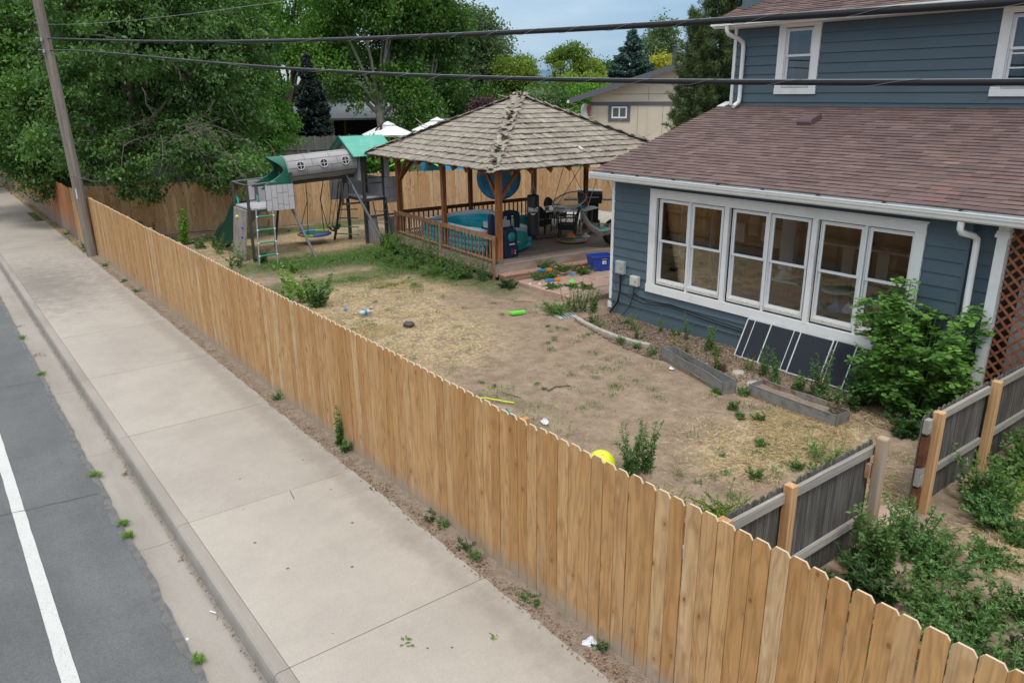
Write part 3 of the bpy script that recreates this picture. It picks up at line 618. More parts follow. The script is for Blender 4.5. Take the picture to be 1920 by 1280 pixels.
fence_run(t, (8.60, 3.50), (13.2, 3.50), .118, [mk['greywood']], 1.24, .112, rounded=True, rail_side=1, rails=(), posts=0, hv=.012)
for z, zz in ((1.15, .095), (.44, .085)):
    for x0, x1 in ((8.85, 10.30), (10.41, 12.0), (12.1, 13.2)):
        part('rail', [mk['greyrail']], t, lambda b: b.bx((x0, 3.443, z-zz/2), (x1, 3.485, z+zz/2)))
for x in (8.74, 10.30, 12.0):
    part('post', [mk['newpost']], t, lambda b: b.bx((x, 3.35, -.1), (x+.105, 3.455, 1.27)), bevel=.006)
for z0, z1, m in ((1.03, 1.2, 'greyrail'), (.62, .98, 'redwood_dark'), (.36, .58, 'greyrail'), (.02, .32, 'redwood_dark')):
    part('end_block', [mk[m]], t, lambda b: b.bx((8.60, 3.42, z0), (8.70, 3.485, z1)))
# ================================================================== pole and lines
def pp(z): k = z/6.6; return Vector((4.02-.20*k, 26.78+.05*k, z))
t = thing('utility_pole', 'leaning weathered wooden utility pole against the cedar fence', 'utility pole', (4.02, 26.78, 0))
part('shaft', [mk['pole']], t, lambda b: b.tube([pp(z) for z in (-.3, 1, 2, 3, 4, 5, 6, 7, 8.6)], [.165, .160, .156, .152, .148, .144, .140, .136, .128], 18))
part('marker_tag', [mk['white']], t, lambda b: b.box(pp(1.95)+Vector((-.10, -.135, 0)), (.035, .012, .30), Matrix.Rotation(.6, 3, 'Z')))
for z in (6.33, 6.02):
    part('cable_clamp', [mk['steel']], t, lambda b: (b.tube([pp(z)+Vector((-.26, -.16, .02)), pp(z)+Vector((-.05, .0, 0))], .022, 6), b.box(pp(z)+Vector((-.14, -.12, -.02)), (.05, .08, .09))))
part('bolt', [mk['steel']], t, lambda b: b.tube([pp(6.75)+Vector((-.2, -.1, 0)), pp(6.75)+Vector((.1, .1, 0))], .015, 6))
def sag(yz, x0, x1=None):
    """interpolate a smooth curve through (y,z) knots"""
    yz = sorted(yz); ys = np.array([q[0] for q in yz]); zs = np.array([q[1] for q in yz]); c = np.polyfit(ys, zs, 3)
    return c
def cable(name, label, knots, x, r, xe=None, wires=True, y_lo=-14):
    c = np.polyfit([k[0] for k in knots], [k[1] for k in knots], 3 if len(knots) > 3 else 2)
    y1 = knots[0][0]; ys = np.linspace(y_lo, y1, 110)
    cz = lambda y: float(np.polyval(c, y)) if y > 1.2 else float(np.polyval(c, 1.2)+(np.polyval(c, 1.2)-np.polyval(c, 2.2))*(1.2-y)*.15+.006*(1.2-y)**2)
    cx = lambda y: x+(xe-x)*max(0, (y-5)/(y1-5)) if xe is not None else x
    t = thing(name, label, 'cable', (x, 10, cz(10)), group=None)
    P = [(cx(y), y, cz(y)) for y in ys]
    part('sheath', [mk['cable']], t, lambda b: b.tube(P, r, 8))
    part('messenger', [mk['wire']], t, lambda b: b.tube([(a, q, z+r+.002) for a, q, z in P], .0035, 5))
    if wires:
        n = 1500; pts = []
        for i in range(n):
            y = -10+(y1+10)*i/n; a = i*2*PI/34*(.9+.12*math.sin(i*.011)); pts.append((cx(y)+(r+.002)*math.cos(a), y, cz(y)+(r+.004)*math.sin(a)))
        part('lashing_wire', [mk['wire']], t, lambda b: b.tube(pts, .0016, 3, cap=False))
    return t
cable('overhead_cable', 'upper black overhead cable crossing in front of the trees and the upper eave', [(28.0, 6.42), (10.91, 5.47), (5.43, 5.26), (3.51, 5.21), (2.73, 5.18), (1.63, 5.17)], 4.2, .0175, 3.84)
cable('overhead_cable', 'lower black overhead cable crossing in front of the gazebo peak and upper windows', [(27.5, 6.05), (11.0, 5.15), (6.8, 4.94), (4.75, 4.88), (2.69, 4.83), (1.57, 4.81)], 4.2, .0145, 3.86)
t = solid('service_wire', mk['wire'], 'thin grey wire rising from the pole top past the treetops', 'cable', lambda b: b.tube([(3.85+(5.73-3.85)*k+ .9*k*k*k, 26.7-11.7*k, 6.72-.5*k*(1-k)*1.2-.2*k) for k in np.linspace(0, 2.2, 30)], .005, 5))
solid('overhead_cable', mk['cable'], 'upper of two cables running on from the pole along the far sidewalk', 'cable', lambda b: b.tube([(3.86, 26.9+30*k, 6.36-1.3*k*(1-k)*2.2) for k in np.linspace(0, 1, 20)], .02, 6))
solid('overhead_cable', mk['cable'], 'lower of two cables running on from the pole along the far sidewalk', 'cable', lambda b: b.tube([(3.88, 26.9+30*k, 6.03-1.3*k*(1-k)*2.2) for k in np.linspace(0, 1, 20)], .02, 6))
# ================================================================== blue house
H = thing('blue_house', 'blue lap-sided house with white-trimmed windows and brown shingle roofs', 'house', (14, 8, 0))
XW, YC = 12.05, 11.97
def board(y0, y1, z0, z1, x, parent=H, m='siding', proud=.028):
    def fn(b):
        vs = [(x-.004-proud, y0, z0), (x-.004, y0, z1), (x+.012, y0, z1), (x+.012, y0, z0)]; vs += [(a, y1, c) for a, _, c in vs]
        b.add(vs, [(0, 1, 2, 3), (7, 6, 5, 4), (0, 4, 5, 1), (1, 5, 6, 2), (2, 6, 7, 3), (3, 7, 4, 0)])
    return part('siding_board', [mk[m]], parent, fn)
# core walls (behind the boards), with a real opening behind the windows
part('wall', [mk['siding']], H, lambda b: (b.bx((XW+.012, 10.72, .02), (XW+.12, YC, 3.12)), b.bx((XW+.012, 4.66, .02), (XW+.12, 5.44, 3.12)), b.bx((XW+.012, 5.44, .02), (XW+.12, 10.72, .86)), b.bx((XW+.012, 5.44, 2.76), (XW+.12, 10.72, 3.12)),
     b.bx((XW+.13, 4.3, .02), (XW+.25, 4.655, 3.12))))
part('wall', [mk['siding']], H, lambda b: b.prism([(XW+.12, 2.5), (15.85, 2.5), (15.85, 4.30), (XW+.12, 3.16)], YC-.12, YC, lambda a, c, h: (a, h, c)))
part('wall', [mk['siding']], H, lambda b: b.bx((15.86, YC-.12, 0), (22.4, YC-.01, 4.3)))
part('wall', [mk['siding']], H, lambda b: b.bx((XW+.12, YC-.12, .02), (13.2, YC, 2.5)))
part('wall', [mk['siding']], H, lambda b: b.bx((15.5, YC-.12, .02), (15.85, YC, 2.495)))
for x0 in (13.2, 14.35):
    part('glazed_door', [mk['white']], H, lambda b: (b.bx((x0, YC-.08, .02), (x0+.09, YC-.03, 2.5)), b.bx((x0+1.05, YC-.08, .02), (x0+1.145, YC-.03, 2.5)), b.bx((x0+.09, YC-.08, .02), (x0+1.05, YC-.03, .25)), b.bx((x0+.09, YC-.08, 2.4), (x0+1.05, YC-.03, 2.5))))
    part('pane', [mk['glass']], H, lambda b: b.bx((x0+.09, YC-.06, .25), (x0+1.05, YC-.055, 2.4)))
z = .33; 
while z < 3.05:
    z1 = min(z+.2, 3.10)
    if z1 > .72 and z < 2.86:
        a0 = .0
        board(10.885, YC-.045, z, z1, XW); board(4.70, 5.285, z, z1, XW)
        if z < .72: board(5.285, 10.885, z, .715, XW)
        if z1 > 2.86: board(5.285, 10.885, 2.862, z1, XW)
    else:
        c = R.uniform(6.5, 9.5); board(c+.002, YC-.045, z, z1, XW); board(4.70, c-.002, z, z1, XW)
    z += .2
for k in range(14): board(4.33, 4.655, .33+.2*k, min(.33+.2*(k+1), 3.10), XW+.13)
part('corner_board', [mk['siding']], H, lambda b: b.bx((XW-.03, 4.655, .1), (XW+.13, 4.70, 3.1)))
part('corner_board', [mk['trim']], H, lambda b: (b.bx((XW-.034, YC-.045, .26), (XW+.0, YC+.03, 3.1)), b.bx((XW, YC, .26), (XW+.06, YC+.03, 3.1))))
part('foundation_board', [mk['siding']], H, lambda b: b.bx((XW-.03, 4.66, -.05), (XW+.011, YC, .29)))
part('drip_edge', [mk['siding']], H, lambda b: b.bx((XW-.055, 4.66, .292), (XW+.005, YC+.01, .325)))
part('post_foot', [mk['trim']], H, lambda b: b.bx((XW-.05, YC-.06, .12), (XW+.03, YC+.05, .25)))
# front windows: outer casing and three double units
part('casing', [mk['trim']], H, lambda b: (b.bx((XW-.052, 5.29, 2.70), (XW+.02, 10.88, 2.85)), b.bx((XW-.045, 5.27, 2.852), (XW+.0, 10.90, 2.875)), b.bx((XW-.052, 10.70, .872), (XW+.02, 10.88, 2.698)), b.bx((XW-.052, 5.29, .872), (XW+.02, 5.455, 2.698)), b.bx((XW-.058, 5.27, .70), (XW+.02, 10.90, .87))))
units = [((10.70, 8.99), ((9.92, 10.58), (9.10, 9.75))), ((8.90, 7.17), ((8.12, 8.77), (7.28, 7.94))), ((7.08, 5.46), ((6.32, 6.97), (5.48+.02, 6.13)))]
part('mullion', [mk['trim']], H, lambda b: b.bx((XW-.048, 8.895, .872), (XW+.03, 8.995, 2.698)))
part('mullion', [mk['trim']], H, lambda b: b.bx((XW-.048, 7.075, .872), (XW+.03, 7.175, 2.698)))
def sash_window(y0, y1, z0, z1, zm, x, parent):
    """one double-hung light: glass y0..y1"""
    w = part('window', [mk['sash']], parent, lambda b: (b.bx((x-.012, y1+.045, z0-.10), (x+.07, y1+.062, z1+.055)), b.bx((x-.012, y0-.062, z0-.10), (x+.07, y0-.045, z1+.055)), b.bx((x-.012, y0-.045, z1+.045), (x+.07, y1+.045, z1+.058)), b.bx((x-.02, y0-.062, z0-.112), (x+.07, y1+.062, z0-.10))))
    def sash(x0, a, c):
        part('sash', [mk['sash']], w, lambda b: (b.bx((x0, y0-.043, a-.045), (x0+.03, y0, c+.04)), b.bx((x0, y1, a-.045), (x0+.03, y1+.043, c+.04)), b.bx((x0+.001, y0, c), (x0+.031, y1, c+.04)), b.bx((x0+.001, y0, a-.045), (x0+.031, y1, a))))
        part('pane', [mk['glass']], w, lambda b: b.bx((x0+.013, y0-.003, a-.003), (x0+.017, y1+.003, c+.003)))
    sash(x+.002, zm+.03, z1); sash(x+.034, z0, zm-.01)
    part('sill', [mk['sill']], w, lambda b: b.bx((x-.03, y0-.045, z0-.099), (x+.033, y1+.045, z0-.046)))
    return w
for (ua, ub), lights in units:
    for g in lights: sash_window(g[0], g[1], 1.02, 2.62, 1.82, XW, H)
    c = (lights[0][0]+lights[1][1])/2
    part('mullion', [mk['sash']], H, lambda b: b.bx((XW-.035, c-.020, .872), (XW+.05, c+.020, 2.698)))
# sunroom interior
part('interior', [mk['wallin']], H, lambda b: (b.bx((15.6, 4.3, .3), (15.7, 11.8, 3.0)), b.bx((12.2, 4.35, .3), (15.6, 4.45, 3.0))))
part('interior_floor', [mk['floorin']], H, lambda b: b.bx((12.18, 4.45, .25), (15.6, 11.84, .32)))
part('interior_ceiling', [mk['wallin']], H, lambda b: b.bx((12.18, 4.45, 3.0), (15.6, 11.84, 3.06)))
part('interior_column', [mk['trim']], H, lambda b: b.bx((15.3, 9.53, .3), (15.45, 9.88, 3.0)))
part('shelf', [mk['rope']], H, lambda b: b.bx((15.25, 6.0, 1.62), (15.55, 9.0, 1.67)))
part('cabinet', [mk['redwood']], H, lambda b: b.bx((15.0, 8.2, .32), (15.5, 10.6, .88)))
part('side_table', [mk['wtable']], H, lambda b: b.bx((14.4, 8.8, .84), (14.9, 9.5, .89)))
for k in range(5): part('wall_frame', [mk['trim'] if k % 2 else mk['rope']], H, lambda b: b.bx((15.54, 9.95+k*.36, 1.3+.1*(k % 3)), (15.58, 10.2+k*.36, 1.75+.1*(k % 3))))
for k in range(9): part('wall_panel', [mk['creamwall'] if k % 2 else mk['wallin']], H, lambda b: b.bx((15.56, 5.6+k*.38, .9), (15.6, 5.85+k*.38, 1.55)))
# white square post and lattice porch to the right
part('porch_post', [mk['trim']], H, lambda b: (b.bx((XW-.06, 4.17, -.02), (XW+.08, 4.31, 3.0)), b.bx((XW-.085, 4.145, 2.78), (XW+.10, 4.335, 2.83)), b.bx((XW-.075, 4.155, 2.83), (XW+.09, 4.325, 2.87))))
lp = [(y, s) for s in (1, -1) for y in np.arange(-1.5, 8, .172)]
def clip(y0, z0, dy, dz, Y0, Y1, Z0, Z1):
    t0, t1 = -99, 99
    for p, d, a, c in ((y0, dy, Y0, Y1), (z0, dz, Z0, Z1)):
        u, v = (a-p)/d, (c-p)/d; t0 = max(t0, min(u, v)); t1 = min(t1, max(u, v))
    return (t0, t1) if t1-t0 > .08 else None
ssl = math.sqrt(.5)
for y, s in lp:
    c = clip(y, .3, -s*ssl, ssl, 2.2, 4.15, .3, 2.96)
    if c is None: continue
    a, e = (XW+.02+(.012 if s > 0 else 0), y-s*ssl*c[0], .3+ssl*c[0]), (XW+.02+(.012 if s > 0 else 0), y-s*ssl*c[1], .3+ssl*c[1])
    part('lattice_slat', [mk['lattice']], H, lambda b: b.beam(a, e, .009, .040, (0, 0, 1)) if False else b.beam(a, e, .009, .036))
part('lattice_frame', [mk['lattice']], H, lambda b: (b.bx((XW+.005, 2.2, 2.94), (XW+.05, 4.16, 3.02)), b.bx((XW+.005, 2.2, .24), (XW+.05, 4.16, .32))))
part('porch_panel', [mk['canopy']], H, lambda b: (b.bx((12.55, 2.3, .24), (12.58, 4.1, 1.55)), b.bx((12.60, 3.75, 1.55), (12.63, 4.1, 2.1))))
part('wall', [mk['dark']], H, lambda b: (b.bx((14.2, 1.5, 0), (14.3, 4.28, 3)), b.bx((14.1, -2, 0), (14.2, 1.4, 3.1))))
part('porch_floor', [mk['deckboard']], H, lambda b: b.bx((12.1, -3, .1), (14.1, 4.25, .24)))
# lower roof
SX0, SZ0, SX1, SZ1 = 11.60, 3.165, 15.80, 4.44
sl_ = math.atan2(SZ1-SZ0, SX1-SX0); SLEN = math.hypot(SZ1-SZ0, SX1-SX0)
def rp(s, y, h=0): return (SX0+math.cos(sl_)*s-math.sin(sl_)*h, y, SZ0+math.sin(sl_)*s+math.cos(sl_)*h)
def slab_roof(b, fn, s0, s1, y0, y1, h0, h1):
    vs = [fn(s, y, h) for s in (s0, s1) for y in (y0, y1) for h in (h0, h1)]
    b.add(vs, [(0, 1, 3, 2), (4, 6, 7, 5), (0, 4, 5, 1), (2, 3, 7, 6), (0, 2, 6, 4), (1, 5, 7, 3)])
part('roof', [mk['trim']], H, lambda b: slab_roof(b, rp, .03, SLEN, -3.2, 12.19, -.12, -.012))
part('fascia', [mk['trim']], H, lambda b: b.bx((11.655, -3.2, 2.985), (11.69, 12.19, 3.15)))
part('rake_board', [mk['trim']], H, lambda b: slab_roof(b, rp, .05, SLEN+.05, 12.192, 12.222, -.16, -.008))
part('soffit', [mk['siding']], H, lambda b: b.bx((11.692, -3.2, 3.04), (12.02, 12.0, 3.06)))
part('upper_cap', [mk['trim']], H, lambda b: slab_roof(b, rp, SLEN-.12, SLEN+.22, 12.0, 12.22, -.01, .02))
def shingle_roof(fn, s1, y0, y1, expo, near, nbest=300, label=None, slope=0, yaxis=True, wr=(.17, .36)):
    """courses of architectural shingles; the nearest as parts, the rest one part"""
    rows = int(s1/expo); allp = []
    for i in range(rows+1):
        y = y1-R.uniform(0, .3); ya = y1
        while ya > y0:
            wd = R.uniform(*wr); yb = max(y0, ya-wd); allp.append((i*expo, ya, yb, R.random())); ya = yb
    allp.sort(key=lambda q: (fn(q[0], q[1])[0]-near[0])**2+(fn(q[0], q[1])[1]-near[1])**2+(fn(q[0], q[1])[2]-near[2])**2)
    return allp[:nbest], allp[nbest:]
near, rest = shingle_roof(rp, SLEN-.02, -3.2, 12.2, .143, (3, 0, 4.8))
near = sorted([q for q in near+rest if q[1] > 3.2 and q[1] < 7.4], key=lambda q: q[1]+q[0]*.55)
NS = near[:300]; nset = set(NS)
def shingle_geo(s, ya, yb, tn, fn=rp, ex=.143):
    th = .006+.008*(tn > .5); o = .002
    a = [fn(s-.004*(tn > .8), ya-o, .004), fn(s-.004*(tn > .8), yb+o, .004), fn(s-.004*(tn > .8), ya-o, .010+th), fn(s-.004*(tn > .8), yb+o, .010+th), fn(s+ex+.02, ya-o, .003), fn(s+ex+.02, yb+o, .003)]
    return a
sms = {}
for w_ in (.17, .20, .24, .28, .32, .36):
    for th in (.006, .013):
        b = MB(); vs = [(0, w_/2, .0), (0, -w_/2, .0), (0, w_/2, .006+th), (0, -w_/2, .006+th), (.165, w_/2, .001), (.165, -w_/2, .001)]
        b.add(vs, [(0, 2, 3, 1), (2, 4, 5, 3), (0, 4, 2), (1, 3, 5)]); sms[(w_, th)] = b
def getsm(w_, th, mn):
    k = (w_, th, mn)
    if k not in sms: me = sms[(w_, th)].mesh('shingle'); me.materials.append(mk[mn]); sms[k] = me
    return sms[k]
qr = Matrix.Rotation(-sl_, 4, 'Y').to_quaternion()
for (s, ya, yb, tn) in NS:
    w_ = min((.17, .20, .24, .28, .32, .36), key=lambda q: abs(q-(ya-yb))); th = .013 if tn > .5 else .006
    mn = 'shingle_red' if tn % .1 < .004 else ('shingle_tan' if tn % .1 > .096 else 'shingle')
    link('shingle', getsm(w_, th, mn), H, loc=rp(s, (ya+yb)/2, .004), rot=qr, scale=(1, (ya-yb-.003)/w_, 1))
tri_v = []; tones = []
for q in near+rest:
    pass
def shingle_stuff(lst, fn, name, parent, ex=.143):
    V = []; T = []
    for (s, ya, yb, tn) in lst:
        a = shingle_geo(s, ya, yb, tn, fn, ex); V += [[a[0], a[2], a[3], a[1]], [a[2], a[4], a[5], a[3]], [a[0], a[4], a[2], a[0]], [a[1], a[3], a[5], a[1]]]; T += [tn*1.0]*4
    V = np.array(V); me = qmesh(name, V, 4, np.clip((np.array(T)*7.3) % 1, 0, 1)); o = link(name, me, parent, [mk['shingle_s']]); o['kind'] = 'stuff'; return o
_n, _r = shingle_roof(rp, SLEN-.02, 99, 99, .143, (0, 0, 0))
restall = [q for q in (set(near) | set(rest)) if q not in nset]
shingle_stuff(restall, rp, 'shingles', H)
part('roof_underlay', [mk['dark']], H, lambda b: slab_roof(b, rp, .01, SLEN, -3.2, 12.2, -.010, .003))
# gutter, hangers, downspouts
gpoly = [(11.655, 3.125), (11.655, 3.015), (11.60, 3.005), (11.545, 3.02), (11.535, 3.06), (11.515, 3.085), (11.515, 3.125), (11.50, 3.128), (11.50, 3.142), (11.53, 3.142), (11.53, 3.09), (11.55, 3.065), (11.56, 3.032), (11.60, 3.018), (11.643, 3.03), (11.643, 3.125)]
part('gutter', [mk['gutter']], H, lambda b: (b.prism(gpoly, -3.2, 12.20, lambda a, c, h: (a, h, c)), b.bx((11.50, 12.202, 3.01), (11.66, 12.21, 3.145)), b.bx((11.56, -3.2, 3.126), (11.68, 12.2, 3.131))))
for k, y in enumerate([11.6, 10.9, 9.95, 8.9, 7.95, 6.9, 5.8, 4.7, 3.6, 2.5]):
    part('gutter_hanger', [mk['dkgrey']], H, lambda b: b.box((11.60, y, 3.152), (.085, .028, .014)))
part('downspout', [mk['trim']], H, lambda b: (b.tube([(11.60, 4.66, 3.0), (11.60, 4.66, 2.90), (11.64, 4.65, 2.84), (11.86, 4.57, 2.78), (11.94, 4.55, 2.73), (11.95, 4.545, 2.64), (11.955, 4.52, .20), (11.93, 4.51, .12), (11.75, 4.45, .04)], .047, 12)))
# upper storey
XU, YU = 15.80, 11.90
part('wall', [mk['siding']], H, lambda b: (b.bx((XU+.012, -3.2, 4.2), (XU+.12, 5.25, 6.3)), b.bx((XU+.012, 6.12, 4.2), (XU+.12, 9.86, 6.3)), b.bx((XU+.012, 10.60, 4.2), (XU+.12, YU, 6.3)), b.bx((XU+.012, 5.25, 4.2), (XU+.12, 6.12, 4.78)), b.bx((XU+.012, 9.86, 4.2), (XU+.12, 10.60, 4.80)), b.bx((XU+.012, 5.25, 6.0), (XU+.12, 6.12, 6.3)), b.bx((XU+.012, 9.86, 6.02), (XU+.12, 10.60, 6.3)), b.bx((XU+.12, YU-.12, 3.0), (22.5, YU, 7.0))))
z = 4.52; 
segs = [(-3.2, 5.20), (6.25, 9.71), (10.735, YU-.05)]
board(-3.2, YU, 4.40, 4.515, XU, proud=.02)
while z < 6.28:
    z1 = min(z+.2, 6.30)
    if z1 < 4.70: board(R.uniform(3, 8), YU-.05, z, z1, XU); board(-3.2, 2.9, z, z1, XU); board(2.9, 8, z, z1, XU-.0005)
    else:
        for a, c in segs: board(a, c, z, z1, XU)
        if z < 4.69: board(9.71, 10.735, z, 4.69, XU); board(5.2, 6.25, z, 4.63, XU)
    z += .2
part('corner_board', [mk['trim']], H, lambda b: (b.bx((XU-.04, YU-.05, 4.42), (XU, YU+.03, 6.3)), b.bx((XU, YU, 4.4), (XU+.08, YU+.03, 6.3))))
for (y0, y1, za, zb, split) in ((9.72, 10.73, 4.69, 6.24, 1), (5.22, 6.24, 4.64, 6.20, 3)):
    part('casing', [mk['trim']], H, lambda b: (b.bx((XU-.05, y0, zb-.17), (XU+.02, y1, zb)), b.bx((XU-.05, y0, za+.132), (XU+.02, y0+.17, zb-.172)), b.bx((XU-.05, y1-.17, za+.132), (XU+.02, y1, zb-.172)), b.bx((XU-.055, y0-.005, za), (XU+.02, y1+.005, za+.13))))
    w_ = sash_window(y0+.235, y1-.235, za+.25, zb-.25, (za+zb)/2+.02, XU-.01, H)
    if split > 1:
        for zz in (5.36, 5.12): part('muntin', [mk['sash']], w_, lambda b: b.bx((XU-.012, y0+.235, zz-.012), (XU+.02, y1-.235, zz+.012)))
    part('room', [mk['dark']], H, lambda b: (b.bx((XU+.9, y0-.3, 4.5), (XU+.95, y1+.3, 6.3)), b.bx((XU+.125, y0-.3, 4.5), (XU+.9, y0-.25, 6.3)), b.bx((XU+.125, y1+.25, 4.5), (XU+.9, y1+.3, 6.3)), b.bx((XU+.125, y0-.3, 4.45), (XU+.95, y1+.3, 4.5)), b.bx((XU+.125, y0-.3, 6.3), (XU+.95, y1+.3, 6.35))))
    part('curtain', [mk['screen']], H, lambda b: b.bx((XU+.10, y1-.40, za+.2), (XU+.105, y1-.25, zb-.2)))
UX0, UZ0 = 15.22, 6.275; ua = math.atan(.37); ULEN = 4.6
def up_(s, y, h=0): return (UX0+math.cos(ua)*s-math.sin(ua)*h, y, UZ0+math.sin(ua)*s+math.cos(ua)*h)
part('roof', [mk['trim']], H, lambda b: slab_roof(b, up_, .02, ULEN, -3.2, 12.14, -.12, -.012))
part('roof_underlay', [mk['dark']], H, lambda b: slab_roof(b, up_, .01, ULEN, -3.2, 12.15, -.010, .003))
def rp_back(s, y, h=0): x, yy, zz = up_(s, y, h); return (2*(UX0+math.cos(ua)*ULEN)-x, yy, zz)
part('roof', [mk['shingle']], H, lambda b: slab_roof(b, rp_back, 0, ULEN, -3.2, 12.14, -.12, .01))
part('wall', [mk['siding']], H, lambda b: b.prism([(15.85, 6.3), (23.3, 6.3), (19.5, 7.9)], YU-.10, YU-.02, lambda a, c, h: (a, h, c)))
part('wall', [mk['siding']], H, lambda b: b.bx((22.4, -3.2, 0), (22.5, YU, 6.3)))
a_, b_ = shingle_roof(up_, ULEN-.02, -3.2, 12.15, .143, (3, 0, 4.8)); shingle_stuff(a_+b_, up_, 'shingles', H)
part('fascia', [mk['trim']], H, lambda b: b.bx((15.255, -3.2, 6.12), (15.29, 12.14, 6.25)))
part('soffit', [mk['trim']], H, lambda b: b.bx((15.292, -3.2, 6.12), (15.80, 12.0, 6.14)))
part('gutter', [mk['gutter']], H, lambda b: (b.bx((15.14, -3.2, 6.165), (15.253, 12.14, 6.185)), b.bx((15.14, -3.2, 6.187), (15.155, 12.14, 6.275))))
part('rake_board', [mk['trim']], H, lambda b: slab_roof(b, up_, .0, ULEN, 12.152, 12.18, -.14, -.005))
part('downspout', [mk['trim']], H, lambda b: (b.tube([(15.20, 11.72, 6.17), (15.20, 11.72, 6.06), (15.25, 11.71, 5.99), (15.60, 11.65, 5.88), (15.70, 11.63, 5.82), (15.72, 11.62, 5.72), (15.72, 11.62, 4.62), (15.69, 11.61, 4.52), (15.48, 11.60, 4.42)], .048, 12)))
part('roof_vent', [mk['vent']], H, lambda b: (b.prism([(0, 0), (.42, .0), (.42, .10), (.30, .125), (.04, .12), (0, .07)], 9.02, 9.34, lambda a, c, h: rp(3.15+a, h, c+.01)),), bevel=.012)
# utility boxes and cables on the wall
for nm, m, y0, y1, z0, z1, lb in (('meter_box', 'box', 11.50, 11.75, .95, 1.24, 'taller grey utility box nearest the white corner board'), ('meter_box', 'cream', 11.07, 11.30, .76, .98, 'smaller cream utility box left of the window')):
    t = thing(nm, lb, 'utility box', (XW-.08, (y0+y1)/2, z0))
    part('housing', [mk[m]], t, lambda b: b.bx((XW-.13, y0, z0), (XW-.025, y1, z1)), bevel=.014)
    part('cover', [mk[m]], t, lambda b: b.bx((XW-.14, y0+.02, z0+.03), (XW-.131, y1-.05, z1-.02)), bevel=.003)
    part('latch', [mk['steel']], t, lambda b: b.box((XW-.142, y0+.045, (z0+z1)/2), (.014, .03, .05)))
solid('power_cable', mk['cable'], 'thick black cable hanging from the taller utility box to the ground', 'cable', lambda b: b.tube([(XW-.07, 11.62, .95), (XW-.09, 11.60, .6), (XW-.10, 11.66, .3), (XW-.14, 11.85, .02)], .02, 8))
solid('power_cable', mk['cable'], 'thin black cable hanging from the smaller utility box', 'cable', lambda b: b.tube([(XW-.07, 11.2, .78), (XW-.08, 11.22, .5), (XW-.08, 11.32, .25), (XW-.12, 11.5, .02)], .008, 6))
solid('power_cable', mk['cable'], 'thin black cable sagging along the wall below the window', 'cable', lambda b: b.tube([(XW-.05, 11.25, .58), (XW-.06, 10.8, .47), (XW-.05, 10.2, .55), (XW-.05, 9.2, .47), (XW-.05, 8.2, .43), (XW-.05, 7.6, .42)], .010, 6))
solid('power_cable', mk['cable'], 'lower thin black cable drooping just under the first one along the wall', 'cable', lambda b: b.tube([(XW-.05, 11.6, .5), (XW-.07, 10.9, .42), (XW-.06, 10.2, .50), (XW-.05, 9.2, .42), (XW-.05, 8.2, .38), (XW-.05, 7.6, .37)], .009, 6))
# interior objects seen through the glass
for x, y, lb in ((13.85, 7.57, 'round pale table inside the sunroom, left one'), (13.52, 6.71, 'round pale table inside the sunroom, right one')):
    t = thing('round_table', lb, 'table', (x, y, .32))
    part('tabletop', [mk['wtable']], t, lambda b: b.lathe([(0, .76+.32), (.30, .76+.32), (.31, .74+.32), (.30, .72+.32), (0, .72+.32)], (x, y, 0), 28))
    part('leg', [mk['dkgrey']], t, lambda b: b.tube([(x, y, .33), (x, y, 1.03)], .025, 8))
def heap(name, m, label, cat, x, y, z, r, seed, n=1):
    rr = random.Random(seed); b = MB(); prof = 9; vs = []
    for i in range(5):
        for k in range(prof):
            a = 2*PI*k/prof; q = r*(1-i/4.4)*(1+.3*rr.uniform(-1, 1)); vs.append((x+q*math.cos(a), y+q*math.sin(a), z+.002+r*.22*i*(1+.3*rr.uniform(-1, 1))))
    b.add(vs, [(i*prof+k, i*prof+(k+1) % prof, (i+1)*prof+(k+1) % prof, (i+1)*prof+k) for i in range(4) for k in range(prof)]+[tuple(range(4*prof, 5*prof))])
    o = link(name, b.mesh(name), None, [mk[m]]); return tag(o, label, cat)
heap('crumpled_cloth', 'skyblue', 'bright blue crumpled cloth behind the lower right window pane', 'cloth', 13.0, 7.12, .92, .17, 3)
heap('crumpled_cloth', 'teal', 'teal crumpled cloth behind the lower right window pane', 'cloth', 12.9, 7.42, .92, .15, 5)
heap('paper_bag', 'litter', 'white paper heap beside the blue cloth behind the window', 'bag', 13.1, 6.92, .92, .17, 8)
t = thing('bench', 'low dark bench under the sunroom windows holding cloths', 'bench', (12.6, 6.5, .32))
part('seat', [mk['wallin']], t, lambda b: b.bx((12.6, 5.4, .84), (13.25, 7.7, .92)))
for y in (5.5, 7.6): part('leg', [mk['wallin']], t, lambda b: b.bx((12.65, y-.04, .32), (13.2, y+.04, .84)))
heap('fabric_pile', 'litter', 'white bundle inside the sunroom behind the middle window', 'cloth', 14.6, 9.25, .9, .22, 12)
heap('fabric_pile', 'pink', 'red and white toy inside the sunroom behind the middle window', 'toy', 14.7, 9.0, .95, .14, 13)
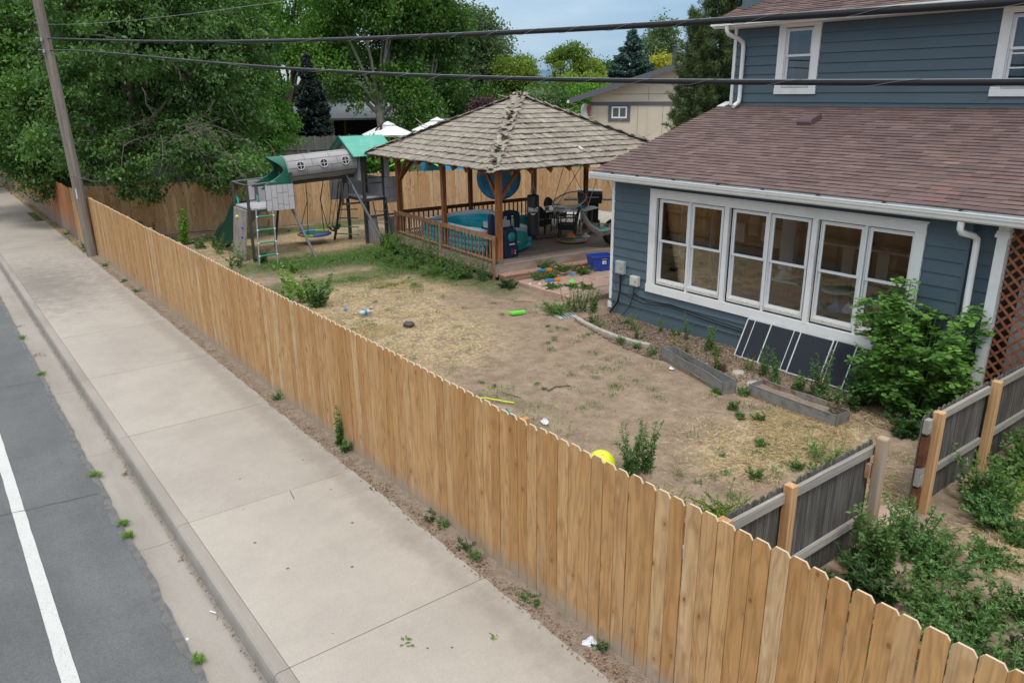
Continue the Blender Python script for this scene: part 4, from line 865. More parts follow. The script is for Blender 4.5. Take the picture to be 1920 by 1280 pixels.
# leaning window screens
def screen(y0, y1, x0, x1, z0, z1, lb, mid=()):
    t = thing('window_screen', lb, 'window screen', ((x0+x1)/2, (y0+y1)/2, z0), group='window screens leaning on the wall')
    f = lambda y, k: (x0+(x1-x0)*k, y, z0+(z1-z0)*k)
    part('frame', [mk['alu']], t, lambda b: (b.beam(f(y0, 0), f(y0, 1), .018, .022), b.beam(f(y1, 0), f(y1, 1), .018, .022), b.beam(f(y0, .01), f(y1, .01), .018, .022), b.beam(f(y0, .99), f(y1, .99), .018, .022), *[b.beam(f(q, 0), f(q, 1), .012, .014) for q in mid]))
    part('mesh', [mk['screen']], t, lambda b: b.add([f(y0, .01), f(y1, .01), f(y1, .99), f(y0, .99)], [(0, 1, 2, 3)]))
for i, (y0, y1, xo, lb, mid) in enumerate([(7.70, 8.24, .0, 'leftmost white-framed screen leaning under the windows', (8.08,)), (7.05, 7.72, .02, 'second white-framed screen from the left leaning under the windows', (7.25,)), (6.48, 7.10, .05, 'third white-framed screen from the left leaning under the windows', ()), (5.98, 6.60, .03, 'fourth white-framed screen from the left leaning under the windows', (6.42,)), (5.45, 6.05, .06, 'rightmost white-framed screen leaning behind the big shrub', ())]):
    screen(y0, y1, 11.62-xo, 11.97-xo, .03, .70+.01*i, lb, mid)
# ================================================================== gazebo and deck (own frame: s to the right, t to the back)
GA = -.06; GO = (11.99, 16.12); GL, GW = 5.35, 5.84; ZD = .41; ZE, ZP = 2.94, 4.67; OU, OV = .71, .81
D_ = thing('wood_deck', 'weathered wooden deck with railing and red front step under the gazebo', 'deck', (*GO, 0), GA)
nb = 42
x0_, x1_ = -.14, 5.75; t0_, t1_ = -.14, 6.0
for k in range(nb):
    a = t0_+(t1_-t0_)*k/nb; c = t0_+(t1_-t0_)*(k+1)/nb-.007; br = R.uniform(1.5, 4.2)
    part('deck_board', [mk['deckboard']], D_, lambda b: b.bx((x0_-.01*R.random(), a, ZD-.03), (br, c, ZD-R.uniform(0, .003))), world=False)
    part('deck_board', [mk['deckboard']], D_, lambda b: b.bx((br+.004, a, ZD-.03), (x1_, c, ZD-R.uniform(0, .003))), world=False)
part('rim_board', [mk['deckboard']], D_, lambda b: (b.bx((x0_-.01, t0_-.032, .14), (x1_, t0_-.003, ZD-.032)), b.bx((x0_-.04, t0_, .10), (x0_-.012, t1_, ZD-.032))), world=False)
part('underframe', [mk['dark']], D_, lambda b: b.bx((x0_+.08, t0_+.06, -.02), (x1_-.05, t1_-.05, ZD-.035)), world=False)
part('step', [mk['redstep']], D_, lambda b: (b.bx((-.16, -.50, .165), (5.6, -.18, .20)), b.bx((-.14, -.485, .02), (5.58, -.46, .163)), b.bx((-.14, -.455, .02), (-.11, -.19, .163))), world=False)
part('step_fill', [mk['dark']], D_, lambda b: b.bx((-.10, -.45, -.02), (5.5, -.19, .16)), world=False)
# railing: left side and back
def railing(p, q, dark=False, n=None, skip=None):
    p, q = Vector(p), Vector(q); d = (q-p).normalized(); L = (q-p).length; m1 = 'redwood_dark' if dark else 'redwood_worn'
    part('top_rail', [mk[m1]], D_, lambda b: b.beam(p+Vector((0, 0, .70)), q+Vector((0, 0, .70)), .045, .12), world=False)
    part('bottom_rail', [mk[m1]], D_, lambda b: b.beam(p+Vector((0, 0, .10)), q+Vector((0, 0, .10)), .04, .05), world=False)
    side = Vector((d.y, -d.x, 0))*.034
    for k in range(n):
        c = p+d*(L*(k+.5)/n)+side*(-1 if not dark else 1)*(-1)
        part('baluster', [mk[m1]], D_, lambda b: b.bx((c.x-.018, c.y-.018, c.z-.16 if not dark else c.z+.02), (c.x+.018, c.y+.018, c.z+.70)), world=False)
railing((-.13, .0, ZD), (-.13, 2.85, ZD), n=15); railing((-.13, 2.95, ZD), (-.13, 5.75, ZD), n=15)
railing((.06, 5.86, ZD), (2.60, 5.86, ZD), True, 14); railing((2.76, 5.86, ZD), (5.30, 5.86, ZD), True, 14)
part('lower_trim', [mk['redstep']], D_, lambda b: b.beam((-.20, .0, .19), (-.20, 5.8, .19), .03, .05), world=False)
for y in (0, 2.9, 5.86): part('railing_post', [mk['redwood_worn']], D_, lambda b: b.bx((-.20, y-.04, 0), (-.15, y+.04, 1.17)), world=False)
G = thing('gazebo', 'timber gazebo with a weathered cedar shake hip roof standing on the deck', 'gazebo', (*GO, ZD), GA)
zo = -ZD
def gp(name, m, fn, bevel=0): return part(name, [mk[m]], G, fn, world=False, bevel=bevel)
for (s, tt) in ((0, 0), (0, GW), (GL, 0), (GL, GW)):
    gp('post', 'redwood', lambda b: b.bx((s-.075, tt-.075, 0), (s+.075, tt+.075, ZE+.22+zo)), bevel=.008)
for (s, tt) in ((0, GW/2), (GL/2, GW), (GL, GW/2)):
    gp('post', 'redwood', lambda b: b.bx((s-.062, tt-.062, 0), (s+.062, tt+.062, ZE+.22+zo)), bevel=.008)
gp('post_base', 'galv', lambda b: b.bx((-.082, -.082, 0), (.082, .082, .11)))
zb = ZE+.22+zo
for p, q in (((0, 0), (GL, 0)), ((0, 0), (0, GW)), ((GL, 0), (GL, GW)), ((0, GW), (GL, GW))):
    ex = Vector((*q, 0))-Vector((*p, 0)); ex.normalize()
    gp('beam', 'redwood_dark', lambda b: b.beam(Vector((*p, zb-.07))-ex*.12, Vector((*q, zb-.07))+ex*.12, .075, .15))
for (s, tt, dx, dy) in ((0, 0, 1, 0), (0, 0, 0, 1), (0, GW, 1, 0), (0, GW, 0, -1), (GL, 0, -1, 0), (GL, 0, 0, 1), (GL, GW, -1, 0), (GL, GW, 0, -1)):
    gp('knee_brace', 'redwood', lambda b: b.beam((s+dx*.07, tt+dy*.07, zb-1.0), (s+dx*.80, tt+dy*.80, zb-.12), .06, .09))
AP = Vector((GL/2, GW/2, ZP+zo)); c4 = [Vector((-OU, -OV, ZE+zo)), Vector((GL+OU, -OV, ZE+zo)), Vector((GL+OU, GW+OV, ZE+zo)), Vector((-OU, GW+OV, ZE+zo))]
for c in c4: gp('hip_rafter', 'redwood_dark', lambda b: b.beam(c+Vector((0, 0, -.10))+(AP-c)*.02, AP+Vector((0, 0, -.12)), .05, .13))
for k in range(4):                                            # rafter tails
    A, B = c4[k], c4[(k+1) % 4]; e = (B-A); L = e.length; e.normalize(); inn = Vector((-e.y, e.x, 0)); foot = (A+B)/2; hh = (AP-foot); up = hh.normalized()
    n = 11
    for j in range(1, n):
        p = A+e*(L*j/n); m = min(j, n-j)/n*2; q = p+up*hh.length*min(m, .98)*.97
        gp('rafter', 'redwood', lambda b: b.beam(p+Vector((0, 0, -.085))+inn*.03, q+Vector((0, 0, -.085)), .045, .12))
gp('roof_deck', 'redwood_dark', lambda b: b.add([c+Vector((0, 0, -.02))+(AP-c)*.004 for c in c4]+[AP+Vector((0, 0, -.02))], [(0, 1, 4), (1, 2, 4), (2, 3, 4), (3, 0, 4)]))
shk = {}
for i, w_ in enumerate((.11, .14, .17, .20, .24)):
    for v in range(3):
        rr = random.Random(i*7+v); b = MB(); e = [.34+rr.uniform(-.012, .02) for _ in range(2)]; th = .020+.014*rr.random(); cup = rr.uniform(-.004, .010)
        # local: x across, y up-slope, z out of roof ; butt end at y=0
        vs = [(-w_/2, rr.uniform(-.02, .012), 0.0), (0, rr.uniform(-.012, .012), cup), (w_/2, rr.uniform(-.02, .012), 0)]
        bot = [(x, y, z) for x, y, z in vs]; top = [(x, y, z+th) for x, y, z in vs]
        far = [(-w_/2, .40, .002), (0, .40, .002), (w_/2, .40, .002)]; ft = [(x, y, .008) for x, y, _ in far]
        b.add(bot+top+far+ft, [(0, 1, 4, 3), (1, 2, 5, 4), (3, 4, 10, 9), (4, 5, 11, 10), (0, 3, 9, 6), (2, 8, 11, 5), (1, 0, 6, 7), (2, 1, 7, 8)])
        me = b.mesh('shake'); me.materials.append(mk['shake']); shk[(w_, v)] = me
SH = []
for k in range(4):
    A, B = c4[k], c4[(k+1) % 4]; e = (B-A); L = e.length; e.normalize(); foot = A+e*((AP-A).dot(e)); hh = (AP-foot); up = hh.normalized(); nrm = e.cross(up).normalized()
    if nrm.z < 0: nrm = -nrm
    SL = hh.length; nr = 14; ex = SL/nr; ax = (AP-A).dot(e)
    for r_ in range(nr):
        s0 = r_*ex; lo, hi = ax*s0/SL, L-(L-ax)*s0/SL; x = lo-R.uniform(0, .1)
        while x < hi+.03:
            w_ = R.choice((.11, .14, .17, .17, .20, .24)); xc = x+w_/2
            if lo-.02 < xc < hi+.02: SH.append((k, A+e*xc+up*(s0-.035+R.gauss(0, .010))+nrm*(.008+R.uniform(0, .006)), e, up, nrm, w_))
            x += w_+.004
    # double first course
cw = lambda p: (Matrix.Translation((*GO, ZD)) @ Matrix.Rotation(GA, 4, 'Z')) @ p
SH.sort(key=lambda q: (0 if q[0] in (0, 3) else 1, (cw(q[1])-Vector((0, 0, 4.8))).length))
def shake_q(e, up, nrm, tw=0, lift=0):
    q = Matrix((e, up, nrm)).transposed().to_quaternion()
    return q @ Matrix.Rotation(math.radians(-4.2+lift), 4, 'X').to_quaternion() @ Matrix.Rotation(tw, 4, 'Z').to_quaternion()
for i, (k, p, e, up, nrm, w_) in enumerate(SH[:300]):
    link('shake', shk[(w_, R.randrange(3))], G, world=False, loc=p+nrm*.026, rot=shake_q(e, up, nrm, R.gauss(0, .020), R.choice((0, 0, .8, -1.2, -2.2))), scale=(1, ex/.30, 1))
V = []; T = []
for (k, p, e, up, nrm, w_) in SH[300:]:
    l = .36; th = .018+.010*R.random(); j1, j2 = R.uniform(-.015, .012), R.uniform(-.015, .012); o = nrm*.004
    a, c_ = p-e*(w_/2)+up*j1, p+e*(w_/2)+up*j2; a2, c2 = a+nrm*(th+.018), c_+nrm*(th+.018); f1, f2 = p-e*(w_/2)+up*l+o, p+e*(w_/2)+up*l+o
    V += [[a, c_, c2, a2], [a2, c2, f2, f1], [a, a2, f1, f1-nrm*.004], [c_, f2-nrm*.004, f2, c2]]; T += [R.random()]*4
me = qmesh('shakes', np.array([[list(x) for x in q] for q in V]), 4, np.array(T)); o = link('shakes', me, G, [mk['shake_s']], world=False); o['kind'] = 'stuff'
# hip caps: curled, twisted shakes
def curled(b, p, d, side, nrm, l, w_, curl, th=.012):
    n = 5; vs = []
    for i in range(n+1):
        u_ = i/n; c = p+d*(l*u_)+nrm*(curl*(u_**2)*l+.012)
        vs += [c-side*w_/2-nrm*.012, c, c+side*w_/2-nrm*.012, c-side*w_/2-nrm*.012+nrm*th, c+nrm*th, c+side*w_/2-nrm*.012+nrm*th]
    fs = []
    for i in range(n):
        a = i*6; q = a+6; fs += [(a, q, q+1, a+1), (a+1, q+1, q+2, a+2), (a+3, a+4, q+4, q+3), (a+4, a+5, q+5, q+4), (a, a+3, q+3, q), (a+2, q+2, q+5, a+5)]
    fs += [(0, 1, 4, 3), (1, 2, 5, 4), (n*6, n*6+3, n*6+4, n*6+1), (n*6+1, n*6+4, n*6+5, n*6+2)]
    b.add(vs, fs)
for ci, c in enumerate(c4):
    d = (AP-c); L = d.length; d.normalize(); side = d.cross(Vector((0, 0, 1))).normalized(); nrm = side.cross(d).normalized()
    n = 19 if ci in (0,) else 14
    for j in range(n):
        p = c+d*(L*j/n)+nrm*(.045+.02*R.random())
        for sg in (-1, 1):
            tw = R.gauss(0, .16)+sg*R.uniform(.10, .34); dd = (d*math.cos(tw)+side*math.sin(tw)).normalized(); sd = dd.cross(nrm).normalized()*-1
            cu = R.choice((.0, .05, .1, .22, .4)) if ci == 0 else R.choice((0, 0, .02, .05, .1))
            gp('ridge_shake', 'shake', lambda b: curled(b, p+side*sg*.055, -dd if cu > .15 else dd, sd, nrm, R.uniform(.32, .46), R.uniform(.10, .15), cu))
for (fr, ci, cu, sg) in ((.46, 3, .9, 1), (.44, 3, .5, -1), (.60, 3, .3, 1), (.12, 3, .25, -1), (.48, 1, .8, 1), (.62, 1, .45, -1), (.30, 1, .5, 1), (.74, 1, .6, 1), (.97, 0, .5, 1), (.95, 2, .6, -1), (.97, 3, .4, 1)):
    c = c4[ci]; d = (AP-c); L = d.length; d.normalize(); side = d.cross(Vector((0, 0, 1))).normalized(); nrm = side.cross(d).normalized()
    gp('ridge_shake', 'shake', lambda b: curled(b, c+d*(L*fr)+nrm*.05, (-d+side*sg*.5).normalized(), side, nrm, .42, .07, cu))
solid('fallen_blossom', mk['litter'], 'small pale pinkish scrap lying on the front slope of the gazebo roof', 'debris', lambda b: b.box(cw(c4[0]*.42+c4[1]*.40+AP*.18+Vector((0, -.0, .06))), (.05, .18, .05), Matrix.Rotation(.4, 3, 'X')))
# flagstone patio right of the yard
pat = thing('patio', None, None, (14, 14, 0), kind='structure')
def irregular(x0, x1, y0, y1, z0, z1, m, par, nm='flagstone'):
    j = lambda: R.uniform(-.05, .05)
    poly = [(x0+j()*.6, y0+j()*.5), ((x0+x1)/2+j(), y0+.01), (x1+j()*.6, y0+j()*.5), (x1+.0, (y0+y1)/2+j()), (x1+j()*.6, y1+j()*.5), ((x0+x1)/2+j(), y1-.01), (x0+j()*.6, y1+j()*.5), (x0, (y0+y1)/2+j())]
    part(nm, [mk[m]], par, lambda b: b.prism(poly, z0, z1), bevel=.01)
ys_ = [12.95, 13.55, 14.2, 14.8, 15.4]
for i in range(7):
    for j in range(4):
        xa = 11.95+i*.88+.0; irregular(xa+.012, xa+.868, ys_[j]+.012, ys_[j+1]-.012, -.08, .085+R.uniform(-.004, .004), 'patio', pat)
link('patio_bed', MB().bx((11.98, 12.95, -.1), (18.1, 15.38, .066)).mesh('patio_bed'), pat, [mk['patio']])
link('rear_slab', MB().bx((17.75, 14.0, -.1), (21.0, 22.3, .36)).mesh('rear_slab'), pat, [mk['edging']])
# ---- things on the deck (world coordinates)
def chain(b, p, q, n=26, r=.012):
    p, q = Vector(p), Vector(q)
    for i in range(n):
        a, c = p+(q-p)*(i/n), p+(q-p)*((i+.82)/n); b.tube([a, c], r*(1.0 if i % 2 else .65), 5)
def text_obj(txt, size, depth, m, parent, loc, rot, label=None, bold=.0, sx=1):
    cu = bpy.data.curves.new('lettering', 'FONT'); cu.body = txt; cu.size = size; cu.extrude = depth; cu.align_x = 'CENTER'; cu.align_y = 'CENTER'; cu.offset = bold; cu.resolution_u = 3
    tmp = bpy.data.objects.new('tmp', cu); sc.collection.objects.link(tmp); dg = bpy.context.evaluated_depsgraph_get(); me = bpy.data.meshes.new_from_object(tmp.evaluated_get(dg)); bpy.data.objects.remove(tmp)
    return me
# punching bag
bx_, by_ = 13.02, 15.86; bx_, by_ = 13.05+.55, 16.25+.42
t = thing('punching_bag', 'black heavy punching bag hanging by chains from the gazebo with white lettering', 'punching bag', (bx_, by_, .92))
prof = [(0, .90), (.13, .905), (.160, .94), (.170, 1.02), (.172, 1.5), (.170, 2.0), (.160, 2.05), (.06, 2.07), (0, 2.07)]
part('body', [mk['vinyl']], t, lambda b: b.lathe(prof, (bx_, by_, 0), 28))
for z in (1.22, 1.60, 1.92): part('seam_band', [mk['black']], t, lambda b: b.lathe([(.1735, z), (.1755, z+.005), (.1755, z+.022), (.1735, z+.027)], (bx_, by_, 0), 28))
for a in range(4):
    c, s = math.cos(a*PI/2+.4), math.sin(a*PI/2+.4); part('chain', [mk['steel']], t, lambda b: chain(b, (bx_+.15*c, by_+.15*s, 1.97), (bx_, by_, 2.35), 9))
part('chain', [mk['steel']], t, lambda b: chain(b, (bx_, by_, 2.35), (bx_, by_, 2.78), 10)); part('ring', [mk['steel']], t, lambda b: b.lathe([(.02, 2.33), (.03, 2.345), (.02, 2.36)], (bx_, by_, 0), 12))
me = text_obj('EVERLAST', .098, .001, None, None, None, None, bold=.0022)
# wrap the print round the bag, facing the street
ang0 = math.atan2(-by_, -bx_)
for v in me.vertices:
    x, y, z = v.co; hx = x*.72/.172; yy = y*1.35*(1+.35*(abs(x)/.19)**2); a = ang0+hx
    v.co = (bx_+(.1745+z)*math.cos(a), by_+(.1745+z)*math.sin(a), 1.66+yy)
o = link('lettering', me, t, [mk['print']])
def chev(b):
    pts = [(-.09, -.060), (-.04, -.075), (0, -.098), (.04, -.075), (.09, -.060), (.045, -.093), (0, -.128), (-.045, -.093)]
    vs = [(bx_+.1752*math.cos(ang0+x/.172), by_+.1752*math.sin(ang0+x/.172), 1.645+z) for x, z in pts]; b.add(vs, [(0, 1, 7), (1, 2, 6, 7), (2, 3, 5, 6), (3, 4, 5)])
part('emblem', [mk['print']], t, chev)
# blue round float hanging under the roof
cx_, cy_ = 12.82, 16.75; ax = Vector((-cx_, -cy_, 0)).normalized(); Qd = ax.to_track_quat('Z', 'Y').to_matrix()
t = thing('round_float', 'big blue round inflatable disc hanging under the gazebo roof behind the front post', 'inflatable', (cx_+.4, cy_+.5, 2.0))
mk['floatblue'] = mat('printed_blue_vinyl', (.008, .14, .30), (.05, .20, .20), (5, .56, .70), rough=.4, noise=[(5, .2, (1, 1, 1))])
part('disc', [mk['floatblue']], t, lambda b: b.lathe([(0, .035), (.40, .045), (.50, .07), (.58, .06), (.615, 0), (.58, -.06), (.50, -.07), (0, -.04)], (cx_+.08, cy_+.57, 2.52), 40, Qd))
part('hanging_rope', [mk['darkrope']], t, lambda b: b.tube([(cx_+.08, cy_+.57, 3.1), (cx_+.08, cy_+.57, 3.3)], .01, 5))
# inflatable pool
t = thing('inflatable_pool', 'turquoise inflatable paddling pool with a white rim on the deck behind the railing', 'pool', (13.4, 19.2, ZD))
def poolpath(n=48, a=1.05, b_=1.95, e=3.2):
    o = []
    for i in range(n):
        th = 2*PI*i/n; c, s = math.cos(th), math.sin(th); o.append((math.copysign(abs(c)**(2/e), c)*a, math.copysign(abs(s)**(2/e), s)*b_))
    return o
PC = (13.33, 19.20)
def ring(b, r, z, grow=0, sagf=0):
    P = poolpath(); pts = [(PC[0]+x*(1+grow), PC[1]+y*(1+grow*.6), z+sagf*(.09*math.sin(math.atan2(y, x)*2+.6)+.05*math.sin(math.atan2(y, x)*3))) for x, y in P]; pts.append(pts[0]); pts.append(pts[1])
    b.tube(pts, r, 10, cap=False)
for i, (z, sf) in enumerate(((.10, 0), (.26, .15), (.42, .4))): part('ring', [mk['pool']], t, lambda b: ring(b, .095, ZD+z, .0, sf))
part('rim', [mk['poolrim']], t, lambda b: ring(b, .085, ZD+.60, .0, 1.0))
part('lining', [mk['poolin']], t, lambda b: (lambda P: b.add([(PC[0]+x*.97, PC[1]+y*.97, ZD+.585+.09*math.sin(math.atan2(y, x)*2+.6)) for x, y in P]+[(PC[0]+x*.88, PC[1]+y*.9, ZD+.05) for x, y in P], [(i, (i+1) % 48, 48+(i+1) % 48, 48+i) for i in range(48)]+[tuple(range(48, 96))], True))(poolpath()))
# navy toy workbench
t = thing('toy_picnic_table', 'navy blue and red plastic toy picnic bench set between the pool and the front post', 'toy table', (13.1, 17.2, ZD))
def rounded(b, x0, x1, z0, z1, y, th, r=.1, ax='x'):
    poly = []
    for (cx, cz, a) in ((x1-r, z1-r, 0), (x0+r, z1-r, PI/2)):
        for k in range(7): poly.append((cx+r*math.cos(a+k*PI/12), cz+r*math.sin(a+k*PI/12)))
    poly += [(x0, z0), (x1, z0)]
    b.prism(poly, y-th/2, y+th/2, (lambda a, c, h: (a, h, c)))
part('side_panel', [mk['navy']], t, lambda b: rounded(b, 12.42+.10, 12.86+.10, ZD, ZD+.80, 16.62, .10, .13), bevel=.015)
part('side_roundel', [mk['teal']], t, lambda b: b.lathe([(0, -.006), (.13, -.006), (.13, .006), (0, .006)], (12.78-.03, 16.562, ZD+.58), 24, Matrix.Rotation(PI/2, 3, 'X')))
part('sticker', [mk['white']], t, lambda b: b.bx((12.67, 16.562, ZD+.36), (12.86, 16.568, ZD+.395)))
part('sticker', [mk['red']], t, lambda b: b.bx((12.74, 16.562, ZD+.10), (12.80, 16.568, ZD+.24)))
for z in (.11, .18): part('sticker', [mk['white']], t, lambda b: b.lathe([(0, -.004), (.022, -.004), (.022, .004), (0, .004)], (12.87, 16.564, ZD+z), 10, Matrix.Rotation(PI/2, 3, 'X')))
part('side_panel', [mk['navy']], t, lambda b: rounded(b, 11.95+.25, 12.10+.25, ZD, ZD+1.22, 16.85, .14, .07), bevel=.015)
part('sticker', [mk['white']], t, lambda b: b.bx((12.26, 16.772, ZD+.34), (12.275, 16.778, ZD+.60)))
def arch(b):
    x0, x1, y = 12.95, 13.62, 17.35
    for a, c in ((x0, x0+.10), (x0+.27, x0+.37), (x1-.14, x1)): b.bx((a, y-.05, ZD), (c, y+.05, ZD+1.02))
    b.bx((x0+.101, y-.049, ZD+.30), (x0+.269, y+.049, ZD+.52)); b.bx((x0+.371, y-.049, ZD+.30), (x1-.141, y+.049, ZD+.52))
    pts = [(x0, ZD+1.021)]+[(x0+(x1-x0)*(1-math.cos(a))/2, ZD+1.04+.14*math.sin(a)) for a in np.linspace(.1, PI-.1, 12)]+[(x1, ZD+1.021)]
    b.prism(pts, y-.05, y+.05, lambda a, c, h: (a, h, c))
part('slatted_back', [mk['navy']], t, arch)
for x in (13.10, 13.34): part('slot_trim', [mk['lime']], t, lambda b: b.tube([(x+.03, 17.30, ZD+.56), (x, 17.30, ZD+.70), (x+.05, 17.30, ZD+.82), (x+.02, 17.30, ZD+.96)], .022, 6))
part('seat', [mk['fabric']], t, lambda b: b.bx((12.3, 16.70, ZD+.36), (13.15, 17.10, ZD+.40)))
part('tabletop', [mk['navy']], t, lambda b: b.bx((12.35, 16.9, ZD+.74), (13.1, 17.45, ZD+.80)), bevel=.015)
part('red_support', [mk['red']], t, lambda b: b.prism([(12.18, ZD+.62), (12.60, ZD+.62), (12.50, ZD+.96), (12.42, ZD+.96)], 16.95, 17.05, lambda a, c, h: (a, h, c)))
part('red_support', [mk['red']], t, lambda b: b.beam((12.95, 17.0, ZD+.72), (13.15, 16.9, ZD+.40), .12, .09))
part('teal_wheel', [mk['teal']], t, lambda b: b.lathe([(0, -.06), (.26, -.06), (.29, -.03), (.29, .03), (.26, .06), (0, .06)], (13.35, 17.0, ZD+.34), 24, Matrix.Rotation(PI/2, 3, 'X')))
part('base_block', [mk['dark']], t, lambda b: b.bx((12.36, 16.72, ZD), (13.1, 17.3, ZD+.28)))
t = thing('toy_box', 'grey box with white lettering on the toy bench behind the front gazebo post', 'box', (12.6, 17.0, ZD+.8))
part('box_body', [mk['pgrey']], t, lambda b: b.bx((12.32, 16.92, ZD+.803), (12.98, 17.3, ZD+.97)), bevel=.01)
me = text_obj('EN', .17, .002, None, None, None, None, bold=.006); o = link('lettering', me, t, [mk['print']], loc=(12.56, 16.915, ZD+.885), rot=Matrix.Rotation(PI/2, 4, 'X').to_quaternion())
# laundry basket
t = thing('laundry_basket', 'teal laundry basket left of the punching bag at the back of the deck', 'basket', (16.6, 20.7, ZD))
part('basket_wall', [mk['teal']], t, lambda b: ([b.beam((16.35+.5*k/9*.96, 20.45, ZD+.03), (16.33+.5*k/9, 20.43, ZD+.32), .012, .02) for k in range(10)], [b.beam((16.34, 20.44, ZD+z), (16.86, 20.44, ZD+z), .012, .03) for z in (.04, .12, .2, .28)], b.bx((16.36, 20.47, ZD+.02), (16.84, 20.8, ZD+.05)), b.bx((16.33, 20.8, ZD+.02), (16.86, 20.82, ZD+.32)), b.bx((16.33, 20.45, ZD+.02), (16.345, 20.8, ZD+.32)), b.bx((16.845, 20.45, ZD+.02), (16.86, 20.8, ZD+.32)), b.bx((16.30, 20.40, ZD+.321), (16.89, 20.44, ZD+.35))))
# wicker chairs
def chair(lb, x, y, rz):
    t = thing('wicker_chair', lb, 'chair', (x, y, ZD), rz, group='black wicker chairs round the pale table')
    for sx in (-.25, .25):
        part('leg', [mk['wicker']], t, lambda b: b.tube([(sx, -.25, 0), (sx*.98, -.25, .40)], .02, 6), world=False)
        part('leg', [mk['wicker']], t, lambda b: b.tube([(sx, .22, 0), (sx, .24, .40)], .02, 6), world=False)
        part('arm', [mk['wicker']], t, lambda b: b.tube([(sx, -.25, .40), (sx*1.1, -.26, .62), (sx*1.12, 0, .66), (sx, .26, .66)], .022, 6), world=False)
    part('seat', [mk['wicker']], t, lambda b: (b.bx((-.27, -.27, .36), (.27, .26, .43)), b.bx((-.26, .235, .24), (.26, .262, .358)), b.bx((-.26, -.26, .26), (-.235, .23, .358)), b.bx((.235, -.26, .26), (.26, .23, .358))), world=False, bevel=.006)
    def bk(b):
        n = 10; vs = []
        for k in range(n+1):
            u_ = k/n; xx = -.27+.54*u_; top = .72+.20*math.sin(PI*u_)**.6; yy = .25+.05*math.sin(PI*u_)
            vs += [(xx, yy, .50), (xx, yy+.07, top), (xx, yy+.02, .52), (xx, yy+.09, top)]
        b.add(vs, [(4*k, 4*k+4, 4*k+5, 4*k+1) for k in range(n)]+[(4*k+2, 4*k+3, 4*k+7, 4*k+6) for k in range(n)]+[(4*k+1, 4*k+5, 4*k+7, 4*k+3) for k in range(n)])
    part('backrest', [mk['wicker']], t, bk, world=False)
    part('back_frame', [mk['wicker']], t, lambda b: (b.tube([(-.27, .25, .36), (-.27, .28, .74)]+[(-.27+.54*u_, .31+.05*math.sin(PI*u_), .72+.20*math.sin(PI*u_)**.6) for u_ in np.linspace(.05, .95, 9)]+[(.27, .28, .74), (.27, .25, .36)], .022, 6)), world=False)
chair('black wicker chair with its back to the yard in front of the pale table', 16.05, 17.95, PI+.72)
chair('black wicker chair left of the pale table, turned sideways', 15.95, 19.15, PI/2+.4)
chair('black wicker chair behind the pale table near the grill', 17.25, 19.9, .3)
t = thing('patio_table', 'pale topped patio table with clutter behind the wicker chairs', 'table', (16.85, 18.75, ZD))
part('tabletop', [mk['wtable']], t, lambda b: b.prism([(15.9, 19.15), (16.75, 18.05), (17.75, 18.35), (17.9, 18.7), (17.0, 19.75), (16.2, 19.55)], ZD+.70, ZD+.73), bevel=.008)
for x, y in ((16.55, 17.98+.25), (16.1, 19.1), (17.6, 18.5), (16.95, 19.5)): part('leg', [mk['midgrey']], t, lambda b: b.tube([(x, y, ZD), (x, y, ZD+.70)], .022, 8))
part('apron_scroll', [mk['alu']], t, lambda b: [b.tube([(16.15+.09*k+.05*math.cos(a), 18.90-.10*k, ZD+.52+.08*math.sin(a)) for a in np.linspace(0, 2*PI, 9)], .010, 5) for k in range(7)])
solid('umbrella_pole', mk['rope'], 'upright yellow-brown pole standing beside the pale table', 'pole', lambda b: b.tube([(16.70, 18.05, ZD), (16.70, 18.05, ZD+.95)], .026, 10))
for i, (m, x, y, s, lb) in enumerate((('skyblue', 17.15, 18.6, (.34, .2, .07), 'blue toy lying on the pale table'), ('orange', 16.25, 19.2, (.2, .14, .07), 'orange scrap at the left end of the pale table'), ('navy', 16.5, 18.9, (.34, .2, .05), 'purple-blue cloth on the left half of the pale table'), ('litter', 16.85, 18.55, (.2, .18, .04), 'white paper on the middle of the pale table'))):
    solid('table_clutter', mk[m], lb, 'clutter', lambda b: b.box((x, y, ZD+.735+s[2]/2), s, Matrix.Rotation(i*.9, 3, 'Z')), bevel=.02)
# hanging net swing
t = thing('net_swing', 'white-hooped net saucer swing hanging on dark ropes above the table', 'swing', (15.6, 17.6, 1.5))
NC = Vector((16.1, 17.95, 1.55)); tilt = Matrix.Rotation(.42, 3, 'Y') @ Matrix.Rotation(-.35, 3, 'X')
tilt = Matrix.Rotation(math.atan2(.75, .58)-PI/2, 3, 'Z') @ Matrix.Rotation(-.30, 3, 'Y') @ Matrix.Rotation(.32, 3, 'X')
hp_ = lambda a, r=.54: NC+tilt @ Vector((r*math.cos(a), r*math.sin(a), 0))
part('hoop', [mk['white']], t, lambda b: b.tube([hp_(a) for a in np.linspace(0, 2*PI, 33)], .022, 8, cap=False))
def net(b):
    for k in range(-6, 7):
        q = k/6.8; h = math.sqrt(1-q*q)*.54
        for s in (1, -1):
            f = lambda u_: (tilt @ (Matrix.Rotation(PI/4*s, 3, 'Z') @ Vector((q*.54, u_, -.10*(1-(u_**2+(q*.54)**2)/.30)))))+NC
            b.tube([f(u_) for u_ in np.linspace(-h, h, 9)], .006, 4, cap=False)
part('net', [mk['rope']], t, net)
for a, q in ((2.6, (15.9, 17.9)), (.5, (15.9, 17.9)), (3.6, (16.35, 17.5)), (5.6, (16.35, 17.5))): part('rope', [mk['darkrope']], t, lambda b: b.tube([hp_(a), (*q, 2.86)], .009, 5))
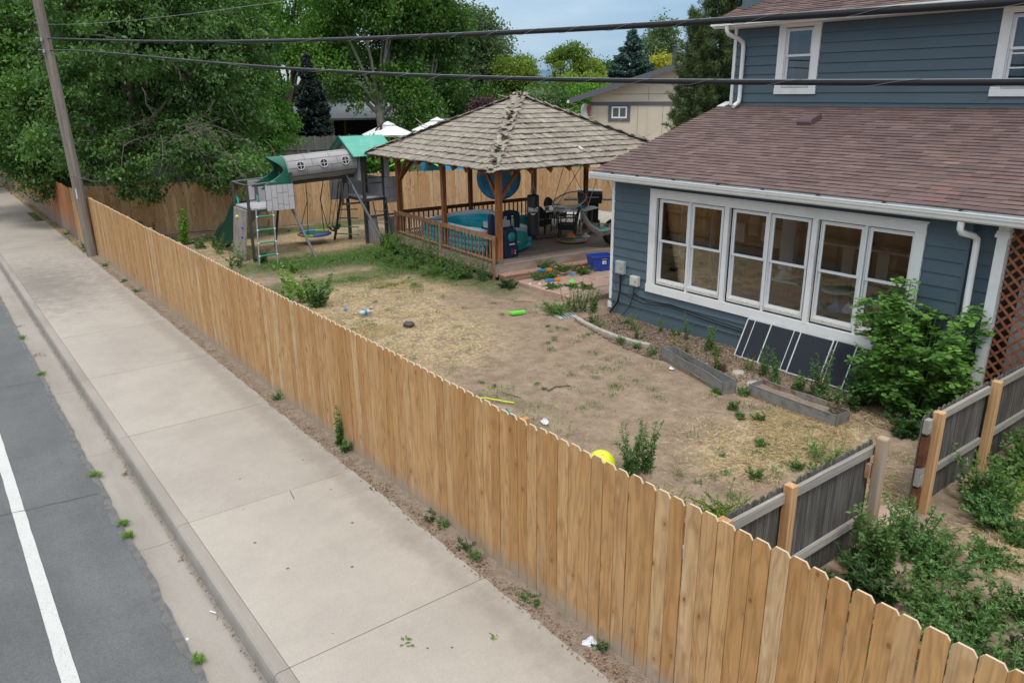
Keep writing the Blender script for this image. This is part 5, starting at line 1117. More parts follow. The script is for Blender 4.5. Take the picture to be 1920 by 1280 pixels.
# grill
t = thing('barbecue_grill', 'black barbecue grill with domed lid and side shelves behind the pale table', 'grill', (18.5, 19.2, .4))
gq = Matrix.Rotation(-.72, 3, 'Z'); gc = Vector((18.2, 19.25, .36))
def gl(x, y, z): return gc+gq @ Vector((x, y, z))
def gbox(b, x0, x1, y0, y1, z0, z1): b.box(gl((x0+x1)/2, (y0+y1)/2, (z0+z1)/2), (x1-x0, y1-y0, z1-z0), gq)
part('cart', [mk['black']], t, lambda b: gbox(b, -.30, .30, -.22, .22, .12, .78), bevel=.01)
part('firebox', [mk['black']], t, lambda b: b.prism([(-.40, .80), (.40, .80), (.42, .98), (-.42, .98)], -.25, .25, lambda a, c, h: gl(a, h, c)), bevel=.01)
part('lid', [mk['black']], t, lambda b: b.prism([(-.26, .982), (.26, .982), (.26, 1.10), (.18, 1.20), (-.18, 1.20), (-.26, 1.10)], -.42, .42, lambda a, c, h: gl(h, a, c)), bevel=.02)
part('lid_panel', [mk['steel']], t, lambda b: b.prism([(-.19, 1.202), (.19, 1.202), (.13, 1.25), (-.13, 1.25)], -.40, .40, lambda a, c, h: gl(h, a, c)), bevel=.01)
for s in (-1, 1): part('side_shelf', [mk['dkgrey']], t, lambda b: gbox(b, s*.66-.22, s*.66+.22, -.22, .22, .90, .935), bevel=.006)
part('handle', [mk['steel']], t, lambda b: b.tube([gl(-.3, -.33, 1.02), gl(.3, -.33, 1.02)], .014, 8))
for s in (-1, 1): part('wheel', [mk['dkgrey']], t, lambda b: b.lathe([(.05, -.03), (.10, -.03), (.12, -.02), (.12, .02), (.10, .03), (.05, .03)], gl(s*.33, -.12, .12), 18, gq @ Matrix.Rotation(PI/2, 3, 'Y')))
for s in (-1, 1): part('cart_leg', [mk['dkgrey']], t, lambda b: b.tube([gl(s*.28, .18, 0), gl(s*.28, .18, .14)], .02, 6))
# hammock chair
t = thing('hammock_chair', 'grey fabric hanging hammock chair with a turquoise cushion beside the house corner', 'hammock chair', (15.4, 15.7, 1))
hc = Vector((15.65, 16.0, 1.05))
def sling(b):
    n, m = 12, 10; vs = []
    for i in range(n+1):
        for j in range(m+1):
            u_, v_ = i/n-.5, j/m-.5; vs.append(hc+Vector((u_*1.15*.79+v_*.6*.58, -u_*1.15*.61+v_*.6*.75, 1.05*(u_*u_*1.9)+.9*v_*v_-.30+.02*math.sin(u_*25))))
    b.add(vs, [(i*(m+1)+j, (i+1)*(m+1)+j, (i+1)*(m+1)+j+1, i*(m+1)+j+1) for i in range(n) for j in range(m)], True)
o = part('sling', [mk['fabric']], t, sling); md = o.modifiers.new('thick', 'SOLIDIFY'); md.thickness = .02
part('cushion', [mk['teal']], t, lambda b: b.lathe([(0, -.07), (.2, -.06), (.27, 0), (.2, .07), (0, .09)], hc+Vector((.0, 0, -.12)), 20))
part('spreader_bar', [mk['redwood_worn']], t, lambda b: b.beam(hc+Vector((-.46, .36, .10)), hc+Vector((.46, -.36, .02)), .03, .03))
for s in (-1, 1): part('rope', [mk['rope']], t, lambda b: b.tube([hc+Vector((s*.44, -s*.35, .12)), hc+Vector((.0, .1, 1.80))], .010, 5))
solid('tyre', mk['black'], 'black rubber tyre under the hammock chair at the deck edge', 'tyre', lambda b: b.lathe([(.20, -.11), (.33, -.12), (.38, -.06), (.38, .06), (.33, .12), (.20, .11)], (16.25, 16.15, ZD+.385), 30, Matrix.Rotation(PI/2, 3, 'X') @ Matrix.Rotation(0, 3, 'Z')))
def oval_board(b):
    c = Vector((15.55, 17.35, ZD+.09)); q = Matrix.Rotation(-.65, 3, 'Z'); b.lathe([(0, -.045), (.35, -.03), (.46, .02), (.47, .05), (.45, .04), (0, -.02)], c, 28, q @ Matrix.Diagonal((1, .62, 1)).to_3x3() if False else q)
t = thing('saucer_board', 'teal oval play board with an orange rim in front of the wicker chair', 'board', (15.6, 17.3, ZD))
part('deck_pad', [mk['teal']], t, lambda b: b.lathe([(0, .0), (.34, .004), (.41, .03), (.42, .055), (.0, .05)], (15.62, 17.25, ZD+.01), 28))
part('rim', [mk['orange']], t, lambda b: b.lathe([(.40, .02), (.455, .045), (.455, .07), (.405, .062)], (15.62, 17.25, ZD+.012), 28))
heap('orange_cloth', 'orange', 'crumpled orange cloth on the far edge of the teal play board', 'cloth', 15.85, 17.55, ZD+.07, .16, 21)
heap('white_rag', 'litter', 'white rag on the deck right of the wicker chair', 'cloth', 16.55, 17.65, ZD, .13, 22)
solid('garden_hose', mk['hose'], 'coiled reddish hose on the deck beside the hammock chair', 'hose', lambda b: b.tube([(17.2+(.28+.02*math.sin(a*1.3))*math.cos(a)+.02*math.sin(3*a), 17.75+(.28)*math.sin(a), ZD+.02+.004*a+.02*math.sin(2.3*a)) for a in np.linspace(0, 6*PI, 80)], .014, 6))
solid('extension_cord', mk['cable'], 'black cord trailing across the deck below the punching bag', 'cord', lambda b: b.tube([(14.9, 18.2, ZD+.01), (15.1, 18.25, ZD+.01), (15.6, 18.2, ZD+.01), (16.3, 18.0, ZD+.01), (16.9, 17.8, ZD+.01)], .012, 6))
heap('dark_scrap', 'dkgrey', 'dark crumpled scrap on the deck under the punching bag', 'debris', 15.0, 18.3, ZD, .12, 25)
# blue storage bin
t = thing('storage_bin', 'open royal blue plastic storage bin on the patio by the house corner', 'bin', (14.85, 14.85, .085))
bq = Matrix.Rotation(-.30, 3, 'Z'); bc = Vector((14.62, 14.98, .088))
def bl(x, y, z): return bc+bq @ Vector((x, y, z))
def binwall(b):
    W, D, W2, D2, Hh = .26, .20, .315, .25, .40
    for (a, c) in (((-1, -1), (1, -1)), ((1, -1), (1, 1)), ((1, 1), (-1, 1)), ((-1, 1), (-1, -1))):
        o_ = [bl(a[0]*W, a[1]*D, 0), bl(c[0]*W, c[1]*D, 0), bl(c[0]*W2, c[1]*D2, Hh), bl(a[0]*W2, a[1]*D2, Hh)]
        i_ = [bl(a[0]*(W-.006), a[1]*(D-.006), .006), bl(c[0]*(W-.006), c[1]*(D-.006), .006), bl(c[0]*(W2-.006), c[1]*(D2-.006), Hh), bl(a[0]*(W2-.006), a[1]*(D2-.006), Hh)]
        b.add(o_+i_, [(0, 1, 2, 3), (7, 6, 5, 4), (3, 2, 6, 7)])
    b.add([bl(-W, -D, .004), bl(W, -D, .004), bl(W, D, .004), bl(-W, D, .004)], [(0, 1, 2, 3)])
part('tub', [mk['blue']], t, binwall)
part('rim', [mk['blue']], t, lambda b: [b.beam(bl(*p), bl(*q), .03, .025) for p, q in (((-.325, -.255, .395), (.325, -.255, .395)), ((-.325, .255, .395), (.325, .255, .395)), ((-.32, -.24, .396), (-.32, .24, .396)), ((.32, -.24, .396), (.32, .24, .396)))])
for x in (-.2, -.1, .1, .2): part('rib', [mk['blue']], t, lambda b: b.beam(bl(x*.9, -.205, .02), bl(x, -.246, .32), .012, .012))
part('sticker', [mk['white']], t, lambda b: b.box(bl(0, -.243, .24), (.12, .004, .085), bq @ Matrix.Rotation(-.12, 3, 'X')))
part('sticker_print', [mk['skyblue']], t, lambda b: b.box(bl(0.01, -.247, .235), (.07, .002, .03), bq @ Matrix.Rotation(-.12, 3, 'X')))
part('lifting_slot', [mk['fabric']], t, lambda b: b.box(bl(0, -.252, .335), (.16, .004, .02), bq @ Matrix.Rotation(-.12, 3, 'X')))
# small toys around the step
def blaster(name, m1, m2, x, y, z, rz, lb, L=.36):
    t = thing(name, lb, 'toy', (x, y, z), rz)
    part('barrel', [mk[m1]], t, lambda b: (b.beam((-L/2, 0, .04), (.02, 0, .04), .07, .06), b.tube([(-L/2-.06, 0, .045), (-L/2, 0, .045)], .022, 8)), world=False, bevel=.008)
    part('grip', [mk[m2]], t, lambda b: (b.beam((.022, 0, .045), (L/2, 0, .045), .075, .075), b.beam((.08, .01, .04), (.12, .13, .035), .05, .05)), world=False, bevel=.008)
blaster('toy_blaster', 'skyblue', 'orange', 12.95, 15.35, .205, -.5, 'blue and orange toy blaster lying on the red step')
blaster('toy_blaster', 'skyblue', 'orange', 12.70, 14.72, .09, -.45, 'blue and orange toy blaster on the patio below the step')
blaster('toy_blaster', 'orange', 'orange', 14.15, 15.25, .09, .2, 'orange toy blaster against the step left of the blue bin', .26)
heap('toy_piece', 'skyblue', 'small blue toy in the weeds between the step and the blue bin', 'toy', 13.55, 14.95, .09, .08, 31)
heap('toy_piece', 'brightgreen', 'bright green toy on the patio right of the blaster', 'toy', 13.05, 14.40, .09, .085, 32)
heap('toy_piece', 'orange', 'orange toy half hidden by the house corner beside the blue bin', 'toy', 14.98, 14.35, .09, .08, 33)
solid('toy_piece', mk['pink'], 'pink toy lying on the patio in front of the blue bin', 'toy', lambda b: (b.beam((13.62, 13.62, .10), (13.80, 13.45, .10), .04, .03), b.beam((13.68, 13.60, .10), (13.72, 13.70, .10), .03, .03)))
for i, (x, y) in enumerate(((12.05, 14.9), (12.25, 14.75), (12.1, 14.3), (13.6, 15.2))): heap('paper_scrap', 'litter', ['leftmost white scrap at the patio edge below the step', 'second white scrap at the patio edge below the step', 'white scrap at the patio edge nearer the yard', 'whitish scrap on the red step'][i], 'litter', x, y, .09 if i < 3 else .205, .035, 40+i)
# ================================================================== swing set
S = thing('swing_set', 'grey and green swing set with a windowed tube, climbing towers and a dark green slide', 'swing set', (10.5, 23.2, 0))
def sp(name, m, fn, bevel=0): return part(name, [mk[m]] if isinstance(m, str) else m, S, fn, bevel=bevel)
YB = 23.25
# A-frames and beam
sp('beam', 'dkgrey', lambda b: b.tube([(8.85, YB, 2.13), (11.40, YB, 2.24)], .055, 10))
for p, q in (((9.34, 21.98, 0), (8.90, YB-.08, 2.16)), ((9.08, 24.6, 0), (8.94, YB+.08, 2.16)), ((11.80, 22.02, 0), (11.13, YB-.08, 2.26)), ((11.12, 24.45, 0), (11.12, YB+.08, 2.26))):
    sp('leg', 'midgrey' if p[1] < 23 else 'dkgrey', lambda b: b.tube([p, q], .042, 10))
    if p[1] < 23: sp('leg_sleeve', 'midgrey', lambda b: b.tube([Vector(p)*.62+Vector(q)*.38, Vector(p)*.56+Vector(q)*.44], .050, 10))
sp('gusset', 'dkgrey', lambda b: b.prism([(22.95, 2.0), (23.25, 2.24), (23.6, 2.0), (23.4, 2.0), (23.25, 2.1), (23.1, 2.0)], 11.07, 11.19, lambda a, c, h: (h, a, c)))
# tube bridge
TC0, TC1 = Vector((9.06, YB, 2.58)), Vector((11.36, YB, 2.70)); td = (TC1-TC0); TL = td.length; td.normalize(); tq = td.to_track_quat('Z', 'Y').to_matrix()
tx = Vector((0, 1, 0)); tz = td.cross(tx).normalized(); tz = tz if tz.z > 0 else -tz
def tp(l, a, r=.40): return TC0+td*l+(tx*(-math.cos(a))+tz*math.sin(a))*r       # a=0 faces the street
NA = 9; th0, th1 = -.95, PI+.95
wins = [(.42, .10), (1.19, .10), (1.92, .10)]
for j in range(7):
    a0 = -.50+j*(PI+1.0)/7; a1 = a0+(PI+1.0)/7-.035
    sp('tube_plank', 'ptube', lambda b: [b.add([tp(l0+.006, a0+(a1-a0)*k/4, .40) for k in range(5)]+[tp(l1-.006, a0+(a1-a0)*k/4, .40) for k in range(5)], [(k, k+1, k+6, k+5) for k in range(4)], True) for l0, l1 in ((0, .62+.2*(j % 2)), (.62+.2*(j % 2), 1.45+.2*(j % 2)), (1.45+.2*(j % 2), TL))])
sp('tube_liner', 'pgroove', lambda b: b.add([tp(l, -.7+(PI+1.4)*k/20, .385) for l in (0, TL) for k in range(21)], [(k, k+1, k+22, k+21) for k in range(20)], True))
sp('tube_floor', 'pgrey_d', lambda b: b.add([tp(l, a, .395) for l in (0, TL) for a in np.linspace(PI+.50, 2*PI-.50, 9)], [(k, k+1, k+10, k+9) for k in range(8)], True))
sp('tube_seam', 'dkgrey', lambda b: b.tube([tp(0, -.55, .405), tp(TL, -.55, .405)], .016, 6))
for (l, a) in wins:
    c = tp(l, .22, .405); n_ = (c-(TC0+td*l)).normalized(); q = n_.to_track_quat('Z', 'Y').to_matrix()
    o = sp('porthole', 'dark', lambda b: b.lathe([(0, .004), (.118, .004), (.118, -.02)], c, 24, q))
    link('porthole_rim', MB().lathe([(.112, .002), (.112, .018), (.142, .018), (.142, -.02)], c, 24, q).mesh('porthole_rim'), o, [mk['pgrey']])
    u1 = td; u2 = n_.cross(td)
    b = MB(); b.beam(c+u1*.115+n_*.012, c-u1*.115+n_*.012, .022, .012, n_); b.beam(c+u2*.115+n_*.012, c-u2*.115+n_*.012, .022, .0125, n_)
    link('cross_bar', b.mesh('cross_bar'), o, [mk['pgrey']])
for l in (0.01, TL-.01): sp('tube_ring', 'pgrey_d', lambda b: b.tube([tp(l, a, .405) for a in np.linspace(-.6, PI+.6, 25)], .016, 6))
# green hood at the left end: open scoop
HPATH = [(YB-.44, 2.08), (YB-.43, 2.22), (YB-.415, 2.38)]+[(YB-.41*math.cos(q), 2.58+.41*math.sin(q)) for q in np.linspace(-.1, PI+.1, 19)]+[(YB+.415, 2.38), (YB+.43, 2.22), (YB+.44, 2.08)]
def hood(b):
    n = 8; vs = []
    for (y, z) in HPATH:
        u_ = (2.99-z)/.91                                       # 0 at the crown, 1 at the skirt
        lead = .60-.42*math.sin(PI*min(1, u_*1.15))**1.2+.62*max(0, u_-.50)**1.1*1.35
        for i in range(n+1): vs.append((9.08-lead*.92*i/n, y, z+.0*i))
    m = n+1; b.add(vs, [(j*m+i, j*m+i+1, (j+1)*m+i+1, (j+1)*m+i) for j in range(len(HPATH)-1) for i in range(n)], True)
o = sp('green_hood', 'slidegreen', hood); md = o.modifiers.new('thick', 'SOLIDIFY'); md.thickness = .025
# left platform
PZ = 1.56
sp('platform', 'pgrey', lambda b: (b.bx((7.72, 22.62, PZ-.03), (9.05, 24.0, PZ+.02)),)); sp('platform_frame', 'dkgrey', lambda b: (b.bx((7.70, 22.60, PZ-.10), (9.07, 22.66, PZ-.031)), b.bx((7.70, 23.96, PZ-.10), (9.07, 24.02, PZ-.031)), b.bx((7.70, 22.661, PZ-.10), (7.76, 23.959, PZ-.031))))
for x, y, top in ((7.66, 22.60, 2.28), (7.70, 23.95, 2.28), (9.04, 22.60, 2.55), (9.04, 24.0, 2.5)):
    sp('upright', 'dkgrey', lambda b: b.bx((x-.035, y-.035, 0 if x < 8 else PZ-.1), (x+.035, y+.035, top)))
for p, q in (((7.66, 22.6, 2.26), (8.55, 22.6, 2.30)), ((7.66, 22.6, 2.26), (7.70, 23.95, 2.26)), ((7.7, 23.95, 2.26), (8.7, 23.95, 2.3))):
    sp('guard_rail', 'midgrey', lambda b: b.tube([p, q], .022, 8))
sp('side_brace', 'dkgrey', lambda b: b.prism([(7.70, 1.49), (8.05, 1.49), (7.70, 1.15)], 22.61, 22.67, lambda a, c, h: (a, h, c)))
def stonepanel(x0, x1, y, z0, z1, m='pgrey', n=5):
    o = sp('stone_panel', 'pgroove', lambda b: b.bx((x0, y-.015, z0), (x1, y+.02, z1)))
    w_ = (x1-x0)/n
    for i in range(n):
        zz = z0+.006; first = R.uniform(.15, .4)
        while zz < z1-.02:
            h = min(first if zz < z0+.01 else R.uniform(.28, .42), z1-zz); 
            if z1-zz-h < .10: h = z1-zz
            link('stone_block', MB().bx((x0+i*w_+.006, y-.032, zz), (x0+(i+1)*w_-.006, y-.016, zz+h-.012)).mesh('stone_block'), o, [mk[m]]); zz += h
stonepanel(8.18, 9.05, 22.56, 1.46, 2.22)
sp('window_panel', 'pgrey', lambda b: (b.bx((8.20, 24.0, 1.58), (8.80, 24.04, 2.25)),)); sp('window_panel', 'pgroove', lambda b: b.bx((8.37, 23.985, 1.72), (8.48, 23.998, 2.1)))
sp('climbing_wall', 'pboard', lambda b: b.add([(7.60, 22.72, 1.52), (7.62, 23.85, 1.52), (7.44, 23.88, .02), (7.40, 22.75, .02), (7.66, 22.72, 1.52), (7.68, 23.85, 1.52), (7.50, 23.88, .02), (7.46, 22.75, .02)], [(0, 1, 2, 3), (7, 6, 5, 4), (0, 4, 5, 1), (1, 5, 6, 2), (2, 6, 7, 3), (3, 7, 4, 0)]), bevel=.01)
for (y, z, m) in ((23.45, 1.27, 'orange'), (22.95, 1.0, 'blue'), (22.95, .72, 'blue')):
    sp('climbing_hold', m if m != 'orange' else 'yellow', lambda b: b.lathe([(0, .035), (.03, .03), (.045, 0), (.045, -.03)], (7.39+.13*z, y, z), 10, Matrix.Rotation(-PI/2, 3, 'Y')))
# ladder
for x, xt in ((7.47, 7.86), (8.02, 8.36)):
    sp('ladder_rail', 'midgrey', lambda b: b.tube([(x, 21.68, 0), (xt-.03, 22.50, 1.50), (xt, 22.58, 1.56)], .026, 8))
for k in range(4):
    u_ = (.20, .43, .66, .90)[k]; p = Vector((7.47+.36*u_, 21.68+.82*u_, 1.5*u_)); q = Vector((8.02+.31*u_, 21.68+.82*u_, 1.5*u_))
    sp('rung', 'rungs', lambda b: b.tube([p, q], .024, 8))
    for e_ in (p, q): sp('rung_cap', 'white', lambda b: b.tube([e_+Vector((-.02, -.03, 0)), e_+Vector((.02, -.03, 0))], .022, 6))
# slide going away behind the left platform, wavy
def slide(b):
    n = 18; vs = []
    for i in range(n+1):
        u_ = i/n; y = 23.98+1.75*u_; x0, x1 = 7.78-.42*u_, 8.40-.40*u_; z = 1.58*(1-u_)**1.05+.06+.07*math.sin(u_*11)
        vs += [(x0, y, z+.16), (x0+.03, y, z), (x1-.03, y, z), (x1, y, z+.16)]
    b.add(vs, [(4*i+k, 4*i+k+1, 4*i+k+5, 4*i+k+4) for i in range(n) for k in range(3)], True)
o = sp('slide', 'slidedark', slide); md = o.modifiers.new('thick', 'SOLIDIFY'); md.thickness = .03
sp('slide_skirt', 'slidedark', lambda b: [b.add([(7.78-.42*u0, 23.98+1.75*u0, 1.58*(1-u0)**1.05+.06), (7.78-.42*u1, 23.98+1.75*u1, 1.58*(1-u1)**1.05+.06), (7.78-.42*u1, 23.98+1.75*u1, max(.0, (1.58*(1-u1)**1.05)*.25-.0)), (7.78-.42*u0, 23.98+1.75*u0, max(.0, (1.58*(1-u0)**1.05)*.25))], [(0, 1, 2, 3)]) for u0, u1 in [(k/10, (k+1)/10) for k in range(10)]])
for x in (7.80, 8.42): sp('slide_handle', 'rungs', lambda b: b.tube([(x, 23.9, 1.58), (x, 23.95, 1.76), (x, 24.08, 1.78), (x, 24.2, 1.60)], .035, 8))
# right tower
TX0, TX1, TY0, TY1, TZ = 11.60, 12.34, 22.95, 24.20, 1.50
for x, y in ((TX0, TY0), (TX1, TY0), (TX0, TY1), (TX1, TY1)):
    sp('tower_post', 'dkgrey', lambda b: b.bx((x-.045, y-.045, 0), (x+.045, y+.045, 2.95)))
sp('tower_floor', 'pgrey', lambda b: b.bx((TX0-.02, TY0-.02, TZ-.0), (TX1+.02, TY1+.02, TZ+.035))); sp('floor_frame', 'dkgrey', lambda b: b.bx((TX0-.06, TY0-.06, TZ-.09), (TX1+.06, TY1+.06, TZ-.002)))
for z in (1.98, 2.16): sp('guard_rail', 'dkgrey', lambda b: b.tube([(TX0, TY0, z), (TX1, TY0, z)], .02, 6))
def groove_panel(x0, x1, y, z0, z1, m, n, axis='x'):
    def fn(b):
        for i in range(n):
            a, c = x0+(x1-x0)*i/n+.006, x0+(x1-x0)*(i+1)/n-.006
            b.bx((a, y-.018, z0), (c, y+.018, z1)) if axis == 'x' else b.bx((y-.018, a, z0), (y+.018, c, z1))
    sp('slatted_panel', m, fn)
groove_panel(TX0+.05, TX1-.05, TY1, TZ+.04, 2.14, 'pgrey', 7)
groove_panel(TX0-.72, TX0-.06, TY1-.2, 1.42, 2.10, 'pgrey_d', 6)
groove_panel(TY0+.06, TY1-.06, TX1+.02, TZ+.04, 2.14, 'pgrey', 6, 'y')
sp('entry_shell', 'pgrey_d', lambda b: (b.bx((TX0-.16, TY0+.02, 2.10), (TX0-.06, TY1-.05, 2.95)), b.prism([(22.9, 2.95), (24.4, 2.95), (23.65, 3.42)], TX0-.16, TX0-.06, lambda a, c, h: (h, a, c))))
sp('side_platform', 'dkgrey', lambda b: (b.bx((TX0-.76, TY0-.02, 1.36), (TX0-.07, TY0+.03, 1.42)), b.bx((TX0-.80, TY0-.02, 1.36), (TX0-.74, TY0+.04, 2.12))))
stonepanel(TX1-.02, TX1+.50, TY0-.04, 1.30, 2.15, n=3)
stonepanel(TX1+.0, TX1+.20, TY0-.04, 2.16, 2.90, n=1)
groove_panel(TX0+.06, TX0+.42, TY0+.02, .02, .88, 'pgrey_d', 5)
stonepanel(TX1+.02, TX1+.52, TY0+.0, .02, .82, m='pgrey_d', n=3); sp('panel_top_rail', 'dkgrey', lambda b: b.bx((TX0, TY0-.03, .88), (TX1+.66, TY0+.05, .93)))
for k, z in enumerate((1.10, .80, .50, .24)):
    sp('rung', 'rungs' if k > 1 else 'dkgrey', lambda b: b.tube([(11.12, 23.8+.15*k, z), (TX0, 23.2+.3, z)], .02, 6))
sp('ladder_rail', 'dkgrey', lambda b: b.tube([(TX0+.22, TY0-.55, 0), (TX0+.26, TY0-.05, 1.5)], .02, 6)); sp('ladder_rail', 'dkgrey', lambda b: b.tube([(TX1-.05, TY0-.50, 0), (TX1-.0, TY0-.06, 1.5)], .02, 6))
for z in (.35, .72, 1.1): sp('rope_rung', 'midgrey', lambda b: b.tube([(TX0+.23+.03*z, TY0-.55+.33*z, z), (TX0+.5, TY0-.5+.33*z, z-.05), (TX1-.05, TY0-.50+.3*z, z)], .014, 6))
# teal corrugated gable roof, ridge along x
RY = 23.65
for s in (-1, 1):
    n = 15
    def rf(b):
        vs = []
        for i in range(n*2+1):
            x = 11.18+1.58*i/(2*n); h = .018 if i % 2 else 0
            vs += [(x, RY+s*.01, 3.44+h), (x, RY+s*.98, 2.86+h)]
        b.add(vs, [(2*i, 2*i+1, 2*i+3, 2*i+2) for i in range(2*n)])
    o = sp('roof_panel', 'tealroof', rf); md = o.modifiers.new('thick', 'SOLIDIFY'); md.thickness = .012
for s in (-1, 1): sp('roof_edge', 'slidegreen', lambda b: b.beam((11.16, RY, 3.45), (11.16, RY+s*1.0, 2.85), .03, .06))
sp('pennant_pole', 'redwood_dark', lambda b: b.beam((12.4, 22.9, 2.85), (12.5, 22.9, 3.25), .06, .06))
# saucer swing on ropes (separate thing hanging on the beam)
t = thing('saucer_swing', 'round saucer swing with a blue, green and orange padded ring hanging from the beam', 'swing', (10.35, 24.35, .35))
sc0 = Vector((10.30, 24.2, .34)); cols = ['lime', 'skyblue', 'blue', 'orange', 'lime', 'blue', 'blue', 'orange']
for k in range(8):
    a0, a1 = k*PI/4+.3, (k+1)*PI/4+.3
    part('padded_ring', [mk[cols[k]]], t, lambda b: b.tube([sc0+Vector((.52*math.cos(a), .52*math.sin(a), 0)) for a in np.linspace(a0, a1, 6)], .045, 8))
part('mat', [mk['navy']], t, lambda b: b.lathe([(0, -.03), (.50, -.005), (.50, .0), (0, -.02)], sc0, 24))
for a in (.5, 2.4, 3.9, 5.5):
    q = (9.75, YB, 2.16) if math.cos(a) < 0 else (10.35, YB, 2.18)
    part('rope', [mk['darkrope']], t, lambda b: b.tube([sc0+Vector((.52*math.cos(a), .52*math.sin(a), 0)), ((sc0.x+q[0])/2+.1*math.cos(a), (sc0.y+q[1])/2, 1.5), q], .012, 6))
for x, lb, dy in ((10.75, 'left black strap of the belt swing with its dark seat', .55), (10.98, 'right green belt swing beside the tower ladder', .8)):
    t = thing('belt_swing', lb, 'swing', (x, YB+dy, .4))
    for s in (-.0, .28): part('chain', [mk['darkrope']], t, lambda b: b.tube([(x-.05+s*.6, YB+.0, 2.2), (x-.1+s, YB+dy, .55)], .010, 5))
    part('seat', [mk['black'] if dy < .6 else mk['slidegreen']], t, lambda b: b.prism([(-.12, .14), (-.06, .04), (.0, .0), (.08, .04), (.14, .14), (.14, .17), (.06, .06), (0, .03), (-.06, .07), (-.12, .17)], YB+dy-.08, YB+dy+.10, lambda a, c, h: (x+.05+a, h, .40+c)))
# ================================================================== things beyond the back fence
def parasol(lb, x, y, z, r, grp='white canopies beyond the back fence'):
    t = thing('parasol', lb, 'parasol', (x, y, 0), group=grp)
    n = 8; 
    for k in range(n):
        a0, a1 = 2*PI*k/n, 2*PI*(k+1)/n; am = (a0+a1)/2
        part('canopy_panel', [mk['canopy']], t, lambda b: b.add([(x+.42*r*math.cos(a0)*.5, y+.42*r*math.sin(a0)*.5, z-.22), (x+.42*r*math.cos(a1)*.5, y+.42*r*math.sin(a1)*.5, z-.22), (x+r*math.cos(a1), y+r*math.sin(a1), z-.82), (x+r*.97*math.cos(am), y+r*.97*math.sin(am), z-.80), (x+r*math.cos(a0), y+r*math.sin(a0), z-.82)], [(0, 1, 2, 3, 4)]))
    part('top_vent', [mk['canopy']], t, lambda b: b.lathe([(0, z), (.30*r, z-.22)], (x, y, 0), 8, smooth=False))
    part('valance', [mk['canopy']], t, lambda b: b.lathe([(r*.995, z-.82), (r*.99, z-.92)], (x, y, 0), 8, smooth=False))
    part('pole', [mk['dkgrey']], t, lambda b: b.tube([(x, y, 0), (x, y, z-.05)], .03, 8))
parasol('white vented parasol beyond the fence directly behind the teal tower roof', 25.0, 45.5, 3.05, 1.75)
parasol('white vented parasol beyond the fence partly hidden by the gazebo roof', 28.2, 44.6, 3.25, 1.75)
t = thing('cantilever_post', 'dark curved cantilever parasol post beside the white canopy beyond the fence', 'parasol post', (24.2, 45, 0))
part('arm', [mk['dkgrey']], t, lambda b: b.tube([(23.6, 45.4, 0), (23.7, 45.4, 1.8), (24.0, 45.2, 2.6), (24.5, 44.9, 3.1)], .06, 8)); part('folded_cover', [mk['redwood_dark']], t, lambda b: b.tube([(24.3, 45, 2.9), (24.1, 45.1, 2.0)], [.05, .22], 8))
t = thing('play_canopy', 'green and white striped play canopy peeking over the tan back fence', 'canopy', (16.6, 29, 0))
part('canopy', [mk['lime']], t, lambda b: b.add([(16.0, 30.2, 1.55), (17.6, 29.6, 2.22), (18.6, 29.2, 1.6), (17.0, 31.2, 1.55), (18.2, 30.8, 2.2), (19.4, 30.4, 1.6)], [(0, 1, 4, 3), (1, 2, 5, 4)]))
for k, (x, y) in enumerate(((16.0, 30.2), (18.6, 29.2), (17.0, 31.2), (19.4, 30.4))): part('leg', [mk['white']], t, lambda b: b.tube([(x, y, 0), (x, y, 1.57)], .025, 6))
t = thing('above_ground_pool', 'blue topped play pool peeking over the tan back fence behind the gazebo', 'pool', (20.5, 31, 0))
part('wall', [mk['skyblue']], t, lambda b: b.lathe([(1.9, 0), (1.9, 1.72), (1.8, 1.85), (0, 2.05)], (20.6, 30.6, 0), 24))
# cream house on the right behind the gazebo
C = thing('cream_house', 'cream panelled house with a dark grey fascia behind the gazebo', 'house', (27.46, 29.1, 0), -.80)
ex0, ez0, slp, RX = -1.02, 4.36, .306, 9.5
def gz_(x): return ez0+(x-ex0)*slp if x < RX else ez0+(RX-ex0)*slp-(x-RX)*slp
def cp(name, m, fn): return part(name, [mk[m]], C, fn, world=False)
mp_ = lambda a, c, h: (a, h, c)
cp('wall', 'creamwall', lambda b: b.prism([(0, 0), (19, 0), (19, gz_(19)-.15), (RX, gz_(RX)-.15), (0, gz_(0)-.15)], 0, 10, mp_))
cp('roof', 'roofgrey', lambda b: (b.prism([(ex0, ez0), (ex0, ez0+.10), (RX, gz_(RX)+.10), (RX, gz_(RX))], -.60, 10.5, mp_), b.prism([(RX, gz_(RX)), (RX, gz_(RX)+.10), (20, gz_(20)+.10), (20, gz_(20))], -.60, 10.5, mp_)))
cp('fascia', 'fasc', lambda b: (b.prism([(ex0-.02, ez0-.15), (ex0-.02, ez0+.11), (RX, gz_(RX)+.11), (RX, gz_(RX)-.15)], -.66, -.605, mp_), b.prism([(RX, gz_(RX)-.15), (RX, gz_(RX)+.11), (20, gz_(20)+.11), (20, gz_(20)-.15)], -.66, -.605, mp_)))
cp('gutter', 'gutter', lambda b: b.bx((ex0-.14, -.6, ez0-.12), (ex0-.03, 10, ez0+.0)))
cp('band', 'fasc', lambda b: b.bx((-.02, -.04, 4.10), (19, -.003, 4.27)))
cp('batten', 'creamwall', lambda b: [b.bx((x, -.022, .1), (x+.05, -.003, 4.09)) for x in np.arange(.35, 18, 2.44)])
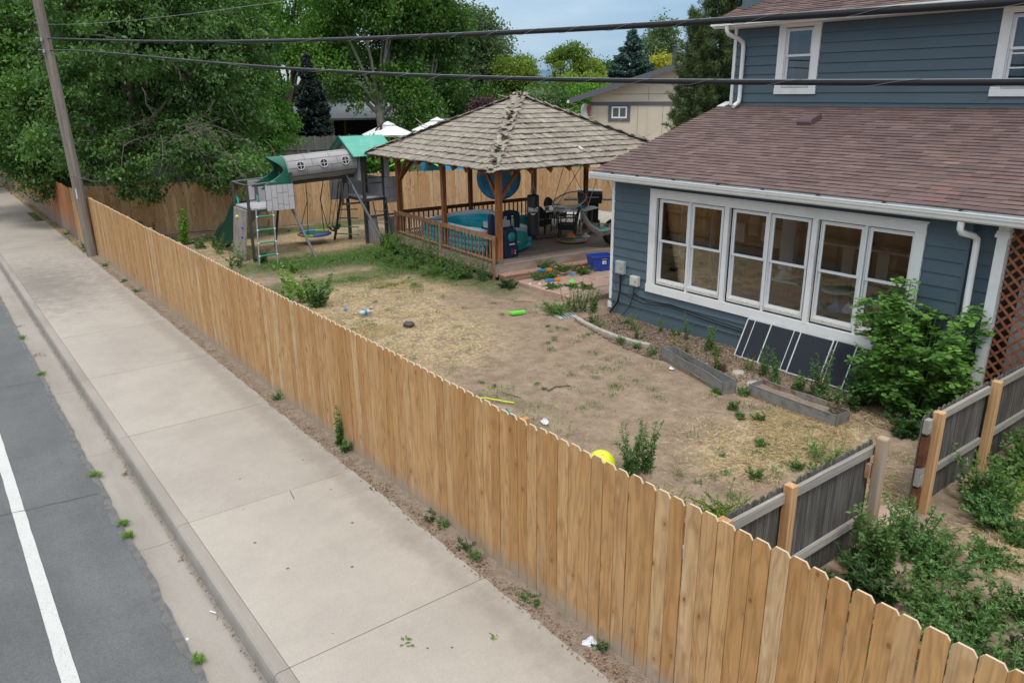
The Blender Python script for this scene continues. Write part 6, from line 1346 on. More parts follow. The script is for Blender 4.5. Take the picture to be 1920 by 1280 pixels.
cp('panel_joint', 'fasc', lambda b: [b.bx((x, -.006, .1), (x+.016, -.002, 4.09)) for x in np.arange(2.3, 18, 1.22)]+[b.bx((1.0, -.006, 4.62), (16, -.002, 4.64))]+[b.bx((x, -.006, 4.3), (x+.016, -.002, 5.0)) for x in (2.8, 5.24, 7.7)])
cw_ = cp('window', 'fasc', lambda b: (b.bx((.86, -.05, 3.35), (1.02, -.003, 4.09)), b.bx((1.78, -.05, 3.35), (1.94, -.003, 4.09)), b.bx((1.02, -.05, 3.35), (1.78, -.003, 3.49)), b.bx((1.02, -.05, 4.05), (1.78, -.003, 4.09))))
WM[cw_.name] = WM[C.name]
link('frame', MB().bx((1.02, -.035, 3.49), (1.09, -.005, 4.05)).bx((1.71, -.035, 3.49), (1.78, -.005, 4.05)).bx((1.09, -.035, 3.49), (1.71, -.005, 3.56)).bx((1.09, -.035, 3.98), (1.71, -.005, 4.05)).bx((1.365, -.035, 3.56), (1.435, -.005, 3.98)).mesh('frame'), cw_, [mk['trim']], world=False)
for a, c in ((1.09, 1.365), (1.435, 1.71)): link('pane', MB().bx((a, -.02, 3.56), (c, -.012, 3.98)).mesh('pane'), cw_, [mat('far_pane%d' % int(a*10), (.10, .12, .12), rough=.1, spec=.6)], world=False)
cp('brick_column', 'brick', lambda b: b.bx((-.26, -.3, 0), (-.02, .2, 4.2)))
cp('flue', 'dkgrey', lambda b: (b.tube([(4.0, 1.0, 6.0), (4.0, 1.0, 6.85)], .11, 12), b.lathe([(.0, 6.93), (.15, 6.89), (.15, 6.84), (0, 6.84)], (4.0, 1.0, 0), 12)))
t = thing('satellite_dish', 'pale satellite dish on the corner of the cream house', 'satellite dish', (27.3, 29.4, 3.6))
part('dish', [mk['box']], t, lambda b: b.lathe([(0, -.08), (.25, -.05), (.42, .03), (.41, .04), (.24, -.03), (0, -.06)], (26.95, 28.95, 3.80), 20, Vector((.2, -1, .15)).to_track_quat('Z', 'Y').to_matrix()))
part('arm', [mk['dkgrey']], t, lambda b: b.tube([(27.0, 29.0, 3.55), (27.15, 28.9, 3.5), (26.9, 28.5, 3.65)], .02, 6)); part('mount', [mk['steel']], t, lambda b: b.tube([(27.0, 29.05, 3.75), (27.25, 29.25, 3.45)], .03, 6))
# pale house far behind between the trees
F = thing('far_house', 'pale house with grey roofs half hidden behind the big maple and dark spruce', 'house', (31, 62, 0))
fd = Vector((.896, -.444, 0)); fn_ = Vector((.444, .896, 0)); fo = Vector((29.5, 62.5, 0))
def fp(a, d, z): return fo+fd*(a-2.0)+fn_*d+Vector((0, 0, z*1.22))
def fbox(b, a0, a1, d0, d1, z0, z1): b.add([fp(a, d, z) for a in (a0, a1) for d in (d0, d1) for z in (z0, z1)], [(0, 1, 3, 2), (4, 6, 7, 5), (0, 4, 5, 1), (2, 3, 7, 6), (0, 2, 6, 4), (1, 5, 7, 3)])
part('wall', [mk['palewall']], F, lambda b: (fbox(b, -4, 11, 1.5, 9, 0, 4.3),))
part('upper_roof', [mk['roofgrey']], F, lambda b: b.add([fp(-5, .9, 4.25), fp(12, .9, 4.25), fp(12, 5.2, 5.9), fp(-5, 5.2, 5.9), fp(12, 9.6, 4.25), fp(-5, 9.6, 4.25)], [(0, 1, 2, 3), (3, 2, 4, 5)]))
part('porch_roof', [mk['roofgrey']], F, lambda b: b.add([fp(-1.5, -3.4, 2.35), fp(6.5, -3.4, 2.35), fp(6.5, 1.48, 3.35), fp(-1.5, 1.48, 3.35), fp(-1.5, -3.4, 2.22), fp(6.5, -3.4, 2.22)], [(0, 1, 2, 3), (4, 5, 1, 0)]))
part('porch_wall', [mk['dark']], F, lambda b: fbox(b, -1.4, 6.4, 1.2, 1.45, 0, 2.6)); part('door', [mk['creamwall']], F, lambda b: fbox(b, .4, 1.7, 1.05, 1.18, 0, 2.1))
for a in (-1.3, 2.6, 6.3): part('porch_post', [mk['redwood_dark']], F, lambda b: fbox(b, a, a+.15, -3.3, -3.15, 0, 2.25))
# ================================================================== trees
def lobes_for(c, rad, n, rng, frac=(.34, .5), zlo=-.75):
    L = []; c = np.array(c, float); rad = np.array(rad, float)
    i = 0
    while len(L) < n:
        d = rng.normal(size=3); d /= np.linalg.norm(d)
        if d[2] < zlo: continue
        k = rng.uniform(.35, .80)**.7; p = c+d*rad*k*.92; r = rng.uniform(*frac)*min(rad[0], rad[2])*(1.15-.35*k)
        L.append((p, r))
    return L
def crown_pts(L, ncl, per, sg, rng, shell=(.62, 1.08), out=.02):
    w_ = np.array([l[1]**2 for l in L]); w_ /= w_.sum(); idx = rng.choice(len(L), ncl, p=w_)
    C_ = np.array([L[i][0] for i in idx]); r = np.array([L[i][1] for i in idx])[:, None]
    d = unit(rng.normal(size=(ncl, 3))); d[:, 2] = d[:, 2]*.85+.08; d = unit(d)
    k = rng.uniform(*shell, size=(ncl, 1)); k[rng.random(ncl) < out] *= 1.3
    cl = C_+d*r*k
    P = np.repeat(cl, per, axis=0)+rng.normal(size=(ncl*per, 3))*sg*np.array([1, 1, .62]); Dn = np.repeat(d, per, axis=0)
    lt = rng.beta(1.0, 1.1, len(L))[idx]; tone = np.clip(np.repeat(lt, per)*.42+np.repeat(rng.beta(1.4, 1.4, ncl), per)*.36+rng.random(ncl*per)*.26-.02, 0, 1)
    return P, Dn, tone, cl
def tree(name, label, cat, base, h, cc, rad, nl, ncl, per, leaf, m, bark='bark', tr=.18, seed=1, sg=.22, droop=.3, frac=(.34, .5), fork=None, group=None, nlimb=9, shell=(.62, 1.08), zlo=-.75, extra=(), ratio=.5, out=.02):
    rng = np.random.default_rng(seed); t = thing(name, label, cat, (base[0], base[1], 0), group=group)
    L = lobes_for(cc, rad, nl, rng, frac, zlo)+[(np.array(p, float), r) for p, r in extra]
    P, Dn, tone, cl = crown_pts(L, ncl, per, sg, rng, shell, out)
    ok = P[:, 2] > .15; P, Dn, tone = P[ok], Dn[ok], tone[ok]
    D = Dn*.7+rng.normal(size=P.shape)*.75+np.array([0, 0, -droop]); l = leaf*rng.uniform(.7, 1.3, len(P))
    me = qmesh('crown', leaves(P, D, l, l*ratio, flat=.8), 4, tone); link('crown', me, t, [mk[m]])
    b = MB(); B = Vector((*base, -.1)); top = Vector(tuple(cc)); mid = fork or .42
    stems = [0] if tr < .3 or nlimb < 6 else [0]
    f = B.lerp(top, mid)+Vector((R.uniform(-.2, .2), R.uniform(-.2, .2), 0))
    b.tube([B, B.lerp(f, .5)+Vector((.05, 0, 0)), f], [tr*1.25, tr, tr*.85], 12)
    order = sorted(range(len(L)), key=lambda i: -L[i][1])[:nlimb]
    for i in order:
        p = Vector(tuple(L[i][0])); st = B.lerp(f, R.uniform(.75, 1.0)); m1 = st.lerp(p, .45)+Vector((R.uniform(-.3, .3), R.uniform(-.3, .3), R.uniform(.0, .5)))
        b.tube([st, m1, p], [tr*.55, tr*.34, tr*.12], 7)
        for q in range(4):
            dd = Vector((R.uniform(-1, 1), R.uniform(-1, 1), R.uniform(-.3, 1))).normalized()*L[i][1]*.9; s_ = m1.lerp(p, R.uniform(.3, 1)); b.tube([s_, s_+dd*.5+Vector((0, 0, .1)), s_+dd], [tr*.14, tr*.09, tr*.04], 5)
    b.build('trunk', [mk[bark]], t); return t
# big elm over the pole and its neighbours
T2 = tree('elm_tree', 'big dark green elm with dead twigs spreading over the fence corner right of the pole', 'tree', (5.7, 31.6), 12.5, (8.3, 31.6, 6.3), (4.7, 3.7, 6.0), 62, 2400, 62, .150, 'lf_elm', tr=.33, seed=3, sg=.21, droop=.55, frac=(.17, .29), zlo=-.95, shell=(.78, 1.06),
     extra=[((5.2, 28.6, 2.9), .95), ((6.9, 27.4, 2.7), .8), ((8.9, 27.6, 2.55), .75), ((5.0, 29.6, 3.8), 1.3), ((7.6, 27.6, 3.3), .8), ((9.5, 26.9, 2.35), .6), ((4.9, 29.2, 5.2), 1.1), ((8.4, 28.6, 5.6), 1.5), ((6.4, 28.8, 6.6), 1.5), ((9.9, 29.0, 4.0), 1.0), ((3.7, 29.6, 3.0), .75), ((10.4, 30.2, 6.6), 1.5), ((7.6, 30, 8.6), 1.8), ((5.0, 30.5, 8.4), 1.5), ((8.6, 27.2, 2.2), .6), ((7.9, 27.2, 2.0), .5), ((9.7, 26.7, 1.95), .5), ((6.0, 28.0, 2.0), .6), ((8.4, 26.3, 2.15), .55), ((8.9, 26.0, 2.35), .55), ((8.0, 26.4, 2.6), .7), ((8.8, 26.0, 1.75), .38), ((7.4, 26.6, 2.9), .6)], nlimb=16)
def deadtwigs(t, c, n, L, seed, dirs=(.8, -.5, .1)):
    rr = random.Random(seed)
    for i in range(n):
        b = MB(); p = Vector(c)+Vector((rr.gauss(0, .55), rr.gauss(0, .25), rr.gauss(0, .45))); d = Vector(dirs)+Vector((rr.gauss(0, .5), rr.gauss(0, .3), rr.gauss(0, .45))); d.normalize()
        pts = [p]
        for k in range(6): d = (d+Vector((rr.gauss(0, .22), rr.gauss(0, .22), rr.gauss(-.06, .22)))).normalized(); pts.append(pts[-1]+d*L/6)
        b.tube(pts, [.013, .011, .009, .007, .006, .005, .003], 5)
        for k in range(1, 6):
            for q in range(2):
                e = (d+Vector((rr.gauss(0, .7), rr.gauss(0, .5), rr.gauss(0, .7)))).normalized(); b.tube([pts[k], pts[k]+e*L*.12, pts[k]+e*L*.22+Vector((0, 0, -.04))], [.005, .004, .002], 4)
        b.build('dead_branch', [mk['twig']], t)
deadtwigs(T2, (7.05, 26.5, 3.3), 13, 1.7, 5); deadtwigs(T2, (7.5, 26.3, 4.1), 6, 1.3, 6, (.5, -.5, -.6)); deadtwigs(T2, (5.2, 26.8, 3.2), 5, 1.3, 8, (.6, -.5, .5)); deadtwigs(T2, (7.3, 26.2, 5.4), 4, 1.0, 9, (.3, -.4, -.6)); deadtwigs(T2, (8.5, 26.1, 3.0), 5, 1.2, 10)
tree('elm_tree', 'dense green elm hanging low over the far end of the sidewalk left of the pole', 'tree', (5.2, 38.5), 11, (4.6, 37.2, 6.2), (3.8, 4.2, 5.6), 44, 1600, 54, .165, 'lf_mid', tr=.28, seed=5, sg=.23, droop=.4, shell=(.76, 1.06), frac=(.19, .32), zlo=-.95,
     extra=[((3.9, 33.6, 2.1), .9), ((3.4, 34.5, 3.2), 1.3), ((2.6, 36.5, 3.6), 1.5), ((1.6, 38, 5), 1.8), ((4.1, 32.6, 4.4), 1.3)], nlimb=14)
tree('ash_tree', 'bright green leafy tree rising behind the tan back fence above the swing set', 'tree', (13.2, 38.5), 12, (12.9, 37.9, 5.6), (2.3, 3.0, 4.9), 30, 1400, 54, .165, 'lf_bright', tr=.26, seed=8, sg=.21, droop=.3, shell=(.76, 1.06), frac=(.24, .40), zlo=-.95, extra=[((13.2, 36.9, 2.6), 1.2), ((12.0, 36.6, 3.4), 1.2), ((14.4, 38.0, 3.4), 1.2), ((13.0, 37.5, 8.6), 1.9), ((10.8, 38.5, 8.8), 1.9)], nlimb=12)
tree('ash_tree', 'taller pale green tree at the top left behind the pole', 'tree', (9.5, 47), 15, (9.2, 46.5, 9.0), (6.0, 4.5, 6.0), 22, 1500, 26, .24, 'lf_mid', tr=.35, seed=9, sg=.4, droop=.3, frac=(.3, .44), zlo=-.8, nlimb=10)
tree('ash_tree', 'green tree behind the low elm at the far left edge', 'tree', (1.0, 52), 14, (1.2, 51, 7.5), (6.5, 5, 6.6), 20, 1300, 26, .27, 'lf_bright', tr=.35, seed=10, sg=.45, frac=(.3, .44), nlimb=9)
tree('ash_tree', 'mid green tree between the elm and the bright ash at the top of the picture', 'tree', (12.5, 45), 15, (12.8, 44.4, 9.4), (4.6, 4, 5.4), 18, 1200, 26, .23, 'lf_maple', tr=.3, seed=12, sg=.4, frac=(.3, .46), nlimb=9)
tree('maple_tree', 'tall open maple with twin pale trunks behind the pale far house porch', 'tree', (28.6, 52.8), 18, (28.4, 54.6, 9.6), (5.6, 5.0, 7.2), 30, 2100, 26, .27, 'lf_maple', bark='barkpale', tr=.34, seed=14, sg=.42, droop=.35, frac=(.24, .36), fork=.42, nlimb=16, zlo=-.8, out=.05,
     extra=[((31.0, 52.0, 4.2), 1.5), ((32.0, 51.6, 3.1), 1.3), ((26.6, 54.2, 4.6), 1.3), ((30.3, 52.4, 2.6), 1.1)])
tree('maple_tree', 'second maple standing right of the twin-trunk maple', 'tree', (33.0, 53.8), 15, (33.6, 55.2, 8.6), (4.0, 4.2, 6.2), 18, 1200, 26, .28, 'lf_mid', bark='barkpale', tr=.3, seed=15, sg=.42, frac=(.28, .4), nlimb=9)
tree('poplar_tree', 'thin-topped light green tree left of the twin-trunk maple', 'tree', (24.5, 60), 16, (24.6, 60, 9.5), (4.6, 4.5, 6.5), 16, 760, 24, .30, 'lf_bright', tr=.3, seed=16, sg=.45, frac=(.26, .38), nlimb=10, out=.06)
tree('cottonwood_tree', 'round grey-green tree rising above the maples in the middle', 'tree', (42.3, 61.9), 13, (41.6, 61.0, 7.6), (5.0, 4.5, 5.4), 22, 1300, 24, .30, 'lf_silver', tr=.3, seed=17, sg=.45, frac=(.28, .42), nlimb=10, out=.04)
tree('plum_tree', 'small tree with reddish tips behind the grey-green tree at the top middle', 'tree', (41.0, 66), 14.5, (40.0, 66, 10.6), (3.6, 3, 3.8), 12, 500, 22, .30, 'lf_purple', tr=.25, seed=18, sg=.45, nlimb=7)
for i, (x, y, z, rx, rz, m, lb) in enumerate([(35.4, 55.7, 2.6, 3.4, 2.6, 'lf_dark', 'dark green bush mass below the middle trees'), (38.6, 50.8, 2.8, 3.0, 2.6, 'lf_mid', 'mid green shrub right of the dark bush mass beyond the fence'), (31.5, 50.0, 1.5, 2.0, 1.6, 'lf_mid', 'green shrub behind the white canopies beyond the fence'), (34.3, 48.2, 2.8, 1.7, 1.6, 'lf_purple', 'purple-leaved shrub just above the left slope of the gazebo roof'), (38.3, 47.0, 3.3, 1.7, 2.2, 'lf_silver', 'pale green willowy tree behind the gazebo peak'), (41.0, 48.0, 3.6, 2.6, 2.2, 'lf_mid', 'green tree right of the gazebo peak beyond the fence'), (44.0, 46.5, 3.0, 3.0, 2.6, 'lf_bright', 'leafy green tree left of the cream house eave'), (20.6, 39.0, .9, 1.8, 1.5, 'lf_bright', 'bright green hedge seen between the swing tower and the gazebo post'), (24.5, 37, .8, 1.6, 1.3, 'lf_mid', 'green shrub behind the gazebo post beyond the tan fence'), (8.5, 52, 3.0, 6, 3, 'lf_dark', 'dark hedge beyond the elm at the far left'), (16.5, 53, 3.2, 4, 3.2, 'lf_dark', 'dark thicket behind the grey fence left of the spruce')]):
    tree('shrub', lb, 'shrub', (x, y), z*2, (x, y, z), (rx, rx*.8, rz), 12, 620, 22, .24, m, tr=.1, seed=40+i, sg=.32, frac=(.34, .5), nlimb=6, zlo=-.95)
tree('locust_tree', 'yellow-green locust directly above the gazebo peak', 'tree', (44.4, 56.7), 8.6, (43.9, 56.4, 5.2), (2.3, 2.4, 3.0), 14, 760, 24, .25, 'lf_yel', tr=.2, seed=60, sg=.36, nlimb=8, out=.05)
tree('locust_tree', 'airy yellow-green locust left of the blue spruce against the sky', 'tree', (50.0, 55.9), 9.7, (49.9, 55.6, 6.2), (3.1, 2.5, 3.6), 26, 460, 24, .24, 'lf_yel', tr=.2, seed=61, sg=.24, frac=(.13, .25), shell=(.6, 1.2), nlimb=18, out=.16)
tree('locust_tree', 'lower yellow-green tree below the airy locust and left of the cream house', 'tree', (46.0, 50), 6, (46.0, 50.0, 3.8), (3.0, 2.6, 2.6), 10, 560, 22, .25, 'lf_yel', tr=.2, seed=62, sg=.36, nlimb=6)
tree('oak_tree', 'dull green tree right of the blue spruce behind the golden one', 'tree', (71.1, 63.0), 12, (70.4, 62.6, 8.2), (4.0, 3.2, 4.4), 14, 760, 22, .34, 'lf_silver', tr=.3, seed=63, sg=.5, nlimb=8)
tree('golden_tree', 'small golden-yellow tree between the blue spruce and the pine', 'tree', (62.8, 56.4), 8.6, (62.6, 56.2, 6.2), (2.0, 1.8, 2.3), 9, 380, 22, .27, 'lf_gold', tr=.15, seed=64, sg=.36, nlimb=6)
tree('golden_tree', 'pale golden treetop just left of the blue spruce', 'tree', (56.5, 58.5), 8.0, (55.8, 58.6, 5.8), (1.6, 1.6, 1.9), 7, 260, 20, .27, 'lf_gold', tr=.15, seed=65, sg=.36, nlimb=5)
tree('ash_tree', 'broad green tree filling the gap behind the pale far house', 'tree', (34, 74), 16, (33, 74, 7.5), (9, 5, 6), 20, 1000, 24, .36, 'lf_dark', tr=.3, seed=66, sg=.55, nlimb=8)
tree('ash_tree', 'far green tree line behind the grey-green tree', 'tree', (52, 72), 9, (50, 72, 4.6), (9, 4, 4.0), 16, 800, 24, .36, 'lf_dark', tr=.3, seed=67, sg=.55, nlimb=8)
tree('ash_tree', 'far dark green trees behind the cream house roof', 'tree', (66, 66), 8, (66, 68, 4.5), (10, 4, 3.6), 16, 800, 24, .36, 'lf_mid', tr=.3, seed=68, sg=.55, nlimb=8)
def conifer(label, base, h, r0, m, seed, nper=46, needle=.16, z0=.6, cone=1.0, pine=False, lean=(0, 0), w_=.22, nw=None, step=None):
    rng = np.random.default_rng(seed); t = thing('pine_tree' if pine else 'spruce_tree', label, 'tree', (*base, 0))
    P = []; D = []; T = []; b = MB(); b.tube([(base[0], base[1], -.1), (base[0]+lean[0]*.5, base[1]+lean[1]*.5, h*.5), (base[0]+lean[0], base[1]+lean[1], h*.97)], [r0*.085, r0*.055, .015], 9)
    z = z0
    while z < h*.985:
        u_ = z/h; R0 = r0*(1-u_)**(.85 if not pine else .55)*cone*(1 if u_ > .12 or pine else .85)+.08; n = nw or int(9+9*(1-u_))
        for k in range(n):
            a = rng.uniform(0, 2*PI); L = R0*rng.uniform(.72, 1.12); up = (-.22 if not pine else .18)+.5*u_; bx = base[0]+lean[0]*u_; by = base[1]+lean[1]*u_
            m_ = max(5, int(nper*L/r0)); s = rng.uniform(.12, 1, m_)**.7
            dr = np.array([math.cos(a), math.sin(a), 0]); zz = z+up*s*L+(.16 if not pine else .35)*(s**2)*L+rng.uniform(-.1, .1)
            c = np.array([bx, by, 0])+dr*(s*L)[:, None]; c[:, 2] = zz
            side = np.array([-dr[1], dr[0], 0]); c = c+side*(rng.normal(size=(m_, 1))*w_*(1.15-s[:, None])*L*.55)+rng.normal(size=(m_, 3))*.05
            q = 6 if not pine else 12; cc_ = np.repeat(c, q, axis=0); tn = np.repeat(rng.random(m_)*.6, q)+rng.random(m_*q)*.4
            if pine:
                dd = rng.normal(size=(m_*q, 3))*.65+dr*.5+np.array([0, 0, .75]); cc_ = cc_+unit(dd)*needle*.5
            else:
                dd = rng.normal(size=(m_*q, 3))*.55+dr*.9+np.array([0, 0, -.15]); cc_ = cc_+rng.normal(size=(m_*q, 3))*np.array([.08, .08, .05])
            P.append(cc_); D.append(dd); T.append(tn)
            e = Vector((bx+dr[0]*L*.9, by+dr[1]*L*.9, z+up*.9*L+.2*L)); b.tube([(bx, by, z), ((bx+e.x)/2, (by+e.y)/2, z+up*.45*L), e], [.03*(1-u_)+.012, .02, .006], 4)
        z += step or (.30+.16*rng.random())*(1.0 if not pine else 1.1)
    P = np.concatenate(P); D = np.concatenate(D); T = np.concatenate(T)
    me = qmesh('needles', leaves(P, D, needle*rng.uniform(.7, 1.3, len(P)), needle*(.42 if not pine else .11), flat=.3), 4, T); link('needles', me, t, [mk[m]]); b.build('trunk', [mk['bark']], t)
conifer('very dark spruce in front of the pale far house', (22.1, 50.6), 7.2, 1.9, 'nd_dark', 71, nper=70, needle=.22)
conifer('blue spruce standing against the sky behind the cream house', (57.6, 55.4), 10.3, 4.3, 'nd_blue', 72, nper=110, needle=.30)
conifer('tall dark pine behind the upper corner of the blue house', (22.0, 17.0), 12.5, 1.6, 'nd_pine', 73, nper=44, needle=.17, z0=1.2, pine=True, nw=15, w_=.30)
conifer('lower pine drooping beside the cream house wall next to the brown roof', (20.45, 16.85), 7.0, 1.1, 'nd_pine', 74, nper=34, needle=.16, z0=1.5, pine=True, nw=12, w_=.30)
conifer('second tall pine close behind the blue house gutter', (23.3, 16.4), 12.0, 1.9, 'nd_pine', 75, nper=40, needle=.17, z0=2.5, pine=True, nw=13, w_=.30)
# ================================================================== plants
def ghh(x, y): return gz(x, y)
def weed(label, x, y, h, m='lf_weed', n=5, spread=.12, leaf=.05, per=34, seed=0, cat='weed', droop=.1, name='weed', z0=None, group=None, ratio=.42, up=.35):
    rng = np.random.default_rng(900+seed); z = ghh(x, y) if z0 is None else z0; t = thing(name, label, cat, (x, y, z), group=group)
    P = []; D = []; T = []; b = MB()
    for k in range(n):
        a = rng.uniform(0, 2*PI); hh = h*rng.uniform(.55, 1.05); r = spread*rng.uniform(.3, 1.1); x0, y0 = x+rng.normal()*spread*.25, y+rng.normal()*spread*.25
        pts = [(x0, y0, z-.01), (x0+math.cos(a)*r*.4, y0+math.sin(a)*r*.4, z+hh*.5), (x0+math.cos(a)*r, y0+math.sin(a)*r, z+hh)]
        b.tube(pts, [.006, .005, .003], 4, cap=False)
        s = rng.uniform(.08, 1, per); c = np.stack([np.interp(s, [0, .5, 1], [p[i] for p in pts]) for i in range(3)], 1)
        d = rng.normal(size=(per, 3)); d[:, 2] = d[:, 2]*.5+up; d = unit(d); l = leaf*(1.25-.65*s)*rng.uniform(.7, 1.3, per)
        P.append(c+d*l[:, None]*.55); D.append(np.concatenate([d, l[:, None]], 1)); T.append(rng.random(per)*.6+.4*s)
    P = np.concatenate(P); D = np.concatenate(D); T = np.concatenate(T); me = qmesh('leaves', leaves(P, D[:, :3], D[:, 3], D[:, 3]*ratio, flat=.4), 4, T); link('leaves', me, t, [mk[m]]); b.build('stems', [mk['stem']], t); return t
# large shrub at the window corner: compound leaves on arching canes
def big_shrub():
    rng = np.random.default_rng(77); t = thing('leafy_shrub', 'large bright green leafy shrub covering the right corner of the window wall', 'shrub', (11.5, 4.95, 0)); b = MB(); P = []; D = []; T = []; Ln = []
    for k in range(92):
        a = rng.uniform(0, 2*PI); rr_ = rng.uniform(.1, 1)**.6*.74; bx0, by0 = 11.55+math.cos(a)*.22, 4.95+math.sin(a)*.3
        hh = rng.uniform(.40, 2.15)*(1.1-.48*rr_); ex, ey = 11.50+math.cos(a)*rr_*.78, 4.92+math.sin(a)*rr_*1.22; ex = min(ex, 11.95)
        pts = [(bx0, by0, 0), ((bx0+ex)/2, (by0+ey)/2, hh*.7), (ex, ey, hh)]; b.tube(pts, [.010, .007, .004], 5, cap=False)
        for q in range(11):
            s = rng.uniform(.3, 1.0) if q else 1.0; c = np.array([np.interp(s, [0, .5, 1], [p[i] for p in pts]) for i in range(3)])
            d = np.array([math.cos(a+rng.normal()*.9), math.sin(a+rng.normal()*.9), rng.uniform(-.25, .5)]); d /= np.linalg.norm(d); L = rng.uniform(.14, .26); side = np.cross(d, [0, 0, 1]); side /= np.linalg.norm(side)
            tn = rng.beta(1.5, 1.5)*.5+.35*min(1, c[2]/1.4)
            for j in range(4):
                for sg in (-1, 1):
                    u_ = .25+.22*j; p = c+d*L*u_+np.array([0, 0, -.06*u_*u_]); ld = side*sg+d*.45+np.array([0, 0, rng.uniform(-.3, .25)]); l = .092*rng.uniform(.7, 1.3); P.append(p+ld/np.linalg.norm(ld)*l*.5); D.append(ld); Ln.append(l); T.append(tn+rng.uniform(-.12, .15))
            p = c+d*L*1.05; P.append(p); D.append(d); Ln.append(.08); T.append(tn)
            b.tube([tuple(c), tuple(c+d*L)], [.003, .002], 3, cap=False)
    P = np.array(P); D = np.array(D); Ln = np.array(Ln); n = len(P); P[:, 0] = np.minimum(P[:, 0], 11.98)
    S = unit(np.cross(unit(D), np.array([0, 0, 1.])+rng.normal(size=(n, 3))*.35)); Du = unit(D); l = Ln[:, None]; w2 = l*.34
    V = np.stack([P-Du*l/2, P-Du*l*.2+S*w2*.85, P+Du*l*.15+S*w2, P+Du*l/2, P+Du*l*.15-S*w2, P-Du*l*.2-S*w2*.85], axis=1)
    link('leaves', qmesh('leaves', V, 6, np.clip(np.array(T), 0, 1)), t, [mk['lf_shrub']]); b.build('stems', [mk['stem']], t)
big_shrub()
W = weed
# by the street fence and along the back
W('tall pale green sapling in front of the back fence left of the slide', 6.75, 26.9, 1.35, 'lf_lime', 7, .30, .13, 60, 1, 'sapling', name='sapling', ratio=.5)
W('low leafy weed in front of the pale sapling by the back fence', 7.0, 26.0, .5, 'lf_weed', 8, .4, .08, 40, 2)
W('small dark shrub against the back fence under the elm', 6.1, 28.3, .8, 'lf_dark', 7, .35, .10, 50, 3)
W('bushy weed between the long fence and the slide', 7.0, 22.2, .75, 'lf_weed', 9, .45, .07, 60, 4)
W('wispy yellow-green weed at the foot of the slide', 7.3, 24.6, .7, 'lf_yel', 7, .3, .06, 50, 5)
W('dark green weed beside the climbing wall post', 7.75, 22.2, .45, 'lf_dark', 7, .3, .08, 50, 6)
W('light green seedling below the ladder', 8.05, 20.6, .38, 'lf_lime', 6, .22, .08, 40, 7)
W('bushy light green mallow just behind the long fence left of the litter', 6.75, 17.4, 1.0, 'lf_lime', 7, .52, .11, 44, 8, ratio=.62)
W('dark green lower part plant beside the bushy mallow behind the fence', 7.1, 16.7, .8, 'lf_weed', 9, .45, .11, 60, 9, ratio=.6)
W('thistly tall weed behind the yellow ball', 6.75, 6.25, .78, 'lf_thistle', 8, .30, .075, 90, 10, ratio=.25)
W('second thistly weed right of the yellow ball', 6.95, 6.10, .85, 'lf_thistle', 6, .22, .075, 90, 11, ratio=.25)
W('yellow-green weed patch where the low grey fence meets the long fence', 6.0, 4.55, .55, 'lf_yel', 34, .55, .05, 70, 12)
W('bright spindly weed left of the yellow-green patch', 5.6, 4.9, .62, 'lf_lime', 16, .42, .045, 70, 13)
W('fine yellow weed right of the yellow-green patch', 6.7, 4.7, .45, 'lf_yel', 22, .45, .045, 60, 14)
W('single tall weed standing in the straw before the low grey fence', 8.0, 4.35, .75, 'lf_weed', 3, .12, .07, 60, 15)
W('low dark weed in the gap between the two low grey fences', 8.1, 4.1, .30, 'lf_weed', 8, .35, .06, 50, 16)
W('grassy weed clump in the gap beside the second low fence', 8.9, 4.7, .3, 'grass', 12, .5, .10, 40, 17, ratio=.15)
